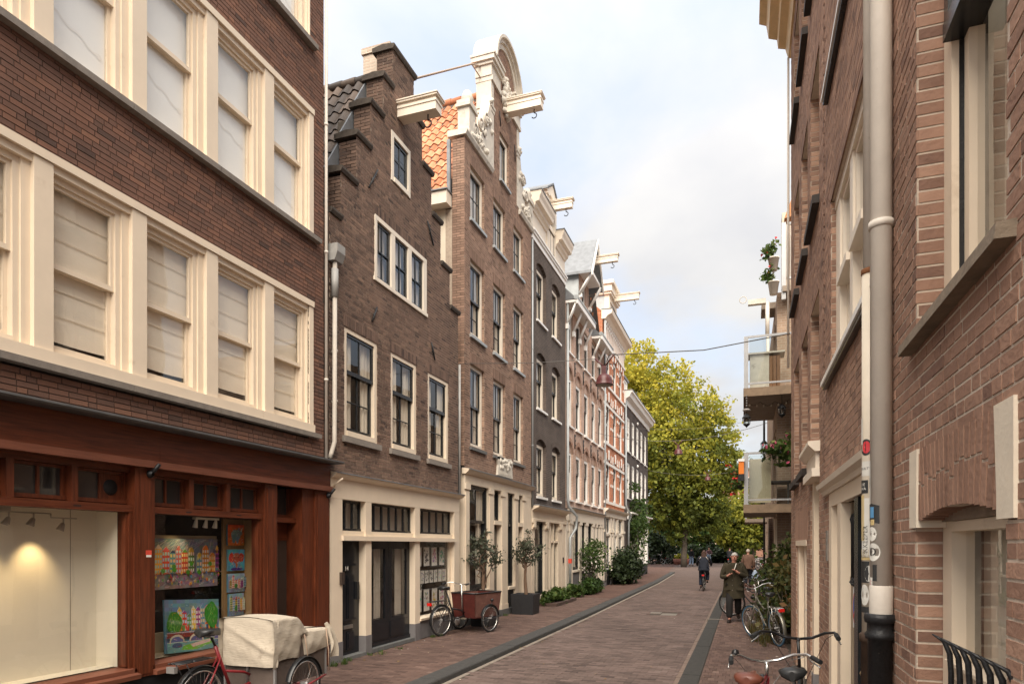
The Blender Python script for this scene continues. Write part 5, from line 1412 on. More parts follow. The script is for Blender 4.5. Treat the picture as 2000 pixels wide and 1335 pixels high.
for a, c in ((31.4, 32.6), (33.0, 33.3), (33.7, 34.4), (34.8, 36.0)):
    B6.box('shop_base', BLACKB, a, c, 0, .75, -.14, -.02); B6.box('transom_bar', CREAM2, a, c, 2.4, 2.5, -.13, .0)
    window(B6, a, c, .75, 2.4, fz=-.06, fw=.05, fm='white_paint', lo=(1, 1), split=0, sw=.05, curtain='half', cm='pale_curtain', gm='window_glass_bright'); window(B6, a, c, 2.5, 3.298, fz=-.06, fw=.05, fm='white_paint', lo=(1, 1), split=0, sw=.05, curtain=None, gm='window_glass_bright')
downpipe(B6, 31.0, .05, .05, .3, 12.5, ZINC, bands=(5, 8))

# ================================================================ dark brick corner house at the end of the row
B7 = House('dark_corner_house', 'dark brick corner house ending the row, with white cornice and shopfront', 'house', 1, LX, 36.6, 46.1)
cols7 = [(37.55 + 1.72 * i, 38.55 + 1.72 * i) for i in range(5)]
rows7 = [(4.62, 6.62), (7.26, 9.2)]
op7 = [(a, c, z0, z1, 0, .1) for a, c in cols7 for z0, z1 in rows7]
plain_wall(B7, 3.75, 9.85, lambda z: [(36.6, 46.1)], op7, BT_7, .1)
interior(B7, .1, 9.8, 1.0); block(B7, 9.9, 8, BT_7)
for z0, z1 in rows7:
    for i, (a, c) in enumerate(cols7): window(B7, a, c, z0, z1, fz=-.03, fw=.11, fm='white_paint', up=(2, 1), lo=(2, 1), split=.55, sw=.045, sm='white_paint', curtain='full', cm='shaded_curtain', seed=i % 2, sill='board', sillm='white_paint', sill_over=.05)
b = B7.mb(); b.fprism([(-.1, 9.75), (.06, 9.75), (.08, 10.0), (.3, 10.1), (.36, 10.28), (.45, 10.34), (.45, 10.42), (-.1, 10.44)], 36.6, 46.5); b.build('cornice', WHITE, B7.root)
b = B7.mb(); b.fb(36.58, 46.52, 10.445, 10.47, -.1, .47); b.build('cornice_lead', LEAD, B7.root)
b = B7.mb(); b.fb(37.0, 39.4, 10.45, 11.5, -2, -.3); b.build('dormer_sides', WHITE, B7.root); B7.box('dormer_roof', LEAD, 36.9, 39.5, 11.5, 11.62, -2.1, -.2)
window(B7, 37.2, 39.2, 10.55, 11.45, fz=-.26, fw=.1, fm='white_paint', sm='white_paint', lo=(3, 1), split=0, curtain=None)
b = B7.mb(); b.fprism([(-.4, 10.45), (-3, 12.2), (-6, 12.2), (-6, 10.4)], 36.7, 46.0); b.build('roof', TILE_D, B7.root)
b = B7.mb(); b.fb(42.5, 43.3, 10.45, 11.1, -1.4, -.7); b.build('chimney', ZINC, B7.root)
b = B7.mb(); b.fprism([(-.1, 3.4), (.08, 3.4), (.08, 3.65), (.3, 3.72), (.3, 3.8), (-.1, 3.84)], 37.6, 46.4); b.build('shop_entablature', WHITE, B7.root)
B7.box('corner_pier', BT_7, 36.62, 37.9, 0, 3.75, -.3, -.002)
for a, c in ((37.9, 38.2), (41.2, 41.5), (42.9, 43.3), (45.6, 46.08)):
    B7.box('pilaster', WHITE, a, c, .9, 3.398, -.14, .02)
b = B7.mb(); b.fb(37.9, 42.9, .0, .88, -.14, -.02); b.fb(43.3, 46.08, 0, .7, -.14, -.01); b.fb(42.6, 43.4, 0, .88, -.14, .1); b.build('shop_base', BLACKB, B7.root)
for a, c, z in ((38.2, 41.2, .9), (41.5, 42.9, .9), (43.3, 45.6, .72)):
    B7.box('shop_sill', WHITE, a, c, z - .02, z + .06, -.14, .08)
    window(B7, a, c, z + .06, 3.398, fz=-.06, fw=.07, fm='white_paint', sm='white_paint', lo=(2, 1), split=0, sw=.05, curtain='half', cm='pale_curtain', gm='window_glass_bright')
dp7 = downpipe(B7, 36.75, .06, .055, .3, 9.7, ZINC, pts=[(37.4, .1, .1), (37.4, 3.2, .12), (37.35, 3.6, .25), (36.85, 4.0, .1), (36.8, 4.2, .06), (36.8, 9.9, .06)])
q = B7.mb()
for u, z in ((41.0, 9.35), (41.0, 6.75)): q.lathe([(0, .1), (.08, .06), (.1, 0)], q.P(u, z, .05), 10, axis=(1, 0, 0))
q.build('wall_lamp', WHITE, B7.root)
# ================================================================ right side: the house nearest the camera
RX = .78
mat('dark_sill', (.035, .028, .024), .7, .3, 9)
G1 = House('near_brick_house', 'russet brick house at the right edge with an arched barred window', 'house', -1, RX, -2.0, 4.28)
opG = [(2.49, 3.65, 2.905, 5.4, 0, .115), (2.49, 3.665, .80, 2.065, .05, .115)]
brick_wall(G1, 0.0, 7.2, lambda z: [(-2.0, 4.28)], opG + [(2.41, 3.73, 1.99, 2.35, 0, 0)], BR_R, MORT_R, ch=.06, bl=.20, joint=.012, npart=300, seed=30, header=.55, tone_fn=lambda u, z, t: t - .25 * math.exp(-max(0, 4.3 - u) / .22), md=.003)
interior(G1, .6, 2.2, .7, ROOML, 2.2, 3.9, -.2); interior(G1, 2.8, 5.6, .7, ROOML, 2.2, 3.9, -.2)
block(G1, 7.2, 6, MORT_R)
b = G1.mb(); b.fprism([(-.12, 2.905), (.055, 2.885), (.06, 2.835), (-.12, 2.835)], 2.40, 3.75); b.build('window_sill', mat('mossy_sill_stone', (.20, .155, .11), .85, .3, 9, .5, 50), G1.root)
# big sash window with an open lower light
W = G1.mb(); f = -.115
W.fb(2.49, 2.60, 2.91, 5.4, f - .1, f); W.fb(3.53, 3.65, 2.91, 5.4, f - .1, f); W.fb(2.60, 3.53, 2.91, 2.96, f - .1, f + .01); W.fb(2.60, 3.53, 5.3, 5.4, f - .1, f)
w1 = W.build('window', CREAM, G1.root)
q = G1.mb(); q.fb(2.60, 3.53, 4.20, 4.28, f - .10, f + .035); q.fb(2.60, 2.66, 4.28, 5.3, f - .06, f + .03); q.fb(3.47, 3.53, 4.28, 5.3, f - .06, f + .03); q.fb(2.66, 3.47, 5.24, 5.3, f - .06, f + .03); s1 = q.build('sash', DARK, w1)
G1.box('pane', GLASS, 2.66, 3.47, 4.28, 5.24, f - .02, f - .017, s1)
q = G1.mb(); q.fb(2.60, 2.66, 2.96, 4.20, f - .11, f - .05); q.fb(3.46, 3.53, 2.96, 4.20, f - .11, f - .05); q.fb(2.66, 3.46, 2.96, 3.03, f - .11, f - .05); s2 = q.build('sash', CREAM, w1)
q = G1.mb(); q.fb(3.528, 3.535, 2.96, 4.20, f - .05, f - .03); q.build('weather_strip', IRON, w1)
G1.box('pane', GLASS, 2.66, 3.46, 3.03, 4.20, f - .085, f - .082, s2)
q = wavy(-1, 2.55, 3.6, 2.9, 5.3, f - .2, .03, 5, seed=4); obj('curtain', q.mesh('curtain', mat('ivory_curtain', (.66, .58, .46), .9)), w1, (0, -G1.oy, 0))
soldier(G1, 2.44, 3.70, 5.4, .22, BR_R, rnd=random.Random(4))
# arched window: brick arch between stone springers
STW = mat('cream_stone', (.72, .63, .50), .7, .08, 6, .15, 50, dirt=((.45, .38, .3), 7, .68))
b = G1.mb(); rnd = random.Random(6); n = 17
for i in range(n):
    a0, a1 = 2.55 + 1.05 * i / n + .006, 2.55 + 1.05 * (i + 1) / n - .006
    c0 = (a0 + a1) / 2 - 3.075; lean = c0 * .10; rise = .05 * (1 - (c0 / .53) ** 2)
    cut = rnd.uniform(.35, .65); z0_, z1_ = 2.012 + rise, 2.352
    zc_ = z0_ + (z1_ - z0_) * cut
    t = rnd.uniform(.25, .8)
    b.fpoly([(a0, z0_), (a1, z0_), (a1 + lean * cut, zc_ - .006), (a0 + lean * cut, zc_ - .006)], -.112, .003, t)
    b.fpoly([(a0 + lean * cut, zc_ + .006), (a1 + lean * cut, zc_ + .006), (a1 + lean, z1_), (a0 + lean, z1_)], -.05, .003, rnd.uniform(.25, .8))
b.build('arch_bricks', BR_R, G1.root, kind='stuff')
b = G1.mb(); b.fb(2.50, 3.66, 2.06, 2.355, -.06, -.002); b.build('arch_joint', MORT_R, G1.root)
b = G1.mb(); b.fpoly([(3.59, 2.355), (3.735, 2.355), (3.735, 1.985), (3.60, 1.985)], -.112, .012); b.build('springer_stone', STW, G1.root)
b = G1.mb(); b.fpoly([(2.395, 2.355), (2.565, 2.355), (2.54, 2.06), (2.54, 1.985), (2.395, 1.985)], -.112, .012); b.build('springer_stone', STW, G1.root)
W = G1.mb(); f = -.113
W.fb(2.49, 2.58, .80, 2.06, f - .09, f); W.fb(3.52, 3.66, .80, 2.06, f - .09, f); W.fb(2.58, 3.52, .80, .88, f - .09, f); W.fb(2.58, 3.52, 1.965, 2.01, f - .09, f); W.fb(2.58, 3.52, 1.30, 1.37, f - .09, f + .0); W.fb(2.58, 3.52, 1.37, 1.385, f - .05, f + .03)
w2 = W.build('window', CREAM, G1.root)
G1.box('lintel_board', mat('weathered_lintel', (.26, .20, .15), .8, .3, 8, .3, 40), 2.49, 3.66, 2.012, 2.07, f - .09, f + .02)
G1.box('pane', GLASS, 2.58, 3.52, 1.385, 1.965, f - .06, f - .057, w2)
G1.box('pane', GLASS, 2.58, 3.52, .88, 1.30, f - .06, f - .057, w2)
q = wavy(-1, 3.2, 3.60, .8, 2.0, f - .16, .02, 3, seed=4); obj('curtain', q.mesh('curtain', MATS['ivory_curtain']), w2, (0, -G1.oy, 0))
gr = []
for i in range(7):
    u = 3.16 - i * .118
    b = G1.mb()
    pts = [b.P(u, .92, -.02), b.P(u, 1.38, -.02), b.P(u, 1.46, -.015), b.P(u + .004, 1.51, .005), b.P(u + .01, 1.535, .045)]
    b.tube(pts, [.011, .011, .011, .009, .003], 6); gr.append(b.build('grille_bar', IRON, G1.root))
b = G1.mb(); b.fb(2.3, 3.2, 1.285, 1.315, -.035, -.008); b.build('grille_rail', IRON, G1.root)
b = G1.mb(); b.fb(2.3, 3.2, .98, 1.01, -.035, -.008); b.build('grille_rail', IRON, G1.root)

# ================================================================ right side: middle house with the door
G2 = House('middle_brick_house', 'russet brick house on the right with a band of cream sash windows over double doors', 'house', -1, RX, 4.28, 7.52)
opM = [(4.5, 6.97, 3.54, 5.16, 0, .09), (4.5, 5.98, 6.36, 8.2, 0, .09), (4.6, 7.12, .02, 2.40, 0, .06)]
brick_wall(G2, 0, 11.0, lambda z: [(4.28, 7.52)], opM, BR_R2, MORT_R, ch=.06, bl=.205, joint=.009, npart=300, seed=33, header=.5, md=.003)
interior(G2, .05, 2.45, .8, None, 4.4, 7.3, -.2); interior(G2, 3.4, 8.4, .8, ROOML, 4.4, 7.3, -.2); block(G2, 11.0, 6, MORT_R)
soldier(G2, 4.45, 7.0, 5.16, .06, BR_R2, d=.004, bw=.1, tl=(0, .2), name='lintel_bricks')
b = G2.mb(); b.fprism([(-.1, 3.535), (.06, 3.52), (.06, 3.475), (-.1, 3.475)], 4.4, 7.28); b.build('window_sill', WHITE, G2.root)
G2.box('sill_shadow_strip', DARK, 4.4, 7.25, 3.44, 3.474, -.1, .045)  # near-black strip drawn in as the shade under the sill
W = G2.mb(); f = -.045
W.fb(4.5, 6.97, 5.07, 5.16, f - .1, f + .01); W.fb(4.5, 6.97, 3.54, 3.58, f - .1, f)
for a, c in ((4.5, 4.6), (5.22, 5.36), (5.95, 6.10), (6.70, 6.97)): W.fb(a, c, 3.58, 5.07, f - .1, f)
bw = W.build('band_window', CREAM2, G2.root)
for a, c in ((4.6, 5.22), (5.36, 5.95), (6.10, 6.70)):
    q = G2.mb(); q.fb(a, c, 4.26, 4.33, f - .09, f + .03); q.fb(a, a + .05, 3.58, 4.26, f - .09, f - .06); q.fb(c - .05, c, 3.58, 4.26, f - .09, f - .06); q.fb(a, a + .05, 4.33, 5.07, f - .07, f - .02); q.fb(c - .05, c, 4.33, 5.07, f - .07, f - .02); q.fb(a + .05, c - .05, 5.02, 5.07, f - .07, f - .02)
    sh = q.build('sash', CREAM2, bw)
    G2.box('pane', GLASSR, a + .05, c - .05, 4.33, 5.02, f - .05, f - .047, sh); G2.box('pane', GLASSR, a + .05, c - .05, 3.60, 4.26, f - .078, f - .075, sh)
    q = wavy(-1, a, c, 3.58, 5.07, f - .16, .02, 4, seed=2); obj('curtain', q.mesh('curtain', MATS['ivory_curtain']), bw, (0, -G2.oy, 0))
b = G2.mb(); b.fprism([(-.1, 6.33), (.06, 6.33), (.06, 6.29), (-.1, 6.29)], 4.4, 7.25); b.build('window_sill', WHITE, G2.root)
G2.box('sill_shadow_strip', DARK, 4.4, 7.22, 6.24, 6.288, -.1, .045)  # same dark strip for the shade below the upper sill
window(G2, 4.5, 5.98, 6.36, 8.2, fz=-.04, fw=.1, fm='pale_cream_paint', sm='pale_cream_paint', lo=(2, 1), up=(2, 1), split=.5, curtain='drape')
# door surround, cornice, doors
b = G2.mb(); b.fprism([(-.05, 2.40), (.02, 2.40), (.03, 2.44), (.075, 2.46), (.085, 2.505), (.04, 2.53), (-.05, 2.54)], 4.55, 7.48); b.build('door_cornice', CREAM2, G2.root)
G2.box('door_fascia', CREAM, 4.6, 7.12, 2.27, 2.398, -.06, .0)
for a, c in ((6.93, 7.12), (6.30, 6.50)): G2.box('door_post', CREAM, a, c, .02, 2.268, -.08, .0)
b = G2.mb(); b.fb(6.50, 6.93, .02, 2.268, -.12, -.10); b.fb(6.56, 6.62, .3, 2.2, -.10, -.085); b.build('side_panel', CREAM2, G2.root)
OLDW = mat('weathered_door_wood', (.30, .235, .165), .75, .25, 5, .3, 40, stretch=(2, 9, .6))
b = G2.mb(); b.fb(5.74, 6.28, .05, 2.268, -.12, -.09); b.fb(5.74, 6.28, 1.60, 1.64, -.09, -.07)
b.fb(5.74, 5.80, .05, 2.268, -.09, -.078); b.fb(6.22, 6.28, .05, 2.268, -.09, -.078); b.fb(5.80, 6.22, .05, .25, -.09, -.078); b.fb(5.80, 6.22, 1.57, 1.62, -.09, -.08)
for i in range(5): b.fb(5.82 + i * .08, 5.885 + i * .08, .26, 1.56, -.09, -.083)
od = b.build('wooden_door', OLDW, G2.root)
G2.box('pane', MATS['door_glass'], 5.82, 6.20, 1.66, 2.2, -.089, -.086, od)
for i in range(4):
    b = G2.mb(); u = 5.86 + i * .1; b.tube([b.P(u, 1.62, -.07), b.P(u, 2.08, -.07), b.P(u, 2.12, -.065), b.P(u, 2.17, -.07)], [.010, .010, .014, .003], 6); b.build('door_bar', IRON, od)
for i in range(3):
    b = G2.mb(); b.tube([b.P(5.9 + i * .1, 1.64, -.07), b.P(5.93 + i * .1, 1.60, -.05), b.P(5.88 + i * .1, 1.58, -.06)], .008, 6); b.build('bar_curl', IRON, od)
sg = G2.box('no_parking_sign', mat('sign_white', (.62, .62, .62), .5), 5.80, 6.12, 1.23, 1.56, -.077, -.071, od)
q = G2.mb(); q.lathe([(.0, .0), (.145, .0)], q.P(5.96, 1.395, -.0665), 28, axis=(-1, 0, 0)); q.build('red_ring', mat('sign_red', (.55, .04, .03), .5), sg)
q = G2.mb(); q.lathe([(.0, .0), (.112, .0)], q.P(5.96, 1.395, -.064), 28, axis=(-1, 0, 0)); q.build('blue_disc', mat('sign_blue', (.04, .12, .38), .5), sg)
q = G2.mb(); q.fpoly([(5.875, 1.47), (5.89, 1.485), (6.045, 1.32), (6.03, 1.305)], -.0638, -.061); q.build('red_bar', MATS['sign_red'], sg)
b = G2.mb(); b.fb(4.6, 5.70, .03, 2.268, -.14, -.10); b.fb(5.52, 5.70, .03, 2.268, -.10, -.02); b.fb(5.05, 5.12, .05, 2.268, -.10, -.06); b.fb(4.62, 5.0, .2, 1.0, -.10, -.085); b.fb(4.62, 5.0, 1.15, 2.1, -.10, -.085); b.fb(5.15, 5.5, .2, 1.0, -.10, -.085); b.fb(5.15, 5.5, 1.15, 2.1, -.10, -.085)
bd = b.build('black_door', DARK, G2.root)
b = G2.mb(); b.lathe([(.012, 0), (.012, .03), (.03, .05), (.03, .07), (0, .085)], b.P(5.42, .97, -.10), 12, axis=(-1, 0, 0)); b.lathe([(.02, 0), (.02, .02)], b.P(5.42, 1.22, -.10), 10, axis=(-1, 0, 0)); b.build('door_knob', mat('dull_brass', (.32, .24, .15), .4, metal=.7), bd)
G2.box('threshold', BLUEST, 4.6, 7.12, 0, .02, -.1, .02)
G2.box('stone_plinth', GREYB, 7.14, 7.5, 0, .38, -.05, .012)
G2.box('stone_block', STONE, 7.16, 7.30, 1.75, 2.05, -.02, .01)
# rain pipes with stickers
p1 = downpipe(G2, 4.17, .06, .055, 1.50, 9.5, PIPEG, bands=(3.68, 6.0), n=22)
q = G2.mb(); q.lathe([(.057, 0), (.060, .01), (.060, .16), (.057, .17)], q.P(4.17, 1.51, .06), 22); q.build('pipe_sleeve', PIPEG, p1)
p2 = downpipe(G2, 4.58, .05, .045, 1.36, 3.58, mat('cream_pipe', (.66, .58, .46), .5, .08, 8), n=18)
q = G2.mb(); q.lathe([(.05, -1.36), (.05, -.05), (.06, -.045), (.06, .0), (.045, .01)], q.P(4.58, 1.36, .05), 18); q.build('pipe_foot', mat('brown_iron', (.06, .035, .022), .7, .3, 12), p2)
q = G2.mb(); q.lathe([(.046, 0), (.05, .004), (.05, .03), (.046, .035)], q.P(4.58, 3.56, .05), 18); q.build('rust_band', mat('rust', (.20, .08, .03), .85, .4, 20), p2)
q = G2.mb(); q.tube([q.P(4.58, 3.58, .05), q.P(4.58, 9, .05)], .038, 14); q.build('upper_pipe', PIPEG, p2)
ci = G2.mb(); ci.lathe([(.062, -1.5), (.062, -.12), (.075, -.115), (.078, -.09), (.066, -.075), (.066, -.03), (.078, -.025), (.082, .0), (.078, .022), (.058, .024)], ci.P(4.17, 1.5, .065), 22); ci.build('cast_iron_pipe', CASTIRON, G2.root)
q = G2.mb(); q.lathe([(.0, .06), (.03, .05), (.055, .0), (.03, -.0)], q.P(4.2, 5.15, .12), 10, axis=(0, 0, 1)); q.tube([q.P(4.2, 5.2, .12), q.P(4.2, 9, .12)], .012, 8); q.build('cable_joint', IRON, G2.root)
SK = {'white': (.66, .64, .58), 'black': (.03, .03, .03), 'red': (.6, .04, .05), 'blue': (.10, .28, .5), 'grey': (.35, .33, .3), 'tan': (.55, .42, .2)}
def sticker(pipe, u, d, r, z, w, h, colr, ang=0., shape='rect', txt=None, ts=.03, tcol='black', rotz=0.):
    """a patch that follows the round of a pipe; ang turns it about the pipe (0 faces the street, positive towards the camera)"""
    n = 8; b = MB(-1, G2.oy); rr = r + .0016
    def pt(a, zz, k=0.): th = ang + a / rr; return b.P(u - (rr + k) * math.sin(th), zz, d + (rr + k) * math.cos(th))
    if shape == 'round':
        pts = [(w / 2 * math.cos(2 * PI * i / 20), h / 2 * math.sin(2 * PI * i / 20)) for i in range(20)]
        i0 = len(b.v); b.v += [pt(0, z)] + [pt(x, z + y) for x, y in pts]
        for i in range(20): b.face((i0, i0 + 1 + i, i0 + 1 + (i + 1) % 20))
    else:
        for i in range(n):
            a0, a1 = -w / 2 + w * i / n, -w / 2 + w * (i + 1) / n
            t0, t1 = rotz * a0, rotz * a1
            b.quad(pt(a0, z - h / 2 + t0), pt(a1, z - h / 2 + t1), pt(a1, z + h / 2 + t1), pt(a0, z + h / 2 + t0))
    s = b.build('sticker', mat('sticker_' + colr, SK[colr], .5), pipe)
    if txt:
        me = text_mesh(txt, ts, .0)
        for v in me.vertices:
            x, y = v.co.x, v.co.y
            if h > w * 1.6: x, y = -y, x    # runs up the pipe
            v.co = pt(x, z + y, .0012)
        me.materials.append(mat('sticker_' + tcol, SK[tcol], .5)); obj('lettering', me, s)
    return s
A1, A2 = .55, .55
P2 = (4.58, .05, .045); P1 = (4.17, .06, .055)
sticker(p2, *P2, 2.50, .075, .10, 'black', .9, 'round'); sticker(p2, *P2, 2.50, .05, .075, 'red', .95, 'round'); sticker(p2, *P2, 2.60, .03, .16, 'white', .1)
sticker(p2, *P2, 2.37, .06, .09, 'white', .8, txt='GUILTY', ts=.02); sticker(p2, *P2, 2.26, .065, .08, 'black', .5, txt='DE\nWA', ts=.025, tcol='white')
sticker(p2, *P2, 2.11, .07, .16, 'white', .9); sticker(p2, *P2, 2.07, .035, .28, 'tan', .3)
sticker(p2, *P2, 1.94, .06, .22, 'white', .85, txt='KKEEPER', ts=.042); sticker(p2, *P2, 1.845, .075, .065, 'tan', .8, txt='EXT\nCOLLS', ts=.02, tcol='black')
sticker(p2, *P2, 1.74, .07, .13, 'black', .6); sticker(p2, *P2, 1.73, .05, .10, 'white', 1.3, 'round'); sticker(p2, *P2, 1.60, .06, .13, 'white', .7, 'round'); sticker(p2, *P2, 1.51, .06, .035, 'black', .7)
sticker(p1, *P1, 2.25, .022, .24, 'white', .05, txt='AMSTEL', ts=.018)
sticker(p1, *P1, 2.08, .075, .10, 'black', .6, rotz=-.25); sticker(p1, *P1, 2.085, .03, .06, 'blue', .45); sticker(p1, *P1, 2.03, .03, .03, 'tan', .5)
sticker(p1, *P1, 1.965, .065, .08, 'white', .45, 'round', txt='i', ts=.05, tcol='grey'); sticker(p1, *P1, 1.865, .085, .10, 'white', .6, 'round', txt='D', ts=.06)
sticker(p1, *P1, 1.75, .025, .09, 'black', .8); sticker(p1, *P1, 1.68, .035, .09, 'white', .25); sticker(p1, *P1, 1.695, .022, .026, 'red', .3, 'round')

# ================================================================ right side: corner house
G3 = House('corner_brick_house', 'tall russet brick corner house on the right with narrow cream windows in three columns', 'house', -1, RX, 7.52, 12.62)
colsG = [(8.02, 9.02), (9.42, 10.38), (10.84, 11.84)]
rowsG = [(5.76, 7.42), (8.62, 10.25)]
opG3 = [(a, c, z0, z1, 0, .11) for a, c in colsG for z0, z1 in rowsG] + [(a, c, 2.92, 4.74, 0, .11) for a, c in colsG[1:]] + [(8.02, 9.02, .02, 4.74, 0, .11), (9.55, 11.40, .02, 1.98, 0, .11)]
brick_wall(G3, 0, 10.62, lambda z: [(7.54, 12.62)], opG3, BR_R2, MORT_R, ch=.06, bl=.205, joint=.009, npart=0, seed=37, header=.5, md=.003)
interior(G3, .05, 10.5, .8, ROOML, None, None, -.2); block(G3, 10.7, 8, MORT_R)
for a, c in colsG:
    for z0, z1 in rowsG + ([(2.92, 4.74)] if a > 9 else []):
        window(G3, a, c, z0, z1, fz=-.11, fw=.10, fm='pale_cream_paint', sm='pale_cream_paint', up=(1, 1), lo=(1, 1), split=.5, sw=.05, curtain='drape', seed=1, sill='board', sillm='dark_sill', sill_over=.05, sill_h=.11, sill_d=.075)
        soldier(G3, a - .03, c + .03, z1, .2, BR_R2, d=.003, tl=(0, .4), rnd=random.Random(5))
window(G3, 8.02, 9.02, 3.05, 4.74, fz=-.11, fw=.10, fm='pale_cream_paint', sm='pale_cream_paint', lo=(1, 1), up=(1, 1), split=.5, curtain='full')
G3.box('toothing', BR_R2, 7.50, 7.535, 2.4, 10.6, -.05, -.012)
b = G3.mb()
for i in range(68): b.fb(7.50, 7.545, 2.42 + i * .12, 2.47 + i * .12, -.03, .006, RND.uniform(0, .25))
b.build('toothed_bricks', BR_R2, G3.root, kind='stuff')
# cream doorcase under the first column, and low cream door
b = G3.mb(); b.fprism([(-.1, 2.93), (.05, 2.93), (.12, 3.0), (.12, 3.04), (-.1, 3.05)], 7.92, 9.2); b.fb(7.98, 9.06, 2.75, 2.93, -.1, .04); b.fb(7.96, 9.1, 2.66, 2.75, -.1, .08); b.build('doorcase_cornice', CREAM2, G3.root)
b = G3.mb(); b.fb(8.80, 9.02, .35, 2.66, -.13, -.02); b.fb(8.02, 8.2, .35, 2.66, -.13, -.02); b.build('door_post', CREAM, G3.root); b = G3.mb(); b.fb(8.80, 9.02, 0, .348, -.13, -.01); b.fb(8.02, 8.2, 0, .348, -.13, -.01); b.build('post_base', GREYB, G3.root)
door(G3, 8.2, 8.8, .03, 2.66, -.12, mat('cream_door', (.62, .54, .42), .5), [(.12, .88, .08, .4), (.12, .88, .5, .9)])
b = G3.mb(); b.fb(9.55, 11.40, 1.90, 1.98, -.11, .01); b.fb(9.55, 9.75, .02, 1.9, -.11, -.02); b.fb(11.15, 11.40, .02, 1.9, -.11, -.02); b.fb(10.25, 10.4, .02, 1.9, -.11, -.04); dcs = b.build('low_doorcase', CREAM, G3.root)
b = G3.mb(); b.fb(9.75, 10.25, .03, 1.9, -.12, -.09); b.fb(10.4, 11.15, .03, 1.9, -.12, -.09); b.fb(9.8, 10.2, .1, 1.8, -.09, -.08); b.build('low_door', CREAM2, G3.root)
b = G3.mb(); b.fb(10.2, 10.26, .1, 1.85, -.09, -.075); b.build('door_gap', BLACKB, G3.root)
b = G3.mb(); b.tube([b.P(10.0, 1.02, -.09), b.P(10.0, 1.02, -.03), b.P(9.88, 1.02, -.03)], .012, 6); b.build('door_handle', mat('steel_light', (.6, .58, .55), .3, metal=.6), G3.root)

soldier(G3, 9.4, 11.55, 1.98, .42, BR_R2, d=.004, bw=.06, tl=(.2, .8), rnd=random.Random(3))
b = G3.mb(); b.fprism([(-.1, 10.62), (.03, 10.62), (.08, 10.8), (.2, 10.84), (.22, 11.0), (.36, 11.06), (.40, 11.3), (.52, 11.36), (.52, 11.46), (-.1, 11.5)], 7.0, 12.9); b.build('roof_cornice', mat('yellow_cream_paint', (.72, .52, .28), .5), G3.root)
downpipe(G3, 12.55, .05, .02, 5.0, 10.4, PIPEG)
# ================================================================ ground, road, pavements
def sheet(name, poly, z, m, kind='structure'):
    b = MB(); i = len(b.v); b.v += [(x, y, z) for x, y in poly]; b.face(tuple(range(len(poly))))
    return b.build(name, m, kind=kind)
def kerb_x(y):
    return -4.11 + (0 if y < 18 else -.0105 * (y - 18)) - (0 if y < 36 else .022 * (y - 36))
SAND = mat('joint_sand', (.060, .048, .038), .95, .3, 12, .3, 60)
PV_R = tone_mat('road_klinker', [(0, (.062, .044, .038)), (.35, (.112, .080, .068)), (.65, (.145, .102, .088)), (1, (.19, .14, .12))], rough=.8, var=.3, scale=3.5, bump=.35)
PV_S = tone_mat('pavement_klinker', [(0, (.066, .042, .034)), (.35, (.102, .064, .052)), (.65, (.13, .082, .066)), (1, (.175, .118, .095))], rough=.82, var=.34, scale=3., bump=.35)
PT_R = brick_tex_mat('far_klinker', (.10, .070, .059), (.125, .088, .074), (.065, .050, .041), .2, .1, swap=True, bump=.3, msize=.005)
PT_S = brick_tex_mat('far_pavement', (.100, .056, .043), (.125, .070, .054), (.06, .045, .036), .2, .1, swap=True, bump=.3, msize=.005)
sheet('ground', [(-400, -40), (400, -40), (400, 700), (-400, 700)], -.25, PT_S)
road = sheet('road', [(-4.2, -4), (-.9, -4), (-.9, 60), (-5.6, 60)], -.092, SAND)
far = sheet('road', [(-4.2, 31), (-.86, 31), (-.86, 49), (0.9, 49), (3.0, 60), (9, 140), (-9, 140), (-6, 60), (-5.2, 49), (-4.6, 40)], -.083, PT_R)
sheet('square_paving', [(-40, 51), (-5.0, 49.2), (-5.6, 60), (-9, 140), (-60, 140)], -.086, PT_S)
pl = sheet('pavement', [(-6.3, -4), (-4.2, -4), (-4.2, 18), (-4.5, 36), (-5, 49.5), (-6.3, 49.5)], -.012, SAND)
pr = sheet('pavement', [(-.7, -4), (4, -4), (4, 60), (-.7, 60)], -.012, SAND)
PVC = {}
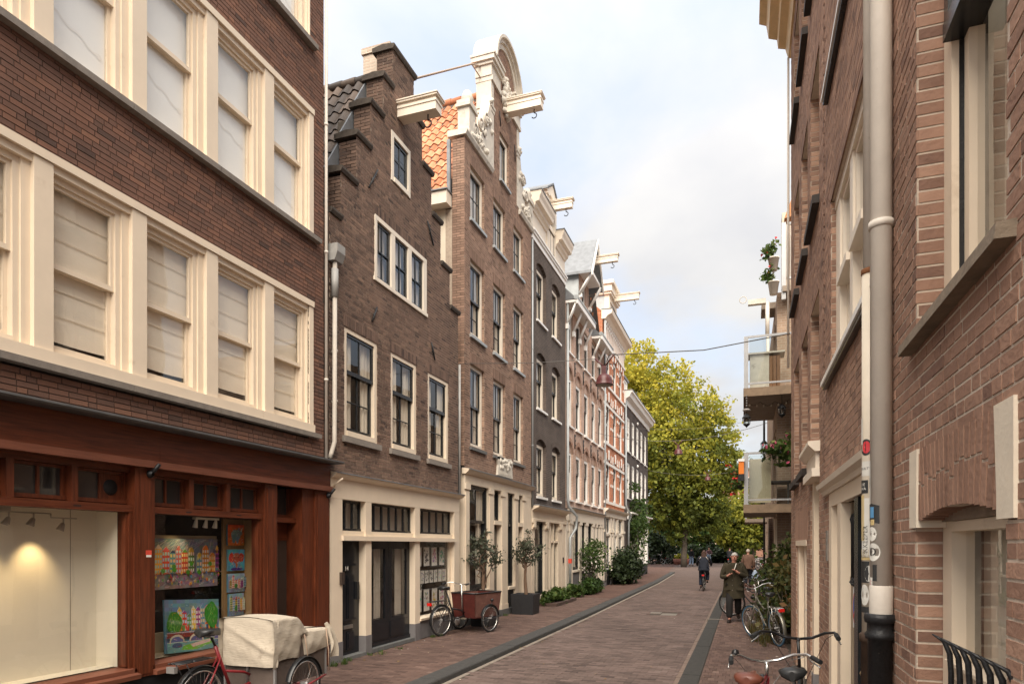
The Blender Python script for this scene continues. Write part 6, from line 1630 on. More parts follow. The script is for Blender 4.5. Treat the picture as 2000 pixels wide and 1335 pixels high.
def pave(parent, name, sname, x0, x1, y0, y1, z, lx, ly, m, npart, seed, along=False, clip=None, h=.012):
    rnd = random.Random(seed); st = MB(); cand = []
    j = .005
    r = 0; y = y0
    while y < y1 - .02:
        x = x0 - (lx / 2 if r % 2 else 0) - rnd.uniform(0, .01)
        while x < x1 - .01:
            a, c = max(x0, x), min(x1, x + lx - j)
            if c - a > .03 and (clip is None or clip((a + c) / 2, y)):
                t = min(.98, max(.02, rnd.gauss(.5, .16) + .12 * math.sin(a * 1.7 + y * .6) * math.sin(y * .43 + 1) ))
                cand.append((a, c, y, min(y1, y + ly - j), z + rnd.gauss(0, .0012), t))
            x += lx
        y += ly; r += 1
    sc = sorted(range(len(cand)), key=lambda i: -cam_scale((cand[i][0], cand[i][2], z)))
    pick = set(i for i in sc[:npart] if cam_scale((cand[i][0], cand[i][2], z)) > 0)
    for i, (a, c, ya, yb, zz, t) in enumerate(cand):
        if i in pick:
            key = (round((c - a) * 200), round((yb - ya) * 200), int(t * 8), m.name)
            if key not in PVC:
                b = MB(); w_, l_ = c - a, yb - ya; b.box(0, w_, 0, l_, -h, 0, (int(t * 8) + .5) / 8); PVC[key] = b.mesh(name, m)
            obj(name, PVC[key], parent, (a, ya, zz))
        else:
            i0 = len(st.v)
            st.v += [(a, ya, zz - h), (c, ya, zz - h), (c, yb, zz - h), (a, yb, zz - h), (a, ya, zz), (c, ya, zz), (c, yb, zz), (a, yb, zz)]
            for q in ((4, 5, 6, 7), (0, 1, 5, 4), (1, 2, 6, 5), (3, 0, 4, 7)): st.face(tuple(i0 + k for k in q), t)
    st.build(sname, m, parent, kind='stuff')
pave(road, 'paver', 'pavers', -4.3, -.97, 7.6, 31, -.08, .205, .098, PV_R, 300, 3, clip=lambda x, y: x > kerb_x(y) + .11 and not (-2.63 < x < -1.82 and 19.3 < y < 20.3))
pave(pl, 'paver', 'pavers', -6.2, -4.40, 6.6, 24, 0, .2, .096, PV_S, 300, 5, clip=lambda x, y: x < kerb_x(y) - .31)
pave(pr, 'paver', 'pavers', -.59, .77, 4.2, 24, 0, .1, .2, PV_S, 300, 7)
sheet('pavement', [(-6.25, 24), (kerb_x(24) - .29, 24), (kerb_x(36) - .29, 36), (kerb_x(49) - .3, 49.4), (-6.25, 49.4)], -.003, PT_S)
sheet('pavement', [(-.6, 24), (1.6, 24), (3, 60), (-.2, 60)], -.003, PT_S)
sheet('pavement', [(.79, 12.6), (3, 12.6), (3, 24), (.79, 24)], .002, mat('bare_soil', (.05, .038, .028), .95, .3, 8, .5, 40))
# kerb of bluestone on the left: each stone its own
kerb = sheet('kerb', [(-4.4, -4), (-4.2, -4), (-4.2, 18), (-4.4, 18)], -.1, SAND)
y = 4.0; kr = random.Random(2)
while y < 49.2:
    L = kr.uniform(.9, 1.3); y2 = min(49.5, y + L)
    xa, xb = kerb_x(y), kerb_x(y2); zt = .004 + kr.uniform(-.003, .003)
    b = MB(); prof = [(-.30, -.13), (0.012, -.13), (0, zt - .02), (-.012, zt - .004), (-.035, zt), (-.30, zt)]
    b.loft([[(xa + x, y + .004, z) for x, z in prof], [(xb + x, y2 - .004, z) for x, z in prof]])
    for k in range(len(b.sm)): b.sm[k] = False
    b.build('kerb_stone', mat('kerb_bluestone', (.050, .048, .045), .8, .3, 14, .4, 70), kerb); y = y2
CONC = mat('pale_concrete', (.22, .185, .15), .85, .15, 6, .3, 50)
gut = sheet('gutter', [(-4.1, -4), (-4.0, -4), (-4.0, 18), (-4.1, 18)], -.091, SAND)
y = 6.0
while y < 48:
    b = MB(); xa, xb = kerb_x(y) + .015, kerb_x(y + .3) + .015; b.loft([[(xa, y + .003, -.09), (xa + .085, y + .003, -.09), (xa + .085, y + .003, -.078), (xa, y + .003, -.078)], [(xb, y + .297, -.09), (xb + .085, y + .297, -.09), (xb + .085, y + .297, -.078), (xb, y + .297, -.078)]])
    for k in range(len(b.sm)): b.sm[k] = False
    b.build('gutter_stone', CONC, gut); y += .3
# flush strip on the right with its pale edge
DSTRIP = mat('dark_strip_stone', (.040, .038, .034), .85, .3, 14, .4, 70, dirt=((.12, .10, .08), 40, .70))
strip_ = sheet('edge_strip', [(-.87, -4), (-.6, -4), (-.6, 30), (-.87, 30)], -.02, SAND)
y = 5.0
while y < 29.5:
    L = kr.uniform(.95, 1.05); b = MB(); y2 = min(30, y + L)
    b.box(-.862, -.604, y + .003, y2 - .003, -.1, .002 + kr.uniform(-.002, .002)); b.build('strip_stone', DSTRIP, strip_); y = y2
    if 17.5 < y < 18.4: b = MB(); b.box(-.9, -.5, y + .002, y + .14, -.1, .004); b.build('cross_stone', CONC, strip_); y += .142
y = 5.0
while y < 30:
    b = MB(); b.box(-.962, -.866, y + .003, y + .205, -.1, -.071 + kr.uniform(-.002, .002)); b.build('edge_brick', mat('pale_edge_brick', (.175, .125, .098), .85, .2, 6, .3, 50), strip_); y += .21
# service covers in the road
STEELC = mat('worn_cover', (.17, .145, .12), .6, .25, 18, .4, 60)
for x0, x1, y0_, y1_ in ((-2.62, -2.3, 19.75, 20.2), (-2.26, -1.83, 19.32, 19.9)):
    t = MB(); t.box(x0, x1, y0_, y1_, -.09, -.076)
    t.box(x0 + .03, x1 - .03, y0_ + .03, y1_ - .03, -.076, -.073); cv = t.build('service_cover', STEELC, road)
# autumn leaves and litter on the paving
def scatter(name, n, fn, size, m, seed):
    r = random.Random(seed); b = MB()
    for i in range(n):
        x, y, z = fn(r); s = size * r.uniform(.5, 1.4); a = r.random() * 6.28
        dx, dy = math.cos(a) * s, math.sin(a) * s
        k = r.uniform(.2, .7)
        b.quad((x - dx, y - dy, z + r.uniform(0, .006)), (x + dy * k, y - dx * k, z + .012 * r.random()), (x + dx, y + dy, z + r.uniform(0, .01)), (x - dy * k, y + dx * k, z + .006), r.uniform(.02, .98))
    return b.build(name, m, kind='stuff')
LITTER = tone_mat('leaf_litter', [(0, (.10, .05, .02)), (.4, (.25, .15, .05)), (.7, (.35, .25, .09)), (.86, (.4, .32, .22)), (1, (.55, .5, .44))], bump=0)
def lp(r):
    k = r.random()
    if k < .45: return (-6.2 + abs(r.gauss(0, .5)), r.uniform(9.2, 30), .004)
    if k < .7: y = r.uniform(8, 40); return (kerb_x(y) + abs(r.gauss(.03, .15)), y, -.074)
    if k < .85: return (r.uniform(-4, -.9), r.uniform(9, 40), -.074)
    return (r.uniform(-.6, .7), r.uniform(7, 25), .005)
scatter('fallen_leaves', 560, lp, .022, LITTER, 5)

# ================================================================ plants
LEAF_G = tone_mat('green_leaf', [(0, (.018, .035, .010)), (.4, (.045, .085, .020)), (.75, (.085, .13, .028)), (1, (.16, .19, .05))], rough=.6, bump=0, trans=.3, var=.1)
LEAF_Y = tone_mat('autumn_plane_leaf', [(0, (.055, .070, .014)), (.3, (.14, .165, .026)), (.55, (.29, .29, .038)), (.8, (.47, .42, .055)), (1, (.64, .52, .07))], rough=.6, bump=0, trans=.42, var=.08)
LEAF_O = tone_mat('olive_leaf', [(0, (.035, .042, .026)), (.5, (.07, .08, .05)), (1, (.15, .16, .11))], rough=.55, bump=0, trans=.2, var=.1)
LEAF_R = tone_mat('russet_leaf', [(0, (.025, .030, .012)), (.4, (.055, .075, .02)), (.7, (.11, .085, .025)), (1, (.20, .09, .035))], rough=.6, bump=0, trans=.3, var=.1)
LEAF_D = tone_mat('dark_leaf', [(0, (.010, .016, .007)), (.5, (.022, .036, .013)), (1, (.06, .085, .03))], rough=.5, bump=0, trans=.15, var=.1)
BARK = mat('bark', (.085, .068, .05), .9, .3, 6, .6, 20, stretch=(3, 3, .6))
BARKO = mat('olive_bark', (.16, .10, .065), .9, .3, 9, .6, 30, stretch=(3, 3, .8))
def leaf_mesh(name, pts, size, tones, m, rng, long=1.5, droop=.3):
    """one face per leaf, cupped quads thrown about the given points"""
    n = len(pts)
    a = rng.normal(size=(n, 3)); a /= np.linalg.norm(a, axis=1)[:, None]
    b_ = rng.normal(size=(n, 3)); b_ -= (b_ * a).sum(1)[:, None] * a; b_ /= np.linalg.norm(b_, axis=1)[:, None]
    a[:, 2] -= droop * 0
    s = size * rng.uniform(.4, 1.6, n)[:, None]
    v = np.empty((n, 4, 3))
    v[:, 0] = pts - a * s * long * .5; v[:, 1] = pts + b_ * s * .5; v[:, 2] = pts + a * s * long * .5; v[:, 3] = pts - b_ * s * .5
    me = bpy.data.meshes.new(name)
    me.vertices.add(n * 4); me.vertices.foreach_set('co', v.astype(np.float32).ravel())
    me.loops.add(n * 4); me.loops.foreach_set('vertex_index', np.arange(n * 4, dtype=np.int32))
    me.polygons.add(n); me.polygons.foreach_set('loop_start', np.arange(0, n * 4, 4, dtype=np.int32)); me.polygons.foreach_set('loop_total', np.full(n, 4, dtype=np.int32))
    at = me.attributes.new('tone', 'FLOAT', 'FACE'); at.data.foreach_set('value', np.clip(tones, .02, .98).astype(np.float32))
    me.materials.append(m); me.update(calc_edges=True)
    return me
def crown_points(blobs, n, rng, shell=.55, clump=.16, per=34):
    """leaf positions gathered in clumps through the outer part of each lobe"""
    vol = np.array([b[3] ** 2 * (b[4] if len(b) > 4 else 1) for b in blobs]); vol /= vol.sum()
    pts = []; tn = []
    nc = max(1, n // per)
    for bl, f in zip(blobs, vol):
        k = max(1, int(nc * f)); c = np.array(bl[:3]); r = bl[3]
        d = rng.normal(size=(k, 3)); d /= np.linalg.norm(d, axis=1)[:, None]
        rad = r * (shell + (1.04 - shell) * rng.random(k) ** .8)
        cc = c + d * rad[:, None] * np.array([1, 1, .92])
        ct = rng.normal(0, .13, k)
        for q, t in zip(cc, ct):
            p = q + rng.normal(size=(per, 3)) * clump * r * np.array([1, 1, .7])
            pts.append(p); tn.append(np.full(per, t) + rng.normal(0, .1, per))
    return np.concatenate(pts), np.concatenate(tn)
def limb(b, p0, p1, r0, r1, rnd, wob=.12, n=6):
    p0, p1 = Vector(p0), Vector(p1); L = (p1 - p0).length; pts = []; rr = []
    for i in range(n + 1):
        t = i / n; w = L * wob * math.sin(t * PI)
        pts.append(p0.lerp(p1, t) + Vector((rnd.uniform(-w, w), rnd.uniform(-w, w), rnd.uniform(-w, w) * .3 + (t * (1 - t)) * L * .1))); rr.append(r0 + (r1 - r0) * t)
    b.tube(pts, rr, 7); return pts
def tree(name, label, base, th, tr, blobs, n, size, m, seed, tone=lambda p: .45, cat='tree', group=None, bark=None, limbs=10, shell=.55, clump=.16, long=1.4):
    """base, trunk height and radius; blobs (x, y, z, r) relative to the base"""
    rng = np.random.default_rng(seed); rnd = random.Random(seed)
    root = thing(name, label, cat, base, 0, group)
    b = MB(); tp = limb(b, (0, 0, -.05), (rnd.uniform(-.1, .1) * th * .2, 0, th), tr, tr * .6, rnd, .03)
    for bl in sorted(blobs, key=lambda q: -q[3])[:limbs]:
        st = tp[rnd.randrange(max(1, len(tp) // 2), len(tp))]
        mid = limb(b, st, bl[:3], tr * .42, tr * .10, rnd)
        for k in range(3):
            d = Vector((rnd.uniform(-1, 1), rnd.uniform(-1, 1), rnd.uniform(-.3, 1))) * bl[3] * .8
            limb(b, mid[4], Vector(bl[:3]) + d, tr * .14, tr * .03, rnd, .1, 4)
    b.build('trunk', bark or BARK, root)
    pts, tn = crown_points(blobs, n, rng, shell, clump)
    tones = tn + np.array([tone(p) for p in pts])
    obj('crown', leaf_mesh('crown', pts, size, tones, m, rng, long), root)
    return root
def lat(x0, y0, l, k=0.):   # a step sideways as seen down the street
    return (x0 + l * .944 - k * .329, y0 + l * .329 + k * .944)
# the big plane tree past the corner house
def tone_plane(p): return .15 + .042 * (p[2] - 3.) + .06 * math.sin(p[0] * .9 + p[2] * .7)
bl = []
for l, h, r in ((-4.5, 18.6, 2.6), (-5.7, 16.2, 3.0), (-2.3, 16.2, 3.2), (.2, 13.9, 3.4), (2.5, 12.6, 2.6), (-4, 12.1, 3.8), (-1.7, 10.2, 3.8), (1.4, 9.9, 3.4), (3.6, 9.6, 2.2), (4.2, 7.8, 1.4), (-3.1, 7.6, 3.0), (0, 7.2, 3.2), (2.5, 6.6, 2.5), (-1.8, 5.0, 2.1), (.8, 4.9, 2.1), (-7.5, 13.5, 3.0), (-6.5, 9.5, 2.6), (2.9, 4.6, 1.6), (-.3, 3.2, 1.5), (1.8, 3.4, 1.3)):
    for k in (-1.3, 1.3): x, y = lat(0, 0, l, k * min(1.3, r * .35)); bl.append((x, y, h, r * .93))
tree('plane_tree', 'tall plane tree turning yellow at its top, rising beyond the dark corner house', (-5.3, 63.8, -.08), 6.5, .30, bl, 68000, .19, LEAF_Y, 3, tone_plane, clump=.12)
bl = [(lat(0, 0, l)[0], lat(0, 0, l)[1], h, r) for l, h, r in ((0, 6.2, 2.3), (-1.8, 4.6, 2.0), (1.7, 4.7, 2.0), (.8, 3.0, 1.9), (-1.5, 2.6, 1.7), (2.6, 2.9, 1.5), (3.2, 1.9, 1.3), (-2.8, 3.4, 1.5))]
tree('street_tree', 'low yellow green tree at the end of the street, right of the plane tree', (.9, 75., -.08), 2.4, .16, bl, 16000, .24, LEAF_Y, 5, lambda p: .30 + .03 * p[2])
bl = [(lat(0, 0, l)[0], lat(0, 0, l)[1], h, r) for l, h, r in ((0, 7.4, 2.6), (-2.5, 6.3, 2.2), (2.2, 6.0, 2.2), (0, 4.6, 2.2), (3.2, 4.2, 1.6))]
tree('street_tree', 'pale lime green tree glimpsed behind the plane tree beside the dark corner house', (-17, 92., -.08), 3, .2, bl, 9000, .3, LEAF_Y, 6, lambda p: .72)
bl = [(lat(0, 0, l)[0], lat(0, 0, l)[1], h, r) for l, h, r in ((0, 6.5, 3.0), (-3, 5.6, 2.6), (3, 6, 2.8), (0, 3.8, 2.6), (5, 4.2, 2.2), (-5, 4, 2.4), (2.5, 3, 2.2), (-2.5, 2.6, 2.2))]
tree('street_tree', 'dark green leafy tree standing far behind, between the plane tree and the low yellow one', (-6.5, 98., -.08), 3, .25, bl, 14000, .32, LEAF_G, 7, lambda p: .35)
def bush(name, label, base, blobs, n, size, m, seed, cat='bush', tone=.5, group=None, stems=8, clump=.2, long=1.4, shell=.3, stem_m=None, ground=0.):
    rng = np.random.default_rng(seed); rnd = random.Random(seed)
    root = thing(name, label, cat, base, 0, group)
    b = MB()
    for i in range(stems):
        bl_ = blobs[i % len(blobs)]
        limb(b, (rnd.uniform(-.06, .06), rnd.uniform(-.06, .06), ground), (bl_[0] + rnd.uniform(-.5, .5) * bl_[3], bl_[1] + rnd.uniform(-.5, .5) * bl_[3], bl_[2] + bl_[3] * .4), .012, .004, rnd, .1, 5)
    b.build('stem', stem_m or BARK, root)
    pts, tn = crown_points(blobs, n, rng, shell, clump, 18)
    pts[:, 2] = np.maximum(pts[:, 2], .02 + ground)
    obj('foliage', leaf_mesh('foliage', pts, size, tn + tone, m, rng, long), root)
    return root
# hedge and bushes at the square
bush('dark_hedge', 'tall dark hedge between the corner house and the plane tree', (-10.2, 74.5, -.08), [(0, 0, 1.4, 1.9), (-2.2, 0, 1.5, 1.9), (2.0, .6, 1.3, 1.8), (-4.4, 0, 1.5, 2.0), (1.2, 0, 2.4, 1.2)], 9000, .2, LEAF_D, 8, 'hedge', .4)
for i, (x, y, h, t, l_) in enumerate(((-5.6, 79, 1.5, .35, 'deep green shrub under the plane tree, left of the other shrubs'), (-3.2, 80, 1.4, .3, 'deep green shrub under the plane tree, right beside the leftmost shrub'), (-1.0, 82, 1.5, .42, 'mossy green shrub below the low yellow tree at the end of the street'))):
    bush('garden_shrub', l_, (x, y, -.08), [(0, 0, h * .7, h * .85), (1.2, 0, h * .6, h * .7), (-1.2, .3, h * .6, h * .7)], 3000, .2, LEAF_D if i < 2 else LEAF_G, 20 + i, 'shrub', t)
# planting along the left pavement
bush('low_perennials', 'bright green low plants in a narrow bed before the black brick house', (-5.86, 21.3, 0), [(0, y, .24, .27) for y in (-1.0, -.6, -.2, .2, .6, 1.0)] + [(.1, -.3, .32, .22)], 2200, .075, LEAF_G, 31, 'plants', .62, stems=18)
b = MB(); b.box(-6.18, -5.50, 20.1, 22.6, .0, .10); tag(b.build('bed_edging', mat('bed_brick', (.08, .05, .04), .9, .3, 9, .4, 40)), 'low brick edging round the bed of bright green plants', 'edging')
bush('low_perennials', 'small round clump of green leaves by the downpipe of the pink brick house', (-5.9, 24.0, 0), [(0, 0, .28, .28), (.05, .25, .22, .24)], 1000, .075, LEAF_G, 32, 'plants', .55, stems=8)
bush('low_perennials', 'wide low green bush spreading over the pavement under the white flowering shrub', (-5.75, 26.2, 0), [(0, y, .3, .36) for y in (-.8, -.4, 0, .4, .8)] + [(.1, 0, .36, .26)], 2400, .08, LEAF_G, 33, 'plants', .42, stems=18)
rs = bush('flowering_shrub', 'airy tall shrub with white blossom before the pink brick house', (-5.85, 26.6, 0), [(0, -.5, 1.5, .45), (.05, .1, 1.75, .5), (0, .6, 1.3, .5), (.1, 0, 1.1, .5), (0, .9, 1.7, .35)], 1500, .07, LEAF_G, 34, 'shrub', .5, stems=22, clump=.35)
rng9 = np.random.default_rng(4); fp, ft = crown_points([(0, -.4, 1.25, .5), (.1, .3, 1.35, .55), (.05, .7, 1.1, .45)], 260, rng9, .3, .35, 6)
obj('blossom', leaf_mesh('blossom', fp, .06, ft * 0 + .5, mat('white_petal', (.72, .66, .58), .7), rng9, 1), rs)
bush('laurel_bush', 'dense dark round evergreen bush before the orange brick house', (-5.65, 33.6, 0), [(0, -.6, .8, .75), (0, .5, .85, .8), (.05, 0, 1.15, .75), (-.1, 0, .4, .7), (0, 1.2, .7, .6), (0, -1.2, .6, .55)], 7000, .09, LEAF_D, 35, 'bush', .5, stems=10)
cl = bush('climbing_rose', 'straggling climber growing up the front of the dark corner house', (-5.95, 37.8, 0), [(0, .2, 1.4, .5), (.1, .8, 2.2, .6), (0, .3, 3.0, .6), (.15, 1.5, 3.3, .6), (.1, 2.2, 2.8, .5), (.05, 2.6, 3.8, .55), (0, 1.0, 4.3, .5), (.1, 3.2, 4.4, .4), (.05, .2, 5.2, .35)], 2600, .11, LEAF_G, 36, 'climber', .48, stems=14, clump=.34)
# bushes on the right past the corner house
for i, (x, y, bls, n, m_, t, l_) in enumerate((
    (.84, 14.0, [(0, 0, .55, .38), (0, .5, .8, .45), (-.12, .2, .35, .35), (.05, .3, 1.2, .35)], 1500, LEAF_R, .5, 'russet green bush beside the corner house, nearest of the bushes on the right'),
    (.98, 15.8, [(0, 0, .7, .5), (-.15, .4, 1.1, .5), (0, .6, 1.5, .45), (-.2, .1, .4, .4), (.1, .2, 1.9, .35)], 2000, LEAF_R, .45, 'russet green bush under the lower balcony, behind the bicycle with blue tyres'),
    (1.0, 18.0, [(0, 0, .8, .5), (-.1, .5, 1.2, .45), (0, .2, 1.6, .35), (-.2, 0, .5, .4)], 1500, LEAF_G, .5, 'green bush with broad leaves against the pale wall under the lower balcony'),
    (.95, 21.5, [(0, 0, .6, .5), (-.05, .6, .9, .5), (0, 1.2, .7, .5)], 1300, LEAF_G, .45, 'green bush over the parked bicycles, furthest of the bushes on the right'))):
    bush('street_bush', l_, (x, y, 0), bls, n, .075, m_, 40 + i, 'bush', t, stems=16, clump=.3, shell=.2)
def grass_tuft(b, x, y, z, n, h, r):
    for i in range(n):
        a = r.random() * 6.28; l = h * r.uniform(.4, 1.1); d = r.uniform(.2, .9) * l; px_, py_ = x + r.gauss(0, .03), y + r.gauss(0, .03); w = .004
        q = (px_ + math.cos(a) * d * .4, py_ + math.sin(a) * d * .4, z + l * .7); e = (px_ + math.cos(a) * d, py_ + math.sin(a) * d, z + l)
        nx, ny = -math.sin(a) * w, math.cos(a) * w
        t = r.uniform(.3, .9)
        b.quad((px_ - nx, py_ - ny, z), (px_ + nx, py_ + ny, z), (q[0] + nx, q[1] + ny, q[2]), (q[0] - nx, q[1] - ny, q[2]), t); b.quad((q[0] - nx, q[1] - ny, q[2]), (q[0] + nx, q[1] + ny, q[2]), e, e, t)
b = MB(); r = random.Random(3)
for x, y, n, h in [(-6.1, 8.98, 40, .10), (-6.05, 9.2, 50, .12), (-6.15, 9.5, 30, .07), (-6.12, 10.1, 30, .06), (-6.0, 10.25, 30, .06), (-6.15, 10.5, 20, .05), (-5.98, 10.9, 20, .05), (-6.1, 12.5, 30, .08), (-6.05, 12.7, 30, .07), (-6.1, 17.0, 26, .08), (.6, 6.6, 40, .1), (.62, 6.9, 40, .09), (-5.5, 21.2, 20, .06)]: grass_tuft(b, x, y, 0, n, h, r)
b.build('weeds', LEAF_G, kind='stuff')
b = MB()
for i in range(26): grass_tuft(b, .34 + r.gauss(0, .10), 14.2 + r.uniform(-1, 2.2), 0, 16, .42, r)
b.build('tall_grass', LEAF_R, kind='stuff')
# olive trees and their pots
def olive(label, base, h, seed, pot=None):
    root_b = base
    rnd = random.Random(seed); k = h
    bls = [(0, 0, k * .72, .30), (.22, .1, k * .80, .22), (-.22, -.05, k * .70, .24), (.05, -.2, k * .90, .20), (-.1, .2, k * .86, .2), (.18, .25, k * .64, .2), (-.25, .2, k * .58, .18), (.1, 0, k * 1.02, .13)]
    return tree('olive_tree', label, base, k * .52, .055, bls, 1050, .036, LEAF_O, seed, lambda p: .5, bark=BARKO, limbs=8, shell=.15, clump=.42, long=2.6)
def pot(label, x, y, w, h, m, rz=0.):
    t = thing('plant_pot', label, 'planter', (x, y, 0), rz)
    b = MB(); a = w / 2; c = a * .9; k = .035
    ring = lambda r, z: [(-r, -r, z), (r, -r, z), (r, r, z), (-r, r, z)]
    b.loft([ring(c, 0), ring(a, h), ring(a - k, h), ring(a - k - .02, h - .07)])
    for i in range(len(b.sm)): b.sm[i] = False
    b.build('tub', m, t); b = MB(); b.box(-a + .05, a - .05, -a + .05, a - .05, h - .09, h - .06); b.build('soil', mat('bare_soil', (.05, .038, .028)), t)
POTM = mat('anthracite_pot', (.022, .022, .024), .55, .2, 8, .1, 30)
pot('anthracite square planter by the step of the tall house with the neck gable', -5.78, 17.75, .66, .56, POTM)
olive('small olive tree with a twisted trunk in the anthracite planter', (-5.78, 17.75, .48), 1.75, 52)
pot('black square planter hidden behind the red cargo bike', -5.86, 14.75, .5, .5, POTM)
olive('bushy olive tree standing behind the red box of the cargo bike', (-5.86, 14.75, .44), 1.75, 53)
# ================================================================ balcony building beyond the corner house on the right
BT_G = brick_tex_mat('tan_brick', (.34, .235, .165), (.40, .28, .20), (.44, .36, .28), .2, .065)
BT_GD = brick_tex_mat('brown_brick', (.085, .055, .042), (.11, .07, .055), (.13, .10, .08), .2, .062)
METAL = mat('grey_rail_metal', (.36, .36, .36), .45, .1, 6, metal=.3)
CONCR = mat('balcony_concrete', (.25, .20, .155), .85, .2, 5, .3, 40)
G4 = House('balcony_building', 'pale brick apartment building with glass fronted balconies reaching over the right pavement', 'building', -1, .80, 18.3, 26.0)
plain_wall(G4, 0, 8.36, lambda z: [(18.3, 26.0)], [(19.0, 20.6, 0, 2.35, 0, .2), (22.2, 25, 0, 2.35, 0, .2), (19.0, 20.4, 3.0, 5.0, 0, .2), (19.0, 20.4, 5.8, 7.8, 0, .2), (22.2, 24.4, 3.4, 5.0, 0, .2)], BT_G, .2)
b = G4.mb(); P = b.P; b.quad(P(18.3, 0, 0), P(18.3, 0, -4), P(18.3, 8.36, -4), P(18.3, 8.36, 0)); b.quad(P(18.3, 8.36, 0), P(26, 8.36, 0), P(26, 8.36, -4), P(18.3, 8.36, -4)); b.quad(P(26, 0, 0), P(26, 0, -4), P(26, 8.36, -4), P(26, 8.36, 0)); b.build('end_wall', BT_G, G4.root)
interior(G4, .05, 8.2, 1.0)
for a, c, z0, z1 in ((19.0, 20.4, 3.0, 5.0), (19.0, 20.4, 5.8, 7.8), (22.2, 24.4, 3.4, 5.0)):
    window(G4, a, c, z0, z1, fz=-.1, fw=.1, fm='white_paint', sm='white_paint', lo=(2, 1), split=0, curtain='drape')
door(G4, 19.0, 20.6, .02, 2.35, -.12, mat('blue_door', (.10, .20, .32), .5, .15, 5), [(.06, .46, .05, .95), (.54, .94, .05, .95)])
G4.box('garage_door', mat('pale_door', (.5, .46, .4), .6), 22.2, 25, .02, 2.35, -.2, -.15)
G4.box('plaster_pier', PLASTER, 18.32, 18.9, 0, 2.6, -.05, .05)
b = G4.mb(); b.fb(20.9, 21.7, 0, 2.7, -.1, .1); b.build('brick_pier', BT_GD, G4.root)
# dark rear wall of the recess beside the corner house
rw = MB(); rw.box(1.32, 6, 12.65, 18.28, 0, 5.4); tag(rw.build('recess_block', BT_GD), 'dark brown brick wall set back between the corner house and the balconies', 'wall')
def balcony(zs, label_part, glass=True):
    t = MB(); t.box(-.80, 1.0, 17.0 - 18.3 - 3.85 + 0, 20.6 - 22.15, zs, zs + .15); sl = t.build('balcony_slab', CONCR, G4.root)
    y0 = 17.0 - G4.oy; x0 = -.80; y1 = 20.6 - G4.oy
    t = MB(); t.box(x0, 1.0, y0 - .012, y0, zs - .03, zs + .17); t.box(x0 - .012, x0, y0, y1, zs - .03, zs + .17); t.build('slab_edge', mat('weathered_board', (.22, .155, .10), .85, .3, 6, .3, 30), sl)
    for px, py in ((x0 + .05, y0 + .05), (x0 + .05, y1 - .05), (.6, y0 + .05)):
        t = MB(); t.box(px - .05, px + .05, py - .04, py + .04, zs + .10, zs + 1.42); t.build('rail_post', METAL, sl)
    for za, zb in ((1.38, 1.43), (.26, .30)):
        t = MB(); t.box(x0 + .1, 1.0, y0 + .02, y0 + .06, zs + za, zs + zb); t.build('rail', METAL, sl)
        t = MB(); t.box(x0 + .03, x0 + .07, y0 + .09, y1 - .09, zs + za, zs + zb); t.build('rail', METAL, sl)
    t = MB(); t.quad((x0 + .12, y0 + .04, zs + .32), (.98, y0 + .04, zs + .32), (.98, y0 + .04, zs + 1.36), (x0 + .12, y0 + .04, zs + 1.36)); t.build('glass_panel', GLASSB, sl)
    t = MB(); t.quad((x0 + .05, y0 + .12, zs + .32), (x0 + .05, y1 - .12, zs + .32), (x0 + .05, y1 - .12, zs + 1.36), (x0 + .05, y0 + .12, zs + 1.36)); t.build('glass_panel', GLASSB, sl)
    return sl
balcony(2.72, 'lower'); up = balcony(5.52, 'upper')
t = MB(); t.box(-.35, .35, 19.2 - G4.oy, 20.0 - G4.oy, 8.28, 8.44); t.build('terrace_slab', CONCR, G4.root)
# things on the balconies
def simple(name, label, cat, m, f, group=None, kind=None):
    b = MB(); f(b); o = b.build(name, m, kind=kind); return tag(o, label, cat, group)
cr = thing('wooden_crate', 'pale crate with a brown plank side standing on the upper balcony', 'crate', (.46, 17.6, 5.67))
b = MB(); b.box(-.32, .12, -.2, .3, 0, .92); b.build('white_side', OFFW, cr); b = MB()
for i in range(3): b.box(.125 + i * .085, .20 + i * .085, -.2, .3, 0, .86)
b.build('plank_side', mat('brown_plank', (.22, .11, .055), .7, .3, 5, .2, 30, stretch=(9, 9, .6)), cr)
b = MB(); b.box(-.38, .48, -.24, .34, .92, .96); b.build('top', OFFW, cr)
simple('balcony_table', 'dark folding table behind the glass of the lower balcony', 'table', mat('table_dark', (.07, .065, .06), .6), lambda b: (b.box(.35, 1.1, 17.5, 18.2, 3.45, 3.49), b.box(.4, .44, 17.55, 17.6, 2.87, 3.45), b.box(1.0, 1.04, 17.55, 17.6, 2.87, 3.45), b.box(.4, .44, 18.1, 18.15, 2.87, 3.45)))
simple('balcony_screen', 'pale bamboo screen standing behind the glass of the lower balcony', 'screen', mat('bamboo', (.50, .43, .30), .8, .2, 8, stretch=(30, 30, 1)), lambda b: b.box(.12, .62, 17.35, 17.38, 2.95, 4.02))
def lantern(label, x, y, z, chain=0.):
    t = thing('lantern', label, 'lantern', (x, y, z))
    b = MB(); b.lathe([(.0, .26), (.03, .24), (.10, .16), (.11, .15), (.085, .15), (.085, .14)], (0, 0, 0), 6); b.lathe([(.06, -.04), (.07, -.02), (.085, .0), (.06, .0)], (0, 0, 0), 6); b.lathe([(0, -.10), (.02, -.07), (.05, -.04)], (0, 0, 0), 6)
    if chain: b.tube([(0, 0, .25), (0, 0, .25 + chain)], .008, 5)
    for i in range(6): a = i * PI / 3; b.tube([(.075 * math.cos(a), .075 * math.sin(a), 0), (.095 * math.cos(a), .095 * math.sin(a), .15)], .007, 4)
    b.build('lantern_frame', IRON, t); b = MB(); b.lathe([(.062, 0), (.08, .145)], (0, 0, 0), 6); b.build('lantern_glass', GLASSB, t); return t
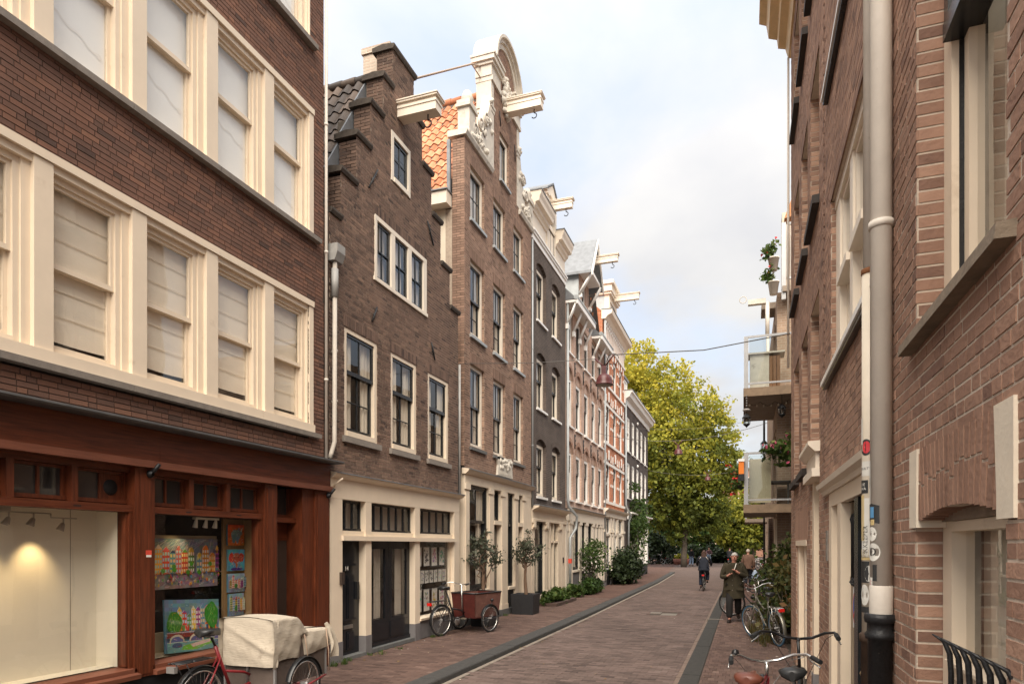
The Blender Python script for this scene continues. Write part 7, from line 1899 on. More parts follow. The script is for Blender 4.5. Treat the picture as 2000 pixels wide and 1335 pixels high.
ln = lantern('ornate lantern on a beaded chain under the outer edge of the upper balcony', .06, 17.0, 4.83, .45)
b = MB(); b.lathe([(0, .36), (.06, .36), (.1, .33), (.06, .30), (0, .30)], (0, 0, 0), 10)
for i in range(5): b.lathe([(0, .02), (.025, 0), (0, -.02)], (0, 0, .44 + i * .06), 8)
b.build('beads', mat('grey_beads', (.3, .27, .25), .6), ln)
lantern('black lantern hanging beneath the upper balcony close to the corner house', .86, 17.2, 5.05, .35)
lt2 = lantern('black street lantern on a slim post beside the balcony building', .56, 20.9, 4.75)
b = MB(); b.tube([(0, 0, -4.75), (0, 0, -.08)], .028, 8); b.tube([(0, 0, .24), (0, 0, .9)], .03, 8); b.build('post', IRON, lt2)
def flowers(label, x, y, z, blobs, n, nf, fcol, seed, size=.055):
    o = bush('geranium', label, (x, y, z), blobs, n, size, LEAF_G, seed, 'flowers', .6, stems=5, clump=.3, ground=-.2)
    g = np.random.default_rng(seed); fp, ft = crown_points([(b_[0], b_[1], b_[2] + .06, b_[3]) for b_ in blobs], nf, g, .7, .12, 5)
    obj('blossom', leaf_mesh('blossom', fp, size * .95, ft * 0 + .5, mat('petal_' + fcol, {'pink': (.62, .13, .22), 'red': (.60, .03, .03)}[fcol], .6), g, 1), o); return o
flowers('pink geraniums spilling over the lower balcony rail by the corner house', .78, 17.0, 4.0, [(0, 0, .1, .28), (.25, 0, .25, .28), (-.25, 0, .15, .16), (.2, 0, -.15, .2)], 700, 90, 'pink', 61, .075)
flowers('red flowers hanging outside the outer end of the lower balcony', -.12, 17.6, 3.55, [(0, 0, 0, .22), (-.08, .2, .25, .2), (0, .3, -.25, .22)], 420, 90, 'red', 62, .06)
b = MB(); b.box(-.06, .06, -.05, .05, 0, .30); bf = b.build('bird_feeder', mat('orange_plastic', (.75, .20, .02), .4), loc=(-.06, 16.93, 3.62)); tag(bf, 'orange and white bird feeder clipped to the outer post of the lower balcony', 'feeder')
b = MB(); b.box(-.075, .075, -.065, .065, .30, .36); b.build('feeder_roof', WHITE, bf); b = MB(); b.box(-.07, .07, -.06, .06, -.16, 0); b.build('feeder_base', IRON, bf)
# string of bulbs beneath the upper slab
b = MB(); pts = []
for i in range(13): u = i / 12; pts.append((.05 + 1.0 * u, 17.25 + .3 * math.sin(u * 3), 5.44 - .10 * abs(math.sin(u * PI * 3))))
b.tube(pts, .005, 4); sl_ = b.build('light_string', IRON); tag(sl_, 'string of small unlit bulbs under the upper balcony', 'string lights')
for i in range(1, 12, 2):
    b = MB(); b.lathe([(0, -.06), (.02, -.04), (.012, 0), (0, .01)], pts[i], 8); b.build('bulb', mat('bulb_glass', (.55, .48, .36), .2), sl_)
# roof terrace: mesh panel, pots, awning
ter = thing('terrace_screen', 'grey wire mesh balustrade of the roof terrace above the balconies', 'balustrade', (.95, 18.0, 8.36))
b = MB(); b.box(-.06, .04, -.05, .05, -.3, 1.62); b.box(.06, .10, -.03, .03, .2, 1.62); b.box(.06, 1.4, -.03, .03, 1.56, 1.62); b.box(.06, 1.4, -.03, .03, .2, .26); b.build('frame', METAL, ter)
b = MB()
for i in range(26): b.box(.10 + i * .05, .105 + i * .05, -.003, .003, .26, 1.56)
for i in range(26): b.box(.10, 1.4, -.004, .004, .28 + i * .05, .285 + i * .05)
b.build('wire_mesh', METAL, ter, kind='stuff')
b = MB(); b.box(-.04, 1.4, -.1, .3, -.12, .02); b.build('parapet_cap', CONCR, ter)
b = MB(); b.box(.0, .35, .9, 1.4, .0, 2.3); b.build('terrace_cabin', mat('pale_cabin', (.55, .46, .36), .7), ter)
aw = thing('awning', 'rust brown canvas awning furled on the roof terrace', 'awning', (1.0, 17.9, 10.0))
b = MB(); b.fprism if False else None
b.prism([(-.05, 0, .05), (.2, 0, .75), (1.0, 0, .85), (1.0, 0, .0), (.25, 0, .1)], (0, .35, 0)); b.build('cloth', mat('rust_canvas', (.42, .20, .09), .8, .2, 3, .2, 12), aw)
b = MB(); b.tube([(.12, -.02, -.2), (.16, -.02, .62)], .015, 6); b.build('pole', METAL, aw)
for i, (z, n_) in enumerate(((8.95, 'upper'), (8.35, 'lower'))):
    p_ = simple('flower_pot', 'white pot hung outside the roof terrace balustrade, %s of two' % n_, 'plant pot', mat('white_pot', (.62, .56, .48), .6), lambda b, z=z: b.lathe([(.0, -.17), (.09, -.17), (.13, .12), (.14, .12), (.14, .15), (.11, .15), (.11, .1)], (.70, 17.9, z), 14))
    flowers('red geraniums in the %s white pot outside the roof terrace' % n_, .64, 17.85, z + .3, [(0, 0, .05, .17), (-.10, 0, -.05, .15), (.02, 0, .2, .12)], 330, 26, 'red', 64 + i, .055)
b = MB(); b.tube([(.56, 18.0, 7.2), (.56, 18.0, 8.05)], .05, 10); b.tube([(.57, 18.0, 5.8), (.57, 18.0, 7.3)], .035, 10); tag(b.build('vent_pipe', PIPEG), 'pale pipe up the end of the balcony building beneath the white flower pots', 'pipe')
b = MB(); b.box(.10, .52, 17.95, 18.1, 8.02, 8.14); b.lathe([(.085, 0), (.075, .01), (.085, .02), (.095, .01)], (-.02, 18.02, 8.18), 16, axis=(0, 1, 0), closed=True); tag(b.build('pulley_bracket', OFFW), 'pale beam end with an iron ring sticking out below the roof terrace', 'bracket')

# ================================================================ hanging street lamps on cables
CABLE = mat('cable_grey', (.12, .11, .10), .7)
MAROON = mat('maroon_enamel', (.085, .022, .022), .38, .2, 6)
def cable(name, label, pts, r=.012):
    b = MB(); b.tube(pts, r, 5); return tag(b.build(name, CABLE), label, 'cable')
def sag(a, c, s, n=18): return [(a[0] + (c[0] - a[0]) * i / n, a[1] + (c[1] - a[1]) * i / n, a[2] + (c[2] - a[2]) * i / n - 4 * s * (i / n) * (1 - i / n)) for i in range(n + 1)]
def street_lamp(label, x, y, z, r=.168):
    t = thing('street_lamp', label, 'street lamp', (x, y, z), 0, 'street lamps hung on cables across the street')
    b = MB(); b.lathe([(.0, .172), (r * .3, .166), (r * .6, .142), (r * .84, .092), (r * .97, .02), (r, -.04), (r * 1.06, -.05), (r * 1.06, -.065), (r * .94, -.065), (r * .9, -.03)], (0, 0, 0), 24); b.build('lamp_shade', MAROON, t)
    b = MB(); b.lathe([(0, -.10), (r * .6, -.085), (r * .9, -.06), (r * .9, -.03)], (0, 0, 0), 20); b.build('diffuser', mat('lamp_diffuser', (.35, .32, .28), .3), t)
    b = MB(); b.box(-.045, .045, -.045, .045, .15, .32); b.tube([(0, 0, .30), (-.20, .05, .50)], .018, 6); b.tube([(0, 0, .30), (.20, -.05, .52)], .018, 6); b.build('bracket', MAROON, t); return t
L1, R1 = (-6.2, 14.2, 6.12), (.76, 12.5, 5.58)
Lm = (-2.67, 13.34, 5.21)
cable('lamp_cable', 'thin cable carrying the nearest street lamp, left half from the neck gable house', [L1, (-4.2, 13.7, 5.83), (Lm[0] - .2, Lm[1] + .05, Lm[2] + .5)], .007)
cable('lamp_cable', 'cable carrying the nearest street lamp, right half to the corner house', [(Lm[0] + .2, Lm[1] - .05, Lm[2] + .52), (-.7, 12.85, 5.53), R1], .010)
street_lamp('maroon dome lamp hung on a cable, nearest and largest of the street lamps', *Lm)
b = MB(); b.tube([(Lm[0] + .2 + .11 * math.cos(a * .5), Lm[1] - .1, Lm[2] + .42 + .11 * math.sin(a * .5)) for a in range(13)], .007, 5); b.tube([(Lm[0] + .1, Lm[1] - .08, Lm[2] + .33), (Lm[0] + .2, Lm[1] - .1, Lm[2] + .31)], .007, 5); tag(b.build('lamp_wire', IRON), 'loop of black wire feeding the nearest street lamp', 'cable')
cable('lamp_cable', 'cable across the street carrying the middle street lamp', sag((-6.2, 29, 6.9), (1.0, 27, 6.6), .55), .010)
street_lamp('maroon dome lamp, middle one of the three hanging over the street', -2.55, 28.1, 5.72)
cable('lamp_cable', 'cable far down the street carrying the smallest street lamp', sag((-6.2, 44, 6.9), (2.0, 41, 6.8), .6), .010)
street_lamp('maroon dome lamp, smallest and furthest of those hanging over the street', -2.1, 42.5, 5.98)
cable('overhead_wire', 'thin bare wire running across the street past the pink brick house', sag((-6.1, 31.0, 7.6), (1.2, 28.5, 7.1), .4), .006)

# ================================================================ bicycles
CHROME = mat('chrome', (.62, .60, .57), .22, .1, 6, metal=.9)
ALU = mat('dull_aluminium', (.42, .41, .40), .4, .1, 6, metal=.7)
RUBBER = mat('tyre_black', (.016, .016, .016), .8, .2, 10)
BLUET = mat('tyre_blue', (.06, .13, .20), .8, .2, 10)
BLKP = mat('bike_black', (.014, .014, .015), .3, .2, 6)
REDP = mat('bike_red', (.17, .016, .022), .3, .2, 6)
SILP = mat('bike_champagne', (.20, .185, .15), .35, .1, 6, metal=.5)
LEATH = mat('brown_saddle', (.14, .045, .028), .4, .25, 9)
BLKL = mat('black_saddle', (.022, .022, .022), .38, .3, 9)
REDL = mat('red_lens', (.65, .02, .015), .25)
AMB = mat('amber_reflector', (.7, .3, .03), .25)
def wheel(parent, c, r, tyre, rim, M=None, spokes=28, name='wheel', w=.019):
    """hub with its tyre, rim and spokes; lies in the x-z plane, M places it"""
    f = (lambda p: M @ Vector(p)) if M is not None else (lambda p: Vector(p))
    def xf(b): b.v = [tuple(f(p)) for p in b.v]; return b
    b = MB(); b.lathe([(.018, -.05), (.024, -.03), (.024, .03), (.018, .05)], c, 10, axis=(0, 1, 0)); h = xf(b).build(name, ALU, parent)
    b = MB(); b.lathe([(r - .03 + w * 1.25 * math.cos(a) + .012, w * math.sin(a)) for a in [2 * PI * k / 8 for k in range(8)]], c, 30, axis=(0, 1, 0), closed=True); xf(b).build('tyre', tyre, h)
    b = MB(); b.lathe([(r - .052, -.014), (r - .038, -.016), (r - .036, .016), (r - .052, .014)], c, 30, axis=(0, 1, 0), closed=True); xf(b).build('rim', rim, h)
    b = MB()
    for i in range(spokes):
        a = 2 * PI * i / spokes; a2 = a + (.35 if i % 2 else -.35); s = .025 if i % 4 < 2 else -.025
        b.tube([(c[0] + .022 * math.cos(a2), c[1] + s, c[2] + .022 * math.sin(a2)), (c[0] + (r - .05) * math.cos(a), c[1], c[2] + (r - .05) * math.sin(a))], .0016, 3, caps=False)
    xf(b).build('spokes', CHROME, h, kind='stuff'); return h
def fender(c, r, a0, a1, w=.028, n=14):
    def fn(u, v): a = a0 + (a1 - a0) * v; q = (u - .5) * 2; rr = r + .014 - .010 * q * q; return (c[0] + rr * math.cos(a), c[1] + w * q, c[2] + rr * math.sin(a))
    b = MB(); b.grid(fn, 4, n); return b
def saddle(parent, x, z, m, springs=False, tilt=0., rail=None):
    prof = [(-.135, .02, .0), (-.12, .085, .012), (-.06, .10, .02), (.0, .075, .012), (.06, .042, .004), (.12, .026, .004), (.15, .015, -.004)]
    rings = [[(x + a + .0, w * math.cos(t), z + h + .03 * math.sin(t) * (1 if math.sin(t) > 0 else 1.6)) for t in [2 * PI * k / 12 for k in range(12)]] for a, w, h in prof]
    b = MB(); b.loft(rings); s = b.build('saddle', m, parent)
    b = MB(); b.tube([(x - .10, .03, z - .02), (x + .02, .025, z - .055), (x + .12, .01, z - .02)], .005, 5); b.tube([(x - .10, -.03, z - .02), (x + .02, -.025, z - .055), (x + .12, -.01, z - .02)], .005, 5); b.build('saddle_rail', ALU, s)
    if springs:
        for y in (-.05, .05):
            b = MB(); b.tube([(x - .10 + .02 * math.cos(i * .9), y + .02 * math.sin(i * .9), z - .035 - i * .0021) for i in range(34)], .0045, 5); b.build('saddle_spring', CHROME, s)
    return s
def bike(name, label, cat, loc, heading, paint, lean=0., steer=0., tyre=None, saddle_m=None, springs=False, bar_m=None, grip_m=None, rack=True, rackm=None, fend=None, tail=True, bell=True, mens=False, spokes=28, group=None, bar_h=1.06, saddle_h=.97, lamp=True):
    tyre = tyre or RUBBER; saddle_m = saddle_m or BLKL; bar_m = bar_m or ALU; fend = fend or paint; rackm = rackm or BLKP
    root = thing(name, label, cat, loc, heading, group)
    root.rotation_euler = (lean, 0, heading)
    r = .345; rw = (0, 0, r); fw = (1.08, 0, r); bb = (.46, 0, .29); sc = (.27, 0, saddle_h - .12); ht = (.865, 0, .90); hb = (.905, 0, .70)
    b = MB()
    b.tube([bb, sc], .016, 8)
    if mens: b.tube([(sc[0] + .01, 0, .82), ht], .015, 8); b.tube([bb, hb], .017, 8)
    else: b.tube([(.30, 0, .68), (.52, 0, .66), (.72, 0, .76), ht], .014, 8); b.tube([(.455, 0, .31), (.58, 0, .40), (.74, 0, .56), hb], .017, 8)
    b.tube([ht, hb], .021, 10)
    for y in (-.045, .045): b.tube([(bb[0] - .02, y * .7, bb[2]), (0, y, r)], .010, 6); b.tube([(.30, y * .4, .74), (0, y, r)], .009, 6)
    b.tube([(.005, -.06, r), (.46, -.06, .29)], .004, 4)
    fr = b.build('frame', paint, root)
    b = MB(); b.tube([sc, (sc[0] - .03, 0, saddle_h - .03)], .013, 8); b.build('seat_post', ALU, fr)
    saddle(root, sc[0] - .05, saddle_h, saddle_m, springs)
    wheel(root, rw, r, tyre, CHROME, None, spokes)
    # steering parts turn about the head tube
    ax = (Vector(ht) - Vector(hb)).normalized()
    M = Matrix.Translation(Vector(hb)) @ Matrix.Rotation(steer, 4, ax) @ Matrix.Translation(-Vector(hb))
    wheel(root, fw, r, tyre, CHROME, M, spokes)
    def xf(b_): b_.v = [tuple(M @ Vector(p)) for p in b_.v]; return b_
    b = MB()
    b.tube([hb, (.93, 0, .64)], .018, 8)
    for y in (-.05, .05): b.tube([(.92, y * .8, .68), (.975, y, .55), (1.08, y, r)], [.013, .012, .008], 7)
    xf(b).build('fork', paint, root)
    b = MB(); st = (.85, 0, bar_h - .02); b.tube([ht, (.845, 0, bar_h - .03)], .013, 8); b.tube([(.84, 0, bar_h - .035), (.90, 0, bar_h - .02)], .014, 8)
    for s in (-1, 1): b.tube([(.90, 0, bar_h - .02), (.905, s * .10, bar_h - .01), (.87, s * .20, bar_h + .035), (.78, s * .275, bar_h + .05), (.66, s * .30, bar_h + .035)], .0115, 8)
    hb_ = xf(b).build('handlebar', bar_m, root)
    for s in (-1, 1):
        b = MB(); b.tube([(.715, s * .29, bar_h + .042), (.60, s * .312, bar_h + .026)], .018, 10); xf(b).build('grip', grip_m or RUBBER, hb_)
        b = MB(); b.tube([(.77, s * .275, bar_h + .03), (.74, s * .30, bar_h - .0), (.64, s * .325, bar_h - .02)], .006, 5); xf(b).build('brake_lever', CHROME, hb_)
    b = MB(); b.tube([(.80, .26, bar_h + .03), (.93, .22, bar_h + .0), (.96, .03, .80), (1.0, .04, .5)], .003, 4); b.tube([(.80, -.26, bar_h + .03), (.95, -.2, bar_h - .02), (.93, -.03, .78), (.8, -.02, .6)], .003, 4); xf(b).build('brake_cable', bar_m if springs else BLKP, hb_)
    if bell: b = MB(); b.lathe([(0, .035), (.022, .028), (.03, .005), (.03, 0)], (.83, .235, bar_h + .055), 12); xf(b).build('bell', BLKP, hb_)
    if lamp: b = MB(); b.lathe([(0, -.05), (.025, -.045), (.036, .0), (.036, .02), (0, .03)], (.985, 0, .86), 12, axis=(1, 0, 0)); xf(b).build('head_lamp', BLKP, root)
    xf(fender(fw, r + .005, .2, 2.5)).build('mudguard', fend, root)
    fender(rw, r + .005, .5, 3.5).build('mudguard', fend, root)
    b = MB(); b.lathe([(.0, -.004), (.085, -.004), (.085, .004), (0, .004)], (bb[0], -.062, bb[2]), 20, axis=(0, 1, 0))
    for s in (-1, 1): b.tube([(bb[0], s * .07, bb[2]), (bb[0] + s * .12, s * .085, bb[2] - s * .11)], .008, 6)
    ck = b.build('crank', ALU, root)
    for s in (-1, 1): b = MB(); b.box(bb[0] + s * .12 - .04, bb[0] + s * .12 + .04, s * .09, s * .18, bb[2] - s * .11 - .012, bb[2] - s * .11 + .012); b.build('pedal', RUBBER, ck)
    b = MB(); b.prism([(-.05, -.075, r - .05), (bb[0] + .10, -.075, bb[2] - .10), (bb[0] + .12, -.075, bb[2] + .06), (-.05, -.075, r + .06)], (0, .012, 0)); b.build('chain_case', BLKP, root)
    if rack:
        b = MB()
        for y in (-.06, -.02, .02, .06): b.tube([(.20, y, .735), (-.26, y, .735)], .006, 5)
        for x in (.18, -.05, -.25): b.tube([(x, -.062, .735), (x, .062, .735)], .006, 5)
        for y in (-.07, .07): b.tube([(0, y, r), (-.20, y, .73)], .006, 5); b.tube([(0, y, r), (-.02, y, .73)], .006, 5)
        b.build('carrier', rackm, root)
    if tail: b = MB(); b.box(-.31, -.265, -.05, .05, .68, .735); b.build('tail_light', REDL, root)
    b = MB(); b.tube([(.40, .05, .26), (.30, .20, .01)], .009, 6); b.build('kickstand', BLKP, root)
    return root
H90 = PI / 2
bike('bicycle', 'champagne coloured bicycle with blue tyres and a red tail light, parked by the corner house', 'bicycle', (.62, 13.55, 0), H90 + .36, SILP, lean=-.10, steer=.3, tyre=BLUET, rackm=CHROME, fend=SILP, bell=False)
bike('bicycle', 'red bicycle with a brown sprung saddle and silver handlebar in the foreground', 'bicycle', (-.06, 4.62, 0), H90 - .20, REDP, lean=.06, steer=.42, saddle_m=LEATH, springs=True, bar_m=CHROME, mens=True, rack=False, tail=False, bar_h=1.03, saddle_h=1.0)
bike('bicycle', 'black bicycle with black handlebar leaning by the double doors in the foreground', 'bicycle', (.36, 5.02, 0), H90 - .13, BLKP, lean=-.05, steer=-.05, bar_m=BLKP, rack=False, tail=False, bell=False, bar_h=1.16, saddle_h=.98)
bike('bicycle', 'black bicycle with a high silver handlebar half hidden in the russet bush', 'bicycle', (.60, 15.3, 0), H90 + .25, BLKP, lean=-.08, steer=-.3, bar_m=CHROME, bar_h=1.12, rack=True, tail=False)
bike('bicycle', 'dark bicycle nosing out of the bushes under the balconies', 'bicycle', (.66, 18.6, 0), H90 + 1.1, BLKP, lean=.06, steer=.3, bar_m=ALU)
for i in range(7):
    bike('bicycle', ['parked bicycle nearest of the far row on the right pavement', 'second bicycle of the far row on the right pavement', 'third bicycle of the far row on the right pavement', 'fourth bicycle of the far row on the right pavement', 'fifth bicycle of the far row on the right pavement', 'sixth bicycle of the far row on the right pavement', 'last bicycle of the far row, nearest the parked car'][i], 'bicycle', (1.05 + .1 * (i % 2), 27 + 3.2 * i, 0), 1.9 + .25 * (i % 3), [BLKP, SILP, BLKP, REDP, BLKP, ALU, BLKP][i], lean=.04, bar_m=[ALU, CHROME][i % 2], spokes=10, group='bicycles parked in the far row', bell=False)
bike('bicycle', 'bicycle with white handlebar parked past the corner house against the dark hedge', 'bicycle', (-9.1, 71.0, -.08), .15, BLKP, bar_m=WHITE, steer=.8, spokes=12, bell=False)
bike('bicycle', 'bicycle with white handlebar leaning beside the round planter', 'bicycle', (-7.6, 72.6, -.08), .2, BLKP, bar_m=WHITE, steer=.5, spokes=12, bell=False)

# ---------------------------------------------------------------- cargo tricycles
def trike(label, loc, heading, paint, box_m, cover=False, fr=.30, hw=.34, bl=.95, bx=.72, ax=1.13, trim=None, side_m=None, taper=.0, wheel_y=.43):
    root = thing('cargo_bike', label, 'cargo bike', loc, heading)
    r = .33; bb = (.46, 0, .28); sc = (.20, 0, .85)
    b = MB(); b.tube([bb, sc], .018, 8); b.tube([(.44, 0, .32), (.58, 0, .34), (.80, 0, .36)], .02, 8); b.tube([(.34, 0, .56), (.62, 0, .50), (.80, 0, .42)], .015, 8)
    for y in (-.05, .05): b.tube([(bb[0], y * .6, bb[2]), (0, y, r)], .010, 6); b.tube([(.26, y * .4, .72), (0, y, r)], .009, 6)
    frm = b.build('frame', paint, root)
    b = MB(); b.tube([sc, (.15, 0, .94)], .014, 8); b.build('seat_post', BLKP, frm)
    saddle(root, .12, 1.0, BLKL); wheel(root, (0, 0, r), r, RUBBER, CHROME)
    fender((0, 0, r), r + .006, .5, 3.4).build('mudguard', BLKP, root)
    b = MB()
    for y in (-.07, -.02, .02, .07): b.tube([(.12, y, .74), (-.34, y, .74)], .007, 5)
    for x in (.1, -.12, -.32): b.tube([(x, -.07, .74), (x, .07, .74)], .007, 5)
    for y in (-.07, .07): b.tube([(0, y, r), (-.25, y, .73)], .006, 5)
    b.build('carrier', BLKP, root)
    b = MB(); b.box(-.38, -.34, -.05, .05, .66, .72); b.build('tail_light', REDL if not cover else ALU, root)
    b = MB(); b.lathe([(0, -.004), (.09, -.004), (.09, .004), (0, .004)], (bb[0], -.06, bb[2]), 18, axis=(0, 1, 0))
    for s in (-1, 1): b.tube([(bb[0], s * .07, bb[2]), (bb[0] + s * .14, s * .09, bb[2] - s * .08)], .008, 6)
    ck = b.build('crank', ALU, root)
    for s in (-1, 1): b = MB(); b.box(bb[0] + s * .14 - .04, bb[0] + s * .14 + .04, s * .1, s * .19, bb[2] - s * .08 - .012, bb[2] - s * .08 + .012); b.build('pedal', RUBBER, ck)
    z0, z1 = .34, .86; t_ = taper
    b = MB(); k = .012
    lo = [(bx + t_, -hw + t_ * .8), (bx + bl - t_, -hw + t_ * .8), (bx + bl - t_, hw - t_ * .8), (bx + t_, hw - t_ * .8)]; hi = [(bx, -hw), (bx + bl, -hw), (bx + bl, hw), (bx, hw)]
    names = ['box_side', 'box_front', 'box_side', 'box_rear']
    for i in range(4):
        j = (i + 1) % 4
        b = MB(); n_ = Vector((0, -1, 0)) if i == 0 else Vector((1, 0, 0)) if i == 1 else Vector((0, 1, 0)) if i == 2 else Vector((-1, 0, 0))
        q = [(*lo[i], z0), (*lo[j], z0), (*hi[j], z1), (*hi[i], z1)]
        b.prism(q, tuple(-n_ * k)); b.build(names[i], (side_m if (side_m and i in (0, 2)) else box_m), root)
    b = MB(); b.prism([(*p, z0 - .02) for p in lo], (0, 0, .018)); b.build('box_floor', box_m, root)
    if trim:
        b = MB()
        for i in range(4):
            j = (i + 1) % 4; b.tube([(*hi[i], z1 + .0), (*hi[j], z1 + .0)], .016, 6)
        b.tube([(bx - .015, .02, z1), (bx + t_ - .012, .02, z0)], .018, 4); b.build('box_trim', trim, root)
    for s in (-1, 1):
        c = (ax, s * wheel_y, fr); wheel(root, c, fr, RUBBER, CHROME, None, 20)
        fender(c, fr + .008, .15, 2.9, .032).build('mudguard', BLKP, root)
    b = MB(); b.tube([(ax, -wheel_y, fr), (ax, wheel_y, fr)], .014, 8); b.tube([(ax - .35, -wheel_y - .06, fr - .02), (ax, -wheel_y - .07, fr), (ax + .33, -wheel_y - .06, fr + .05)], .012, 8); b.tube([(ax - .35, wheel_y + .06, fr - .02), (ax, wheel_y + .07, fr), (ax + .33, wheel_y + .06, fr + .05)], .012, 8); b.build('axle', paint, root)
    if not cover:
        b = MB(); b.tube([(bx - .03, 0, .45), (bx - .05, 0, 1.05)], .014, 8)
        for s in (-1, 1): b.tube([(bx - .05, 0, 1.05), (bx - .02, s * .12, 1.07), (bx - .08, s * .27, 1.10), (bx - .24, s * .33, 1.08)], .012, 8)
        hb_ = b.build('handlebar', CHROME, root)
        for s in (-1, 1): b = MB(); b.tube([(bx - .20, s * .32, 1.085), (bx - .32, s * .345, 1.07)], .018, 8); b.build('grip', RUBBER, hb_)
        b = MB(); b.lathe([(0, .04), (.03, .03), (.04, 0), (.02, -.03), (0, -.03)], (ax + .05, -wheel_y - .02, .70), 10); b.tube([(ax + .05, -wheel_y - .02, .67), (ax + .02, -wheel_y - .01, .5)], .008, 5); b.build('wheel_lamp', BLKP, root)
    return root
tr2 = trike('black cargo bike with a worn red wooden box parked under the print shop window', (-6.02, 12.74, 0), math.radians(73.7), BLKP, mat('worn_red_ply', (.085, .017, .013), .55, .35, 7, .2, 40, dirt=((.20, .09, .07), 4, .60)), trim=BLKP, side_m=mat('scuffed_ply', (.15, .068, .052), .6, .35, 6, .2, 40, dirt=((.34, .20, .15), 5, .58)), taper=.05)
tr1 = trike('red cargo bike under a beige canvas cover, parked before the gallery door', (-5.26, 5.39, 0), H90, mat('bike_crimson', (.20, .018, .022), .3, .2, 6), mat('grey_brown_ply', (.10, .075, .062), .7, .25, 5, .3, 30), cover=True, trim=ALU)
CANVAS = mat('beige_canvas', (.44, .38, .30), .9, .14, 3, .45, 30, stretch=(.5, .5, 2.5), dirt=((.27, .22, .17), 5, .60))
def canvas_cover(root):
    bx, bl, hw = .70, .98, .365; rnd = random.Random(5)
    def ztop(x):   # hooped at the rear, lower in front
        if x < .36: return 1.075
        if x < .62: t = (x - .36) / .26; return 1.075 - .20 * (3 * t * t - 2 * t ** 3)
        return .885 - .01 * math.sin((x - .62) * 9)
    def wr(x, y, z): return .004 * math.sin(13 * x + 7 * z + 3 * y) + .003 * math.sin(31 * z + 11 * x) + .004 * abs(math.sin(17 * x - 12 * z + 5 * y)) + .002 * math.sin(61 * x + 43 * z)
    def hem(x): return .60 + .02 * math.sin(x * 8) - .06 * (x < .05) + .03 * (x > .5)
    def fn(a, v):
        x = a * (bl + .04) - .04; zt = ztop(x); q = v * 3
        if q < 1: y, z = hw + .02 * math.sin(q * PI), hem(x) + (zt - hem(x)) * q
        elif q < 2: t = q - 1; y, z = hw - 2 * hw * t, zt + .02 * math.sin(t * PI) - .025 * math.sin(t * PI) * (x > .62)
        else: t = q - 2; y, z = -hw - .02 * math.sin(t * PI), zt - (zt - hem(x)) * t
        w = wr(x, y, z); pinch = .05 * math.exp(-((x - .5) / .06) ** 2) * (abs(y) > hw * .8) * (z < .85)
        return (bx + x + w * .4, y + (w if abs(y) > hw * .9 else 0) - math.copysign(pinch, y), z + (w if abs(y) < hw * .9 else 0))
    b = MB(); b.grid(fn, 60, 54)
    def rear(a, v):
        y = hw - 2 * hw * a; z = .555 + (1.075 + .022 * math.sin(a * PI) - .555) * v
        y = y * 1.03; w = wr(a * .9, y, z); fold = .03 * math.exp(-((z - (1.05 - .35 * a)) / .03) ** 2) * (1 - v)
        return (bx - .03 - (w + .02) * (1 - v ** 3) - fold + .085 * abs(2 * a - 1) ** 9, y, z)
    b.grid(rear, 30, 26)
    def front(a, v):
        y = hw - 2 * hw * a; z = .66 + (.885 - .66) * v; return (bx + bl + .012 + .03 * (1 - v) + wr(a, y, z), y, z)
    b.grid(front, 20, 12)
    c = b.build('canvas_cover', CANVAS, root)
    b = MB()
    def flap(a, v):
        return (bx + bl - .04 + .16 * v * (.3 + a) + .02 * math.sin(a * 7 + v * 5), -hw - .02 - .05 * math.sin(v * 2.2) - .03 * math.sin(a * 6 + v * 4), .86 - .34 * v + .10 * a * (1 - v))
    b.grid(flap, 10, 14); b.build('loose_flap', CANVAS, c)
    b = MB(); b.tube([(bx + .50, -hw - .012, .86), (bx + .52, -hw - .03, .70), (bx + .56, -hw - .05, .36)], .006, 5); b.build('tie_rope', mat('rope', (.36, .25, .18), .9), c)
    b = MB(); b.tube([(bx + .93, -hw - .012, .88), (bx + .93, -hw - .05, .60), (bx + .92, -hw - .06, .36)], .006, 5); b.build('tie_rope', mat('rope', (.36, .25, .18), .9), c)
    b = MB(); b.tube([(bx + .55, .25, .905), (bx + .6, -.1, .90), (bx + .92, -.33, .90)], .006, 5); b.build('tie_rope', BLKP, c)
    return c
canvas_cover(tr1)
b = MB(); b.box(.71, .735, -.355, -.33, .30, .60); b.box(.71, .735, .33, .355, .30, .60); b.box(1.655, 1.68, -.355, -.33, .30, .66); b.build('corner_trim', ALU, tr1, kind='stuff')
# round planter on the square
t = thing('round_planter', 'round rust red planter of yellow green shrubs on the square', 'planter', (-6.3, 72.6, -.08))
b = MB(); b.lathe([(.0, 0), (.75, 0), (.86, .62), (.80, .62), (.78, .5), (0, .5)], (0, 0, 0), 22); b.build('tub', mat('rust_tub', (.20, .075, .05), .7), t)
bush('planter_shrub', 'yellow green shrub filling the round planter on the square', (-6.3, 72.6, .45), [(0, 0, .3, .5), (.45, 0, .25, .4), (-.4, 0, .25, .4)], 900, .12, LEAF_Y, 71, 'shrub', .62)

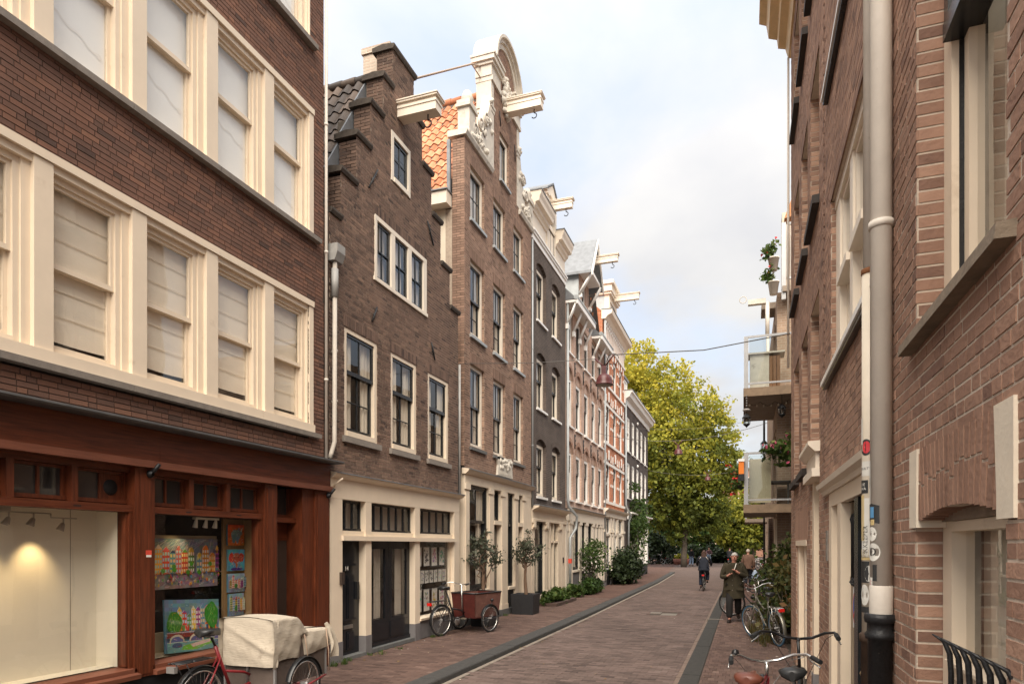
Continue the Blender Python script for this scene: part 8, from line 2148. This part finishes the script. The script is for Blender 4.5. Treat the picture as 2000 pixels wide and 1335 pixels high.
# ================================================================ far end of the street
def far_block(name, label, X0, X1, Y, H_, m, rows, cols, floor=1.0, fh=1.6, fw_=1.3, m2=None):
    t = thing(name, label, 'building', ((X0 + X1) / 2, Y, 0)); w = X1 - X0
    b = MB(); b.box(-w / 2, w / 2, 0, 10, 0, H_); b.build('wall', m, t)
    for r in range(rows):
        for c in range(cols):
            x = -w / 2 + w * (c + .5) / cols; z = floor + (H_ - floor) * r / rows + .5
            b = MB(); b.box(x - fw_ / 2 - .1, x + fw_ / 2 + .1, -.1, .02, z - .1, z + fh + .1); f_ = b.build('window', WHITE, t)
            b = MB(); b.box(x - fw_ / 2, x + fw_ / 2, -.13, -.101, z, z + fh); b.build('pane', MATS['door_glass'], f_)
    b = MB(); b.box(-w / 2 - .2, w / 2 + .2, -.2, 10, H_, H_ + .3); b.build('roof', ZINC, t); return t
far_block('brick_building', 'red brick building far off beyond the low tree', -4.0, 4.2, 122, 15, brick_tex_mat('far_red', (.32, .14, .09), (.36, .17, .11), (.35, .28, .22)), 4, 4)
far_block('apartment_building', 'pale apartment building closing the far end of the street', 4.3, 20, 104, 12, mat('far_cream', (.62, .54, .44), .8, .08, 1), 4, 8, 1.2)
far_block('house', 'brick house glimpsed behind the trees left of the plane tree', -30, -14, 112, 9, brick_tex_mat('far_pink', (.34, .22, .17), (.38, .25, .19), (.4, .33, .27)), 3, 7)
far_block('apartment_building', 'low apartment building behind the plane tree trunk', -13.5, -4.5, 118, 10, mat('far_ochre', (.45, .34, .24), .8, .08, 1), 3, 4)
bb_ = thing('glass_balcony', 'grey framed glass balcony far down the right side', 'balcony', (.45, 33.0, 3.0))
b = MB(); b.box(-.4, .8, 0, 3, 0, .16); b.build('slab', CONCR, bb_); b = MB(); b.box(-.4, -.33, 0, .08, .16, 1.3); b.box(-.33, .8, 0, .06, 1.24, 1.3); b.build('rail', METAL, bb_); b = MB(); b.quad((-.33, .03, .2), (.8, .03, .2), (.8, .03, 1.24), (-.33, .03, 1.24)); b.build('glass_panel', GLASSB, bb_)
G5 = House('far_brick_house', 'brick house past the balcony building on the right, half hidden by bicycles', 'house', -1, 1.25, 26.1, 46)
plain_wall(G5, 0, 7.5, lambda z: [(26.1, 46)], [(28 + 4 * i, 30 + 4 * i, z, z + 1.8, 0, .1) for i in range(4) for z in (.9, 4.2)], BT_G, .1); block(G5, 7.5, 6, BT_G); interior(G5, .1, 7, 1)
for i in range(4):
    for z in (.9, 4.2): window(G5, 28 + 4 * i, 30 + 4 * i, z, z + 1.8, fz=-.05, fw=.1, fm='white_paint', sm='white_paint', lo=(2, 1), split=0, curtain='full')
# parked car
def car(label, x, y, rz, m):
    t = thing('parked_car', label, 'car', (x, y, -.08), rz)
    W_ = .86
    prof = [(-2.05, .35), (-2.08, .62), (-1.95, .86), (-1.2, .95), (-.55, 1.42), (.75, 1.46), (1.55, 1.0), (1.95, .92), (2.05, .6), (2.02, .35)]
    b = MB(); rings = []
    for y_, k in ((-W_, .0), (-W_ + .06, 1), (W_ - .06, 1), (W_, 0)):
        rings.append([(px_ * (1 if k else .985), y_ * (1 - .13 * max(0, pz - .9) / .5), pz) for px_, pz in prof])
    b.loft(rings); b.build('body', m, t)
    for x0, x1, x2, x3 in ((-1.05, -.52, -.42, -.95), ):
        b = MB(); b.prism([(1.5, -.70, 1.03), (1.5, .70, 1.03), (.80, .64, 1.43), (.80, -.64, 1.43)], (.03, 0, .01)); b.build('windscreen', MATS['door_glass'], t); b = MB(); b.prism([(-1.14, -.70, 1.0), (-1.14, .70, 1.0), (-.60, .64, 1.40), (-.60, -.64, 1.40)], (-.03, 0, .01)); b.build('rear_window', MATS['door_glass'], t)
    for s in (-1, 1):
        b = MB(); b.prism([(-.9, s * .865, 1.0), (1.3, s * .865, 1.0), (.70, s * .80, 1.38), (-.5, s * .80, 1.38)], (0, s * .012, 0)); b.build('side_window', MATS['door_glass'], t)
        for x_ in (-1.3, 1.3):
            b = MB(); b.lathe([(0, -.1), (.31, -.1), (.33, -.06), (.33, .06), (.31, .1), (0, .1)], (x_, s * .78, .33), 18, axis=(0, 1, 0)); wv = b.build('wheel', RUBBER, t); b = MB(); b.lathe([(0, .0), (.2, .0), (.2, .02), (0, .03)], (x_, s * .88, .33), 14, axis=(0, s, 0)); b.build('rim', ALU, wv)
    for s in (-1, 1): b = MB(); b.box(-2.10, -2.0, s * .55, s * .80, .66, .82); b.build('tail_lamp', REDL, t)
    return t
car('silver car parked behind the bicycles at the far right', 2.6, 63, H90, mat('car_silver', (.45, .46, .48), .25, .05, 4, metal=.6))
car('white car parked furthest away at the right', 3.6, 72, H90, mat('car_white', (.7, .7, .7), .25, .05, 4))
# ================================================================ people
def skin(verts, edges, radii, root=0, sub=2):
    me = bpy.data.meshes.new('figure'); me.from_pydata([tuple(v) for v in verts], edges, [])
    o = bpy.data.objects.new('figure', me); C.objects.link(o)
    md = o.modifiers.new('skin', 'SKIN'); md.use_smooth_shade = True
    for i, r in enumerate(radii): me.skin_vertices[0].data[i].radius = (r if isinstance(r, tuple) else (r, r))
    me.skin_vertices[0].data[root].use_root = True
    s = o.modifiers.new('sub', 'SUBSURF'); s.levels = sub; s.render_levels = sub
    dg = bpy.context.evaluated_depsgraph_get(); out = bpy.data.meshes.new_from_object(o.evaluated_get(dg))
    bpy.data.objects.remove(o)
    out.polygons.foreach_set('use_smooth', [True] * len(out.polygons)); return out
SKINM = mat('skin', (.50, .27, .19), .55, .08, 9); SKINR = mat('ruddy_skin', (.46, .21, .15), .55, .1, 9)
def sc_(p, k): return tuple(c * k for c in p)
def figure(label, loc, heading, J, look, hgt=1.75, extra=None, fingers=True):
    """J: joint positions in metres (x right, y forward, z up); look: materials and lengths"""
    root = thing('person', label, 'person', loc, heading - PI / 2)
    V = []; E_ = []; R_ = []
    def add(p, r, par=None):
        V.append(p); R_.append(r)
        if par is not None: E_.append((par, len(V) - 1))
        return len(V) - 1
    pel = add(J['pelvis'], .13); sp = add(J['waist'], .12, pel); ch = add(J['chest'], .145, sp); nb = add(J['neck'], .058, ch)
    h0, h1 = Vector(J['head']), Vector(J['crown'])
    a = add(tuple(Vector(J['neck']).lerp(h0, .55)), .054, nb); b1 = add(tuple(h0), (.076, .088), a); c1 = add(tuple(h0.lerp(h1, .55)), (.080, .095), b1); add(tuple(h1), (.045, .05), c1)
    hands = {}
    for s in 'LR':
        q = add(J['sh' + s], .062, ch); e = add(J['el' + s], .042, q); w = add(J['wr' + s], .028, e); hnd = Vector(J['ha' + s]); wr = Vector(J['wr' + s]); d = (hnd - wr)
        p = add(tuple(wr + d * .75), (.036, .022), w); hands[s] = (hnd, d.normalized(), p)
        k = add(J['hip' + s], .088, pel); kn = add(J['kn' + s], .058, k); an = add(J['an' + s], .040, kn); add(tuple(Vector(J['an' + s]).lerp(Vector(J['to' + s]), .35)), .026, an)
    me = skin(V, E_, R_); me.materials.append(look.get('skin', SKINM)); body = obj('body', me, root)
    if fingers:
        for s in 'LR':
            hnd, d, p = hands[s]; side = d.cross(Vector((0, 0, 1)))
            if side.length < .2: side = Vector((1, 0, 0))
            side.normalize(); pal = side.cross(d)
            cv = Vector(look.get('curl', (0, 0, -1)))
            base = Vector(J['wr' + s]) + (hnd - Vector(J['wr' + s])) * .85
            for i, L in enumerate((.070, .080, .074, .058)):
                o_ = base + side * (.030 - .020 * i); b = MB(); b.tube([o_ - d * .02, o_ + d * L * .45, o_ + d * L * .75 + cv * L * .3, o_ + d * L * .8 + cv * L * .6], [.010, .0095, .0085, .006], 7); b.build('finger', look.get('skin', SKINM), body)
            b = MB(); o_ = Vector(J['wr' + s]) + d * .035 + side * .03; b.tube([o_ - side * .01, o_ + side * .025 + d * .025, o_ + side * .02 + d * .055], [.012, .011, .008], 7); b.build('thumb', look.get('skin', SKINM), body)
    # trousers
    V2 = []; E2 = []; R2 = []
    def add2(p, r, par=None):
        V2.append(p); R2.append(r)
        if par is not None: E2.append((par, len(V2) - 1))
        return len(V2) - 1
    p0 = add2(tuple(Vector(J['pelvis']) + Vector((0, 0, .04))), (.165, .13))
    for s in 'LR':
        hp, kn, an = Vector(J['hip' + s]), Vector(J['kn' + s]), Vector(J['an' + s])
        k = add2(tuple(hp), .115, p0); k = add2(tuple(hp.lerp(kn, .5)), .105, k); k = add2(tuple(kn), .092, k); k = add2(tuple(kn.lerp(an, .5)), .088, k); add2(tuple(an + Vector((0, 0, .02))), .078, k)
    me = skin(V2, E2, R2); me.materials.append(look['trousers']); obj('trousers', me, root)
    for s in 'LR':
        an, to = Vector(J['an' + s]), Vector(J['to' + s]); d = (to - an); d.z = 0; d.normalize(); n_ = Vector((-d.y, d.x, 0)); pitch = look.get('pitch' + s, 0.)
        rings = []
        for t, w, h, zo in ((-.08, .02, .05, .03), (-.075, .034, .09, .0), (.0, .040, .10, 0), (.08, .045, .075, 0), (.15, .046, .055, 0), (.19, .034, .04, .005), (.205, .012, .02, .012)):
            c = an + d * t; zb = an.z - .085 + zo + pitch * t
            rings.append([tuple(c + n_ * (w * math.cos(x)) + Vector((0, 0, zb + h / 2 + h / 2 * math.sin(x) - c.z))) for x in [2 * PI * i / 12 for i in range(12)]])
        b = MB(); b.loft(rings); b.build('shoe', look['shoes'], root)
    # coat: torso and sleeves as one skin
    V3 = []; E3 = []; R3 = []
    def add3(p, r, par=None):
        V3.append(p); R3.append(r)
        if par is not None: E3.append((par, len(V3) - 1))
        return len(V3) - 1
    g = look.get('bulk', 1.)
    w0 = add3(J['waist'], (.165 * g, .13 * g)); add3(tuple(Vector(J['waist']).lerp(Vector(J['pelvis']), .9)), (.17 * g, .14 * g), w0); c0 = add3(J['chest'], (.175 * g, .14 * g), w0); add3(tuple(Vector(J['chest']).lerp(Vector(J['neck']), .75)), (.085 * g, .08 * g), c0)
    for s in 'LR':
        q = add3(J['sh' + s], .082 * g, c0); m_ = add3(tuple(Vector(J['sh' + s]).lerp(Vector(J['el' + s]), .6)), .066 * g, q); e = add3(J['el' + s], .062 * g, m_); add3(tuple(Vector(J['el' + s]).lerp(Vector(J['wr' + s]), .55)), .052 * g, e); add3(tuple(Vector(J['el' + s]).lerp(Vector(J['wr' + s]), .93)), .044 * g, len(V3) - 1)
    me = skin(V3, E3, R3); me.materials.append(look['coat']); ct = obj('coat', me, root)
    zt, zb = J['waist'][2] + .06, look['hem']
    rings = []; wc, hc = Vector(J['waist']), Vector(J['pelvis'])
    for i in range(9):
        t = i / 8; z = zt + (zb - zt) * t; cc = wc.lerp(hc, min(1.3, t * 1.2)); fl = look.get('flare', .05)
        ring = []
        for j in range(24):
            an = 2 * PI * j / 24; f = 1 + .035 * math.sin(5 * an + 2 * t) + .02 * math.sin(9 * an - 4 * t)
            ring.append((cc.x + (.185 * g + fl * t) * f * math.cos(an), cc.y + (.145 * g + fl * t) * f * math.sin(an), z + .01 * math.sin(3 * an)))
        rings.append(ring)
    b = MB(); b.loft(rings, caps=False); b.build('coat_skirt', look['coat'], ct)
    # face
    f = Vector(look.get('face', (0, 1, 0))).normalized(); rt = f.cross(Vector((0, 0, 1))).normalized(); hc = h0.lerp(h1, .42); upv = (h1 - h0).normalized()
    b = MB(); nz = hc + f * .088; b.loft([[tuple(nz + rt * x * .6 + upv * .03) for x in (-.012, 0, .012)] + [tuple(nz + upv * .03 + f * .01)], [tuple(nz + rt * x + upv * -.012) for x in (-.018, 0, .018)] + [tuple(nz + upv * -.012 + f * .03)]]); b.build('nose', look.get('skin', SKINM), body)
    for s in (-1, 1):
        b = MB(); b.lathe([(0, .012), (.010, .006), (.012, 0)], tuple(hc + f * .082 + rt * .032 * s + upv * .028), 8, axis=tuple(f)); b.build('eye', mat('eye_dark', (.03, .025, .02), .3), body)
        b = MB(); b.lathe([(0, .016), (.022, .01), (.03, 0)], tuple(hc + rt * .078 * s - f * .01 + upv * .005), 8, axis=tuple(rt * s)); b.build('ear', look.get('skin', SKINM), body)
    b = MB(); b.tube([tuple(hc + f * .086 - upv * .045 - rt * .022), tuple(hc + f * .092 - upv * .046), tuple(hc + f * .086 - upv * .045 + rt * .022)], .006, 6); b.build('mouth', mat('lips', (.36, .13, .10), .5), body)
    # hair: a cap over the back and top of the head
    b = MB(); rr = .095; cz = h0.lerp(h1, .50); n1, n2 = 10, 20; cap = []
    back = -f
    for i in range(n1 + 1):
        th = i / n1 * 1.95; ring = []
        for j in range(n2):
            ph = 2 * PI * j / n2
            dirv = upv * math.cos(th) + (back * math.cos(ph) + rt * math.sin(ph)) * math.sin(th)
            lim = 1.15 + .75 * max(0, dirv.dot(back)) + .15 * abs(dirv.dot(rt))
            t2 = min(th, lim); dirv = upv * math.cos(t2) + (back * math.cos(ph) + rt * math.sin(ph)) * math.sin(t2)
            k = rr * (1 + .05 * math.sin(ph * 7 + i) + .02 * math.sin(ph * 13))
            ring.append(tuple(cz + Vector((dirv.x * k * .88, dirv.y * k, dirv.z * k * 1.12)) + back * .008))
        cap.append(ring)
    b.loft(cap, caps=False); hr = b.build('hair', look['hair'], root)
    if look.get('long'):
        b = MB()
        def lk(a, v): an = (a - .5) * 2.4; w = .11 + .05 * v; return tuple(cz + back * (.085 * math.cos(an) + .045 * v + .02) + rt * (w * math.sin(an) + .008 * math.sin(a * 40 + v * 3)) - Vector((0, 0, .0 + look['long'] * v + .04 * math.sin(a * 17) * v)))
        b.grid(lk, 26, 10); b.build('long_hair', look['hair'], hr)
    if extra: extra(root)
    return root
def pose(h=1.75, stride=.0, lift=0., lean=0., arms='down', bend=0.):
    k = h / 1.75; J = {}
    J['pelvis'] = (0, 0, .93); J['waist'] = (0, .01 + lean * .15, 1.08); J['chest'] = (0, .02 + lean * .5, 1.30); J['neck'] = (0, .03 + lean * .75, 1.47); J['head'] = (0, .05 + lean * 1.0, 1.57); J['crown'] = (0, .045 + lean * 1.05, 1.70)
    for s, x in (('L', -1), ('R', 1)):
        f = stride * x
        J['sh' + s] = (x * .19, .02 + lean * .6, 1.41); J['hip' + s] = (x * .09, 0, .90)
        J['kn' + s] = (x * .10, f * .5 + .04 + abs(f) * .15, .49); J['an' + s] = (x * .10, f - .02, .085 + (lift if f < 0 else 0)); J['to' + s] = (x * .12, f + .14, .05 + (.0 if f >= 0 else lift * .3))
        if arms == 'down': J['el' + s] = (x * .25, -.02 - f * .3 + lean * .4, 1.13); J['wr' + s] = (x * .26, .08 - f * .5 + lean * .4, .90); J['ha' + s] = (x * .26, .11 - f * .5 + lean * .4, .80)
    return {a: (b[0] * k, b[1] * k, b[2] * k) for a, b in J.items()}
# the man in the parka, walking towards the camera with both hands at his chest
OLIVE = mat('olive_parka', (.036, .028, .014), .85, .25, 6, .4, 40); TRD = mat('black_brown_trousers', (.014, .012, .011), .9, .2, 6); SHD = mat('dark_shoe', (.018, .011, .009), .5)
J = pose(1.74, .25, .07, .04)
J['elR'] = (.29, .08, 1.10); J['wrR'] = (.13, .24, 1.16); J['haR'] = (.05, .265, 1.21)
J['elL'] = (-.31, .06, 1.12); J['wrL'] = (-.10, .24, 1.24); J['haL'] = (-.02, .27, 1.30)
J['head'] = (-.015, .08, 1.56); J['crown'] = (-.02, .06, 1.695)
def man_extra(root):
    b = MB(); b.tube([(-.06, .14, 1.46), (-.03, .22, 1.36), (-.01, .275, 1.30)], .012, 6); b.build('strap', mat('white_strap', (.6, .56, .5), .7), root)
    b = MB(); b.lathe([(.085, -.01), (.10, .0), (.11, .035), (.095, .05), (.08, .03)], (0, .03, 1.43), 16); b.build('collar', OLIVE, root)
    for x in (-.14, .14): b = MB(); b.box(x - .075, x + .075, .205, .222, .80, .86); b.build('pocket_flap', OLIVE, root)
    for z in (1.2, 1.05, .92, .8): b = MB(); b.lathe([(0, .012), (.009, .006), (.01, 0)], (.03, .205, z), 8, axis=(0, 1, 0)); b.build('button', mat('snap_button', (.35, .3, .25), .4, metal=.6), root)
    b = MB(); b.box(-.006, .02, .20, .212, .66, 1.40); b.build('zip_flap', OLIVE, root)
    b = MB(); b.tube([(-.26, -.05, .93), (-.31, -.02, .86), (-.27, .02, .80)], .02, 6); b.build('bag_strap', mat('brown_strap', (.13, .05, .035), .6), root)
figure('white haired man in a dark olive parka walking towards the camera, hands at his chest', (-.24, 17.6, 0), -H90 + .0, J, {'coat': OLIVE, 'trousers': TRD, 'shoes': SHD, 'hair': mat('white_hair', (.40, .375, .34), .8, .3, 40), 'skin': SKINR, 'hem': .60, 'bulk': 1.22, 'flare': .045, 'curl': (.5, -.2, -.4), 'pitchL': .0}, extra=man_extra)
# woman riding away
NAVY = mat('navy_coat', (.010, .013, .022), .85, .2, 6); DENIMD = mat('dark_denim', (.016, .022, .04), .9, .2, 8)
def rider_pose(h, up=1):
    J = {}
    J['pelvis'] = (0, -.02, 1.02); J['waist'] = (0, .02, 1.17); J['chest'] = (0, .08, 1.38); J['neck'] = (0, .11, 1.54); J['head'] = (0, .14, 1.64); J['crown'] = (0, .13, 1.77)
    for s, x in (('L', -1), ('R', 1)):
        J['sh' + s] = (x * .18, .10, 1.48); J['hip' + s] = (x * .10, .02, .98); J['el' + s] = (x * .30, .26, 1.24); J['wr' + s] = (x * .29, .44, 1.12); J['ha' + s] = (x * .29, .50, 1.11)
        if (s == 'L') == (up > 0): J['kn' + s] = (x * .13, .26, .60); J['an' + s] = (x * .13, .13, .22); J['to' + s] = (x * .13, .26, .17)
        else: J['kn' + s] = (x * .14, .40, .80); J['an' + s] = (x * .14, .30, .44); J['to' + s] = (x * .14, .43, .40)
    return J
def rider(label, x, y, hd, look, paint, bikelabel, up=1, extra=None):
    bike('bicycle', bikelabel, 'bicycle', (x - .22 * math.cos(hd), y - .22 * math.sin(hd), -.08), hd, paint, spokes=14, bar_m=ALU, bell=False)
    figure(label, (x, y, -.10), hd, rider_pose(1.7, up), look, fingers=False, extra=extra)
def wx(root):
    b = MB(); b.tube([(-.12, -.10, 1.50), (-.17, -.03, 1.43), (-.22, .04, 1.36)], .014, 5); b.tube([(.10, -.08, 1.52), (.16, -.03, 1.44), (.24, .06, 1.30)], .014, 5); b.build('bag_strap', mat('white_strap', (.6, .56, .5), .7), root)
rider('woman with long brown hair in a navy coat cycling away down the street', -1.67, 30.4, H90, {'coat': NAVY, 'trousers': DENIMD, 'shoes': SHD, 'hair': mat('brown_hair', (.055, .026, .018), .7, .3, 60, stretch=(9, 9, 1)), 'hem': .93, 'bulk': 1.12, 'long': .40, 'flare': .04}, BLKP, 'black bicycle ridden by the woman with long brown hair', extra=wx)
# man in brown jacket walking away, blue bag in his right hand
J = pose(1.76, .14, .04, .04)
def bag(root):
    b = MB(); rings = []
    for z, w, d_ in ((.78, .02, .015), (.70, .09, .04), (.55, .15, .07), (.42, .15, .08), (.38, .10, .05)): rings.append([(.30 + w * math.cos(a), .03 + d_ * math.sin(a) + .01 * math.sin(5 * a), z) for a in [2 * PI * i / 14 for i in range(14)]])
    b.loft(rings); bo = b.build('carrier_bag', mat('pale_blue_bag', (.35, .45, .58), .5, .1, 5)); bo.parent = None
    bo.location = root.location; bo.rotation_euler = root.rotation_euler; tag(bo, 'pale blue plastic carrier bag in the hand of the man in the brown jacket', 'bag')
figure('man in a brown jacket and dark trousers walking away with a blue bag', (.18, 32.6, 0), H90, J, {'coat': mat('brown_jacket', (.13, .072, .048), .85, .2, 6), 'trousers': mat('ink_trousers', (.012, .014, .022), .9), 'shoes': SHD, 'hair': mat('grey_hair', (.42, .36, .30), .8, .2, 40), 'hem': .84, 'bulk': 1.2, 'flare': .02}, extra=bag, fingers=False)
figure('person in a black jacket and light jeans standing by the round planter', (-4.86, 67.2, -.08), H90 - .4, pose(1.74, .08, .02), {'coat': mat('black_jacket', (.012, .012, .015), .85), 'trousers': mat('light_denim', (.20, .26, .36), .9), 'shoes': SHD, 'hair': mat('dark_hair', (.02, .014, .01), .7), 'hem': .86, 'bulk': 1.05, 'flare': .01}, fingers=False)
rider('cyclist in a plum jacket riding towards the camera from the end of the street', -3.6, 75, -H90 + .2, {'coat': mat('plum_jacket', (.10, .05, .06), .85), 'trousers': mat('mid_denim', (.10, .14, .20), .9), 'shoes': SHD, 'hair': mat('auburn_hair', (.11, .05, .03), .7), 'hem': .95, 'bulk': 1.1, 'flare': .02}, ALU, 'bicycle under the cyclist in the plum jacket')
rider('cyclist in black riding away at the far end of the street', -1.3, 66, H90 - .2, {'coat': mat('black_jacket', (.012, .012, .015), .85), 'trousers': mat('black_trousers', (.012, .012, .013), .9), 'shoes': SHD, 'hair': mat('wine_hair', (.05, .015, .015), .7), 'hem': .93, 'bulk': 1.1, 'flare': .02}, BLKP, 'bicycle with a red light under the cyclist in black', up=-1)
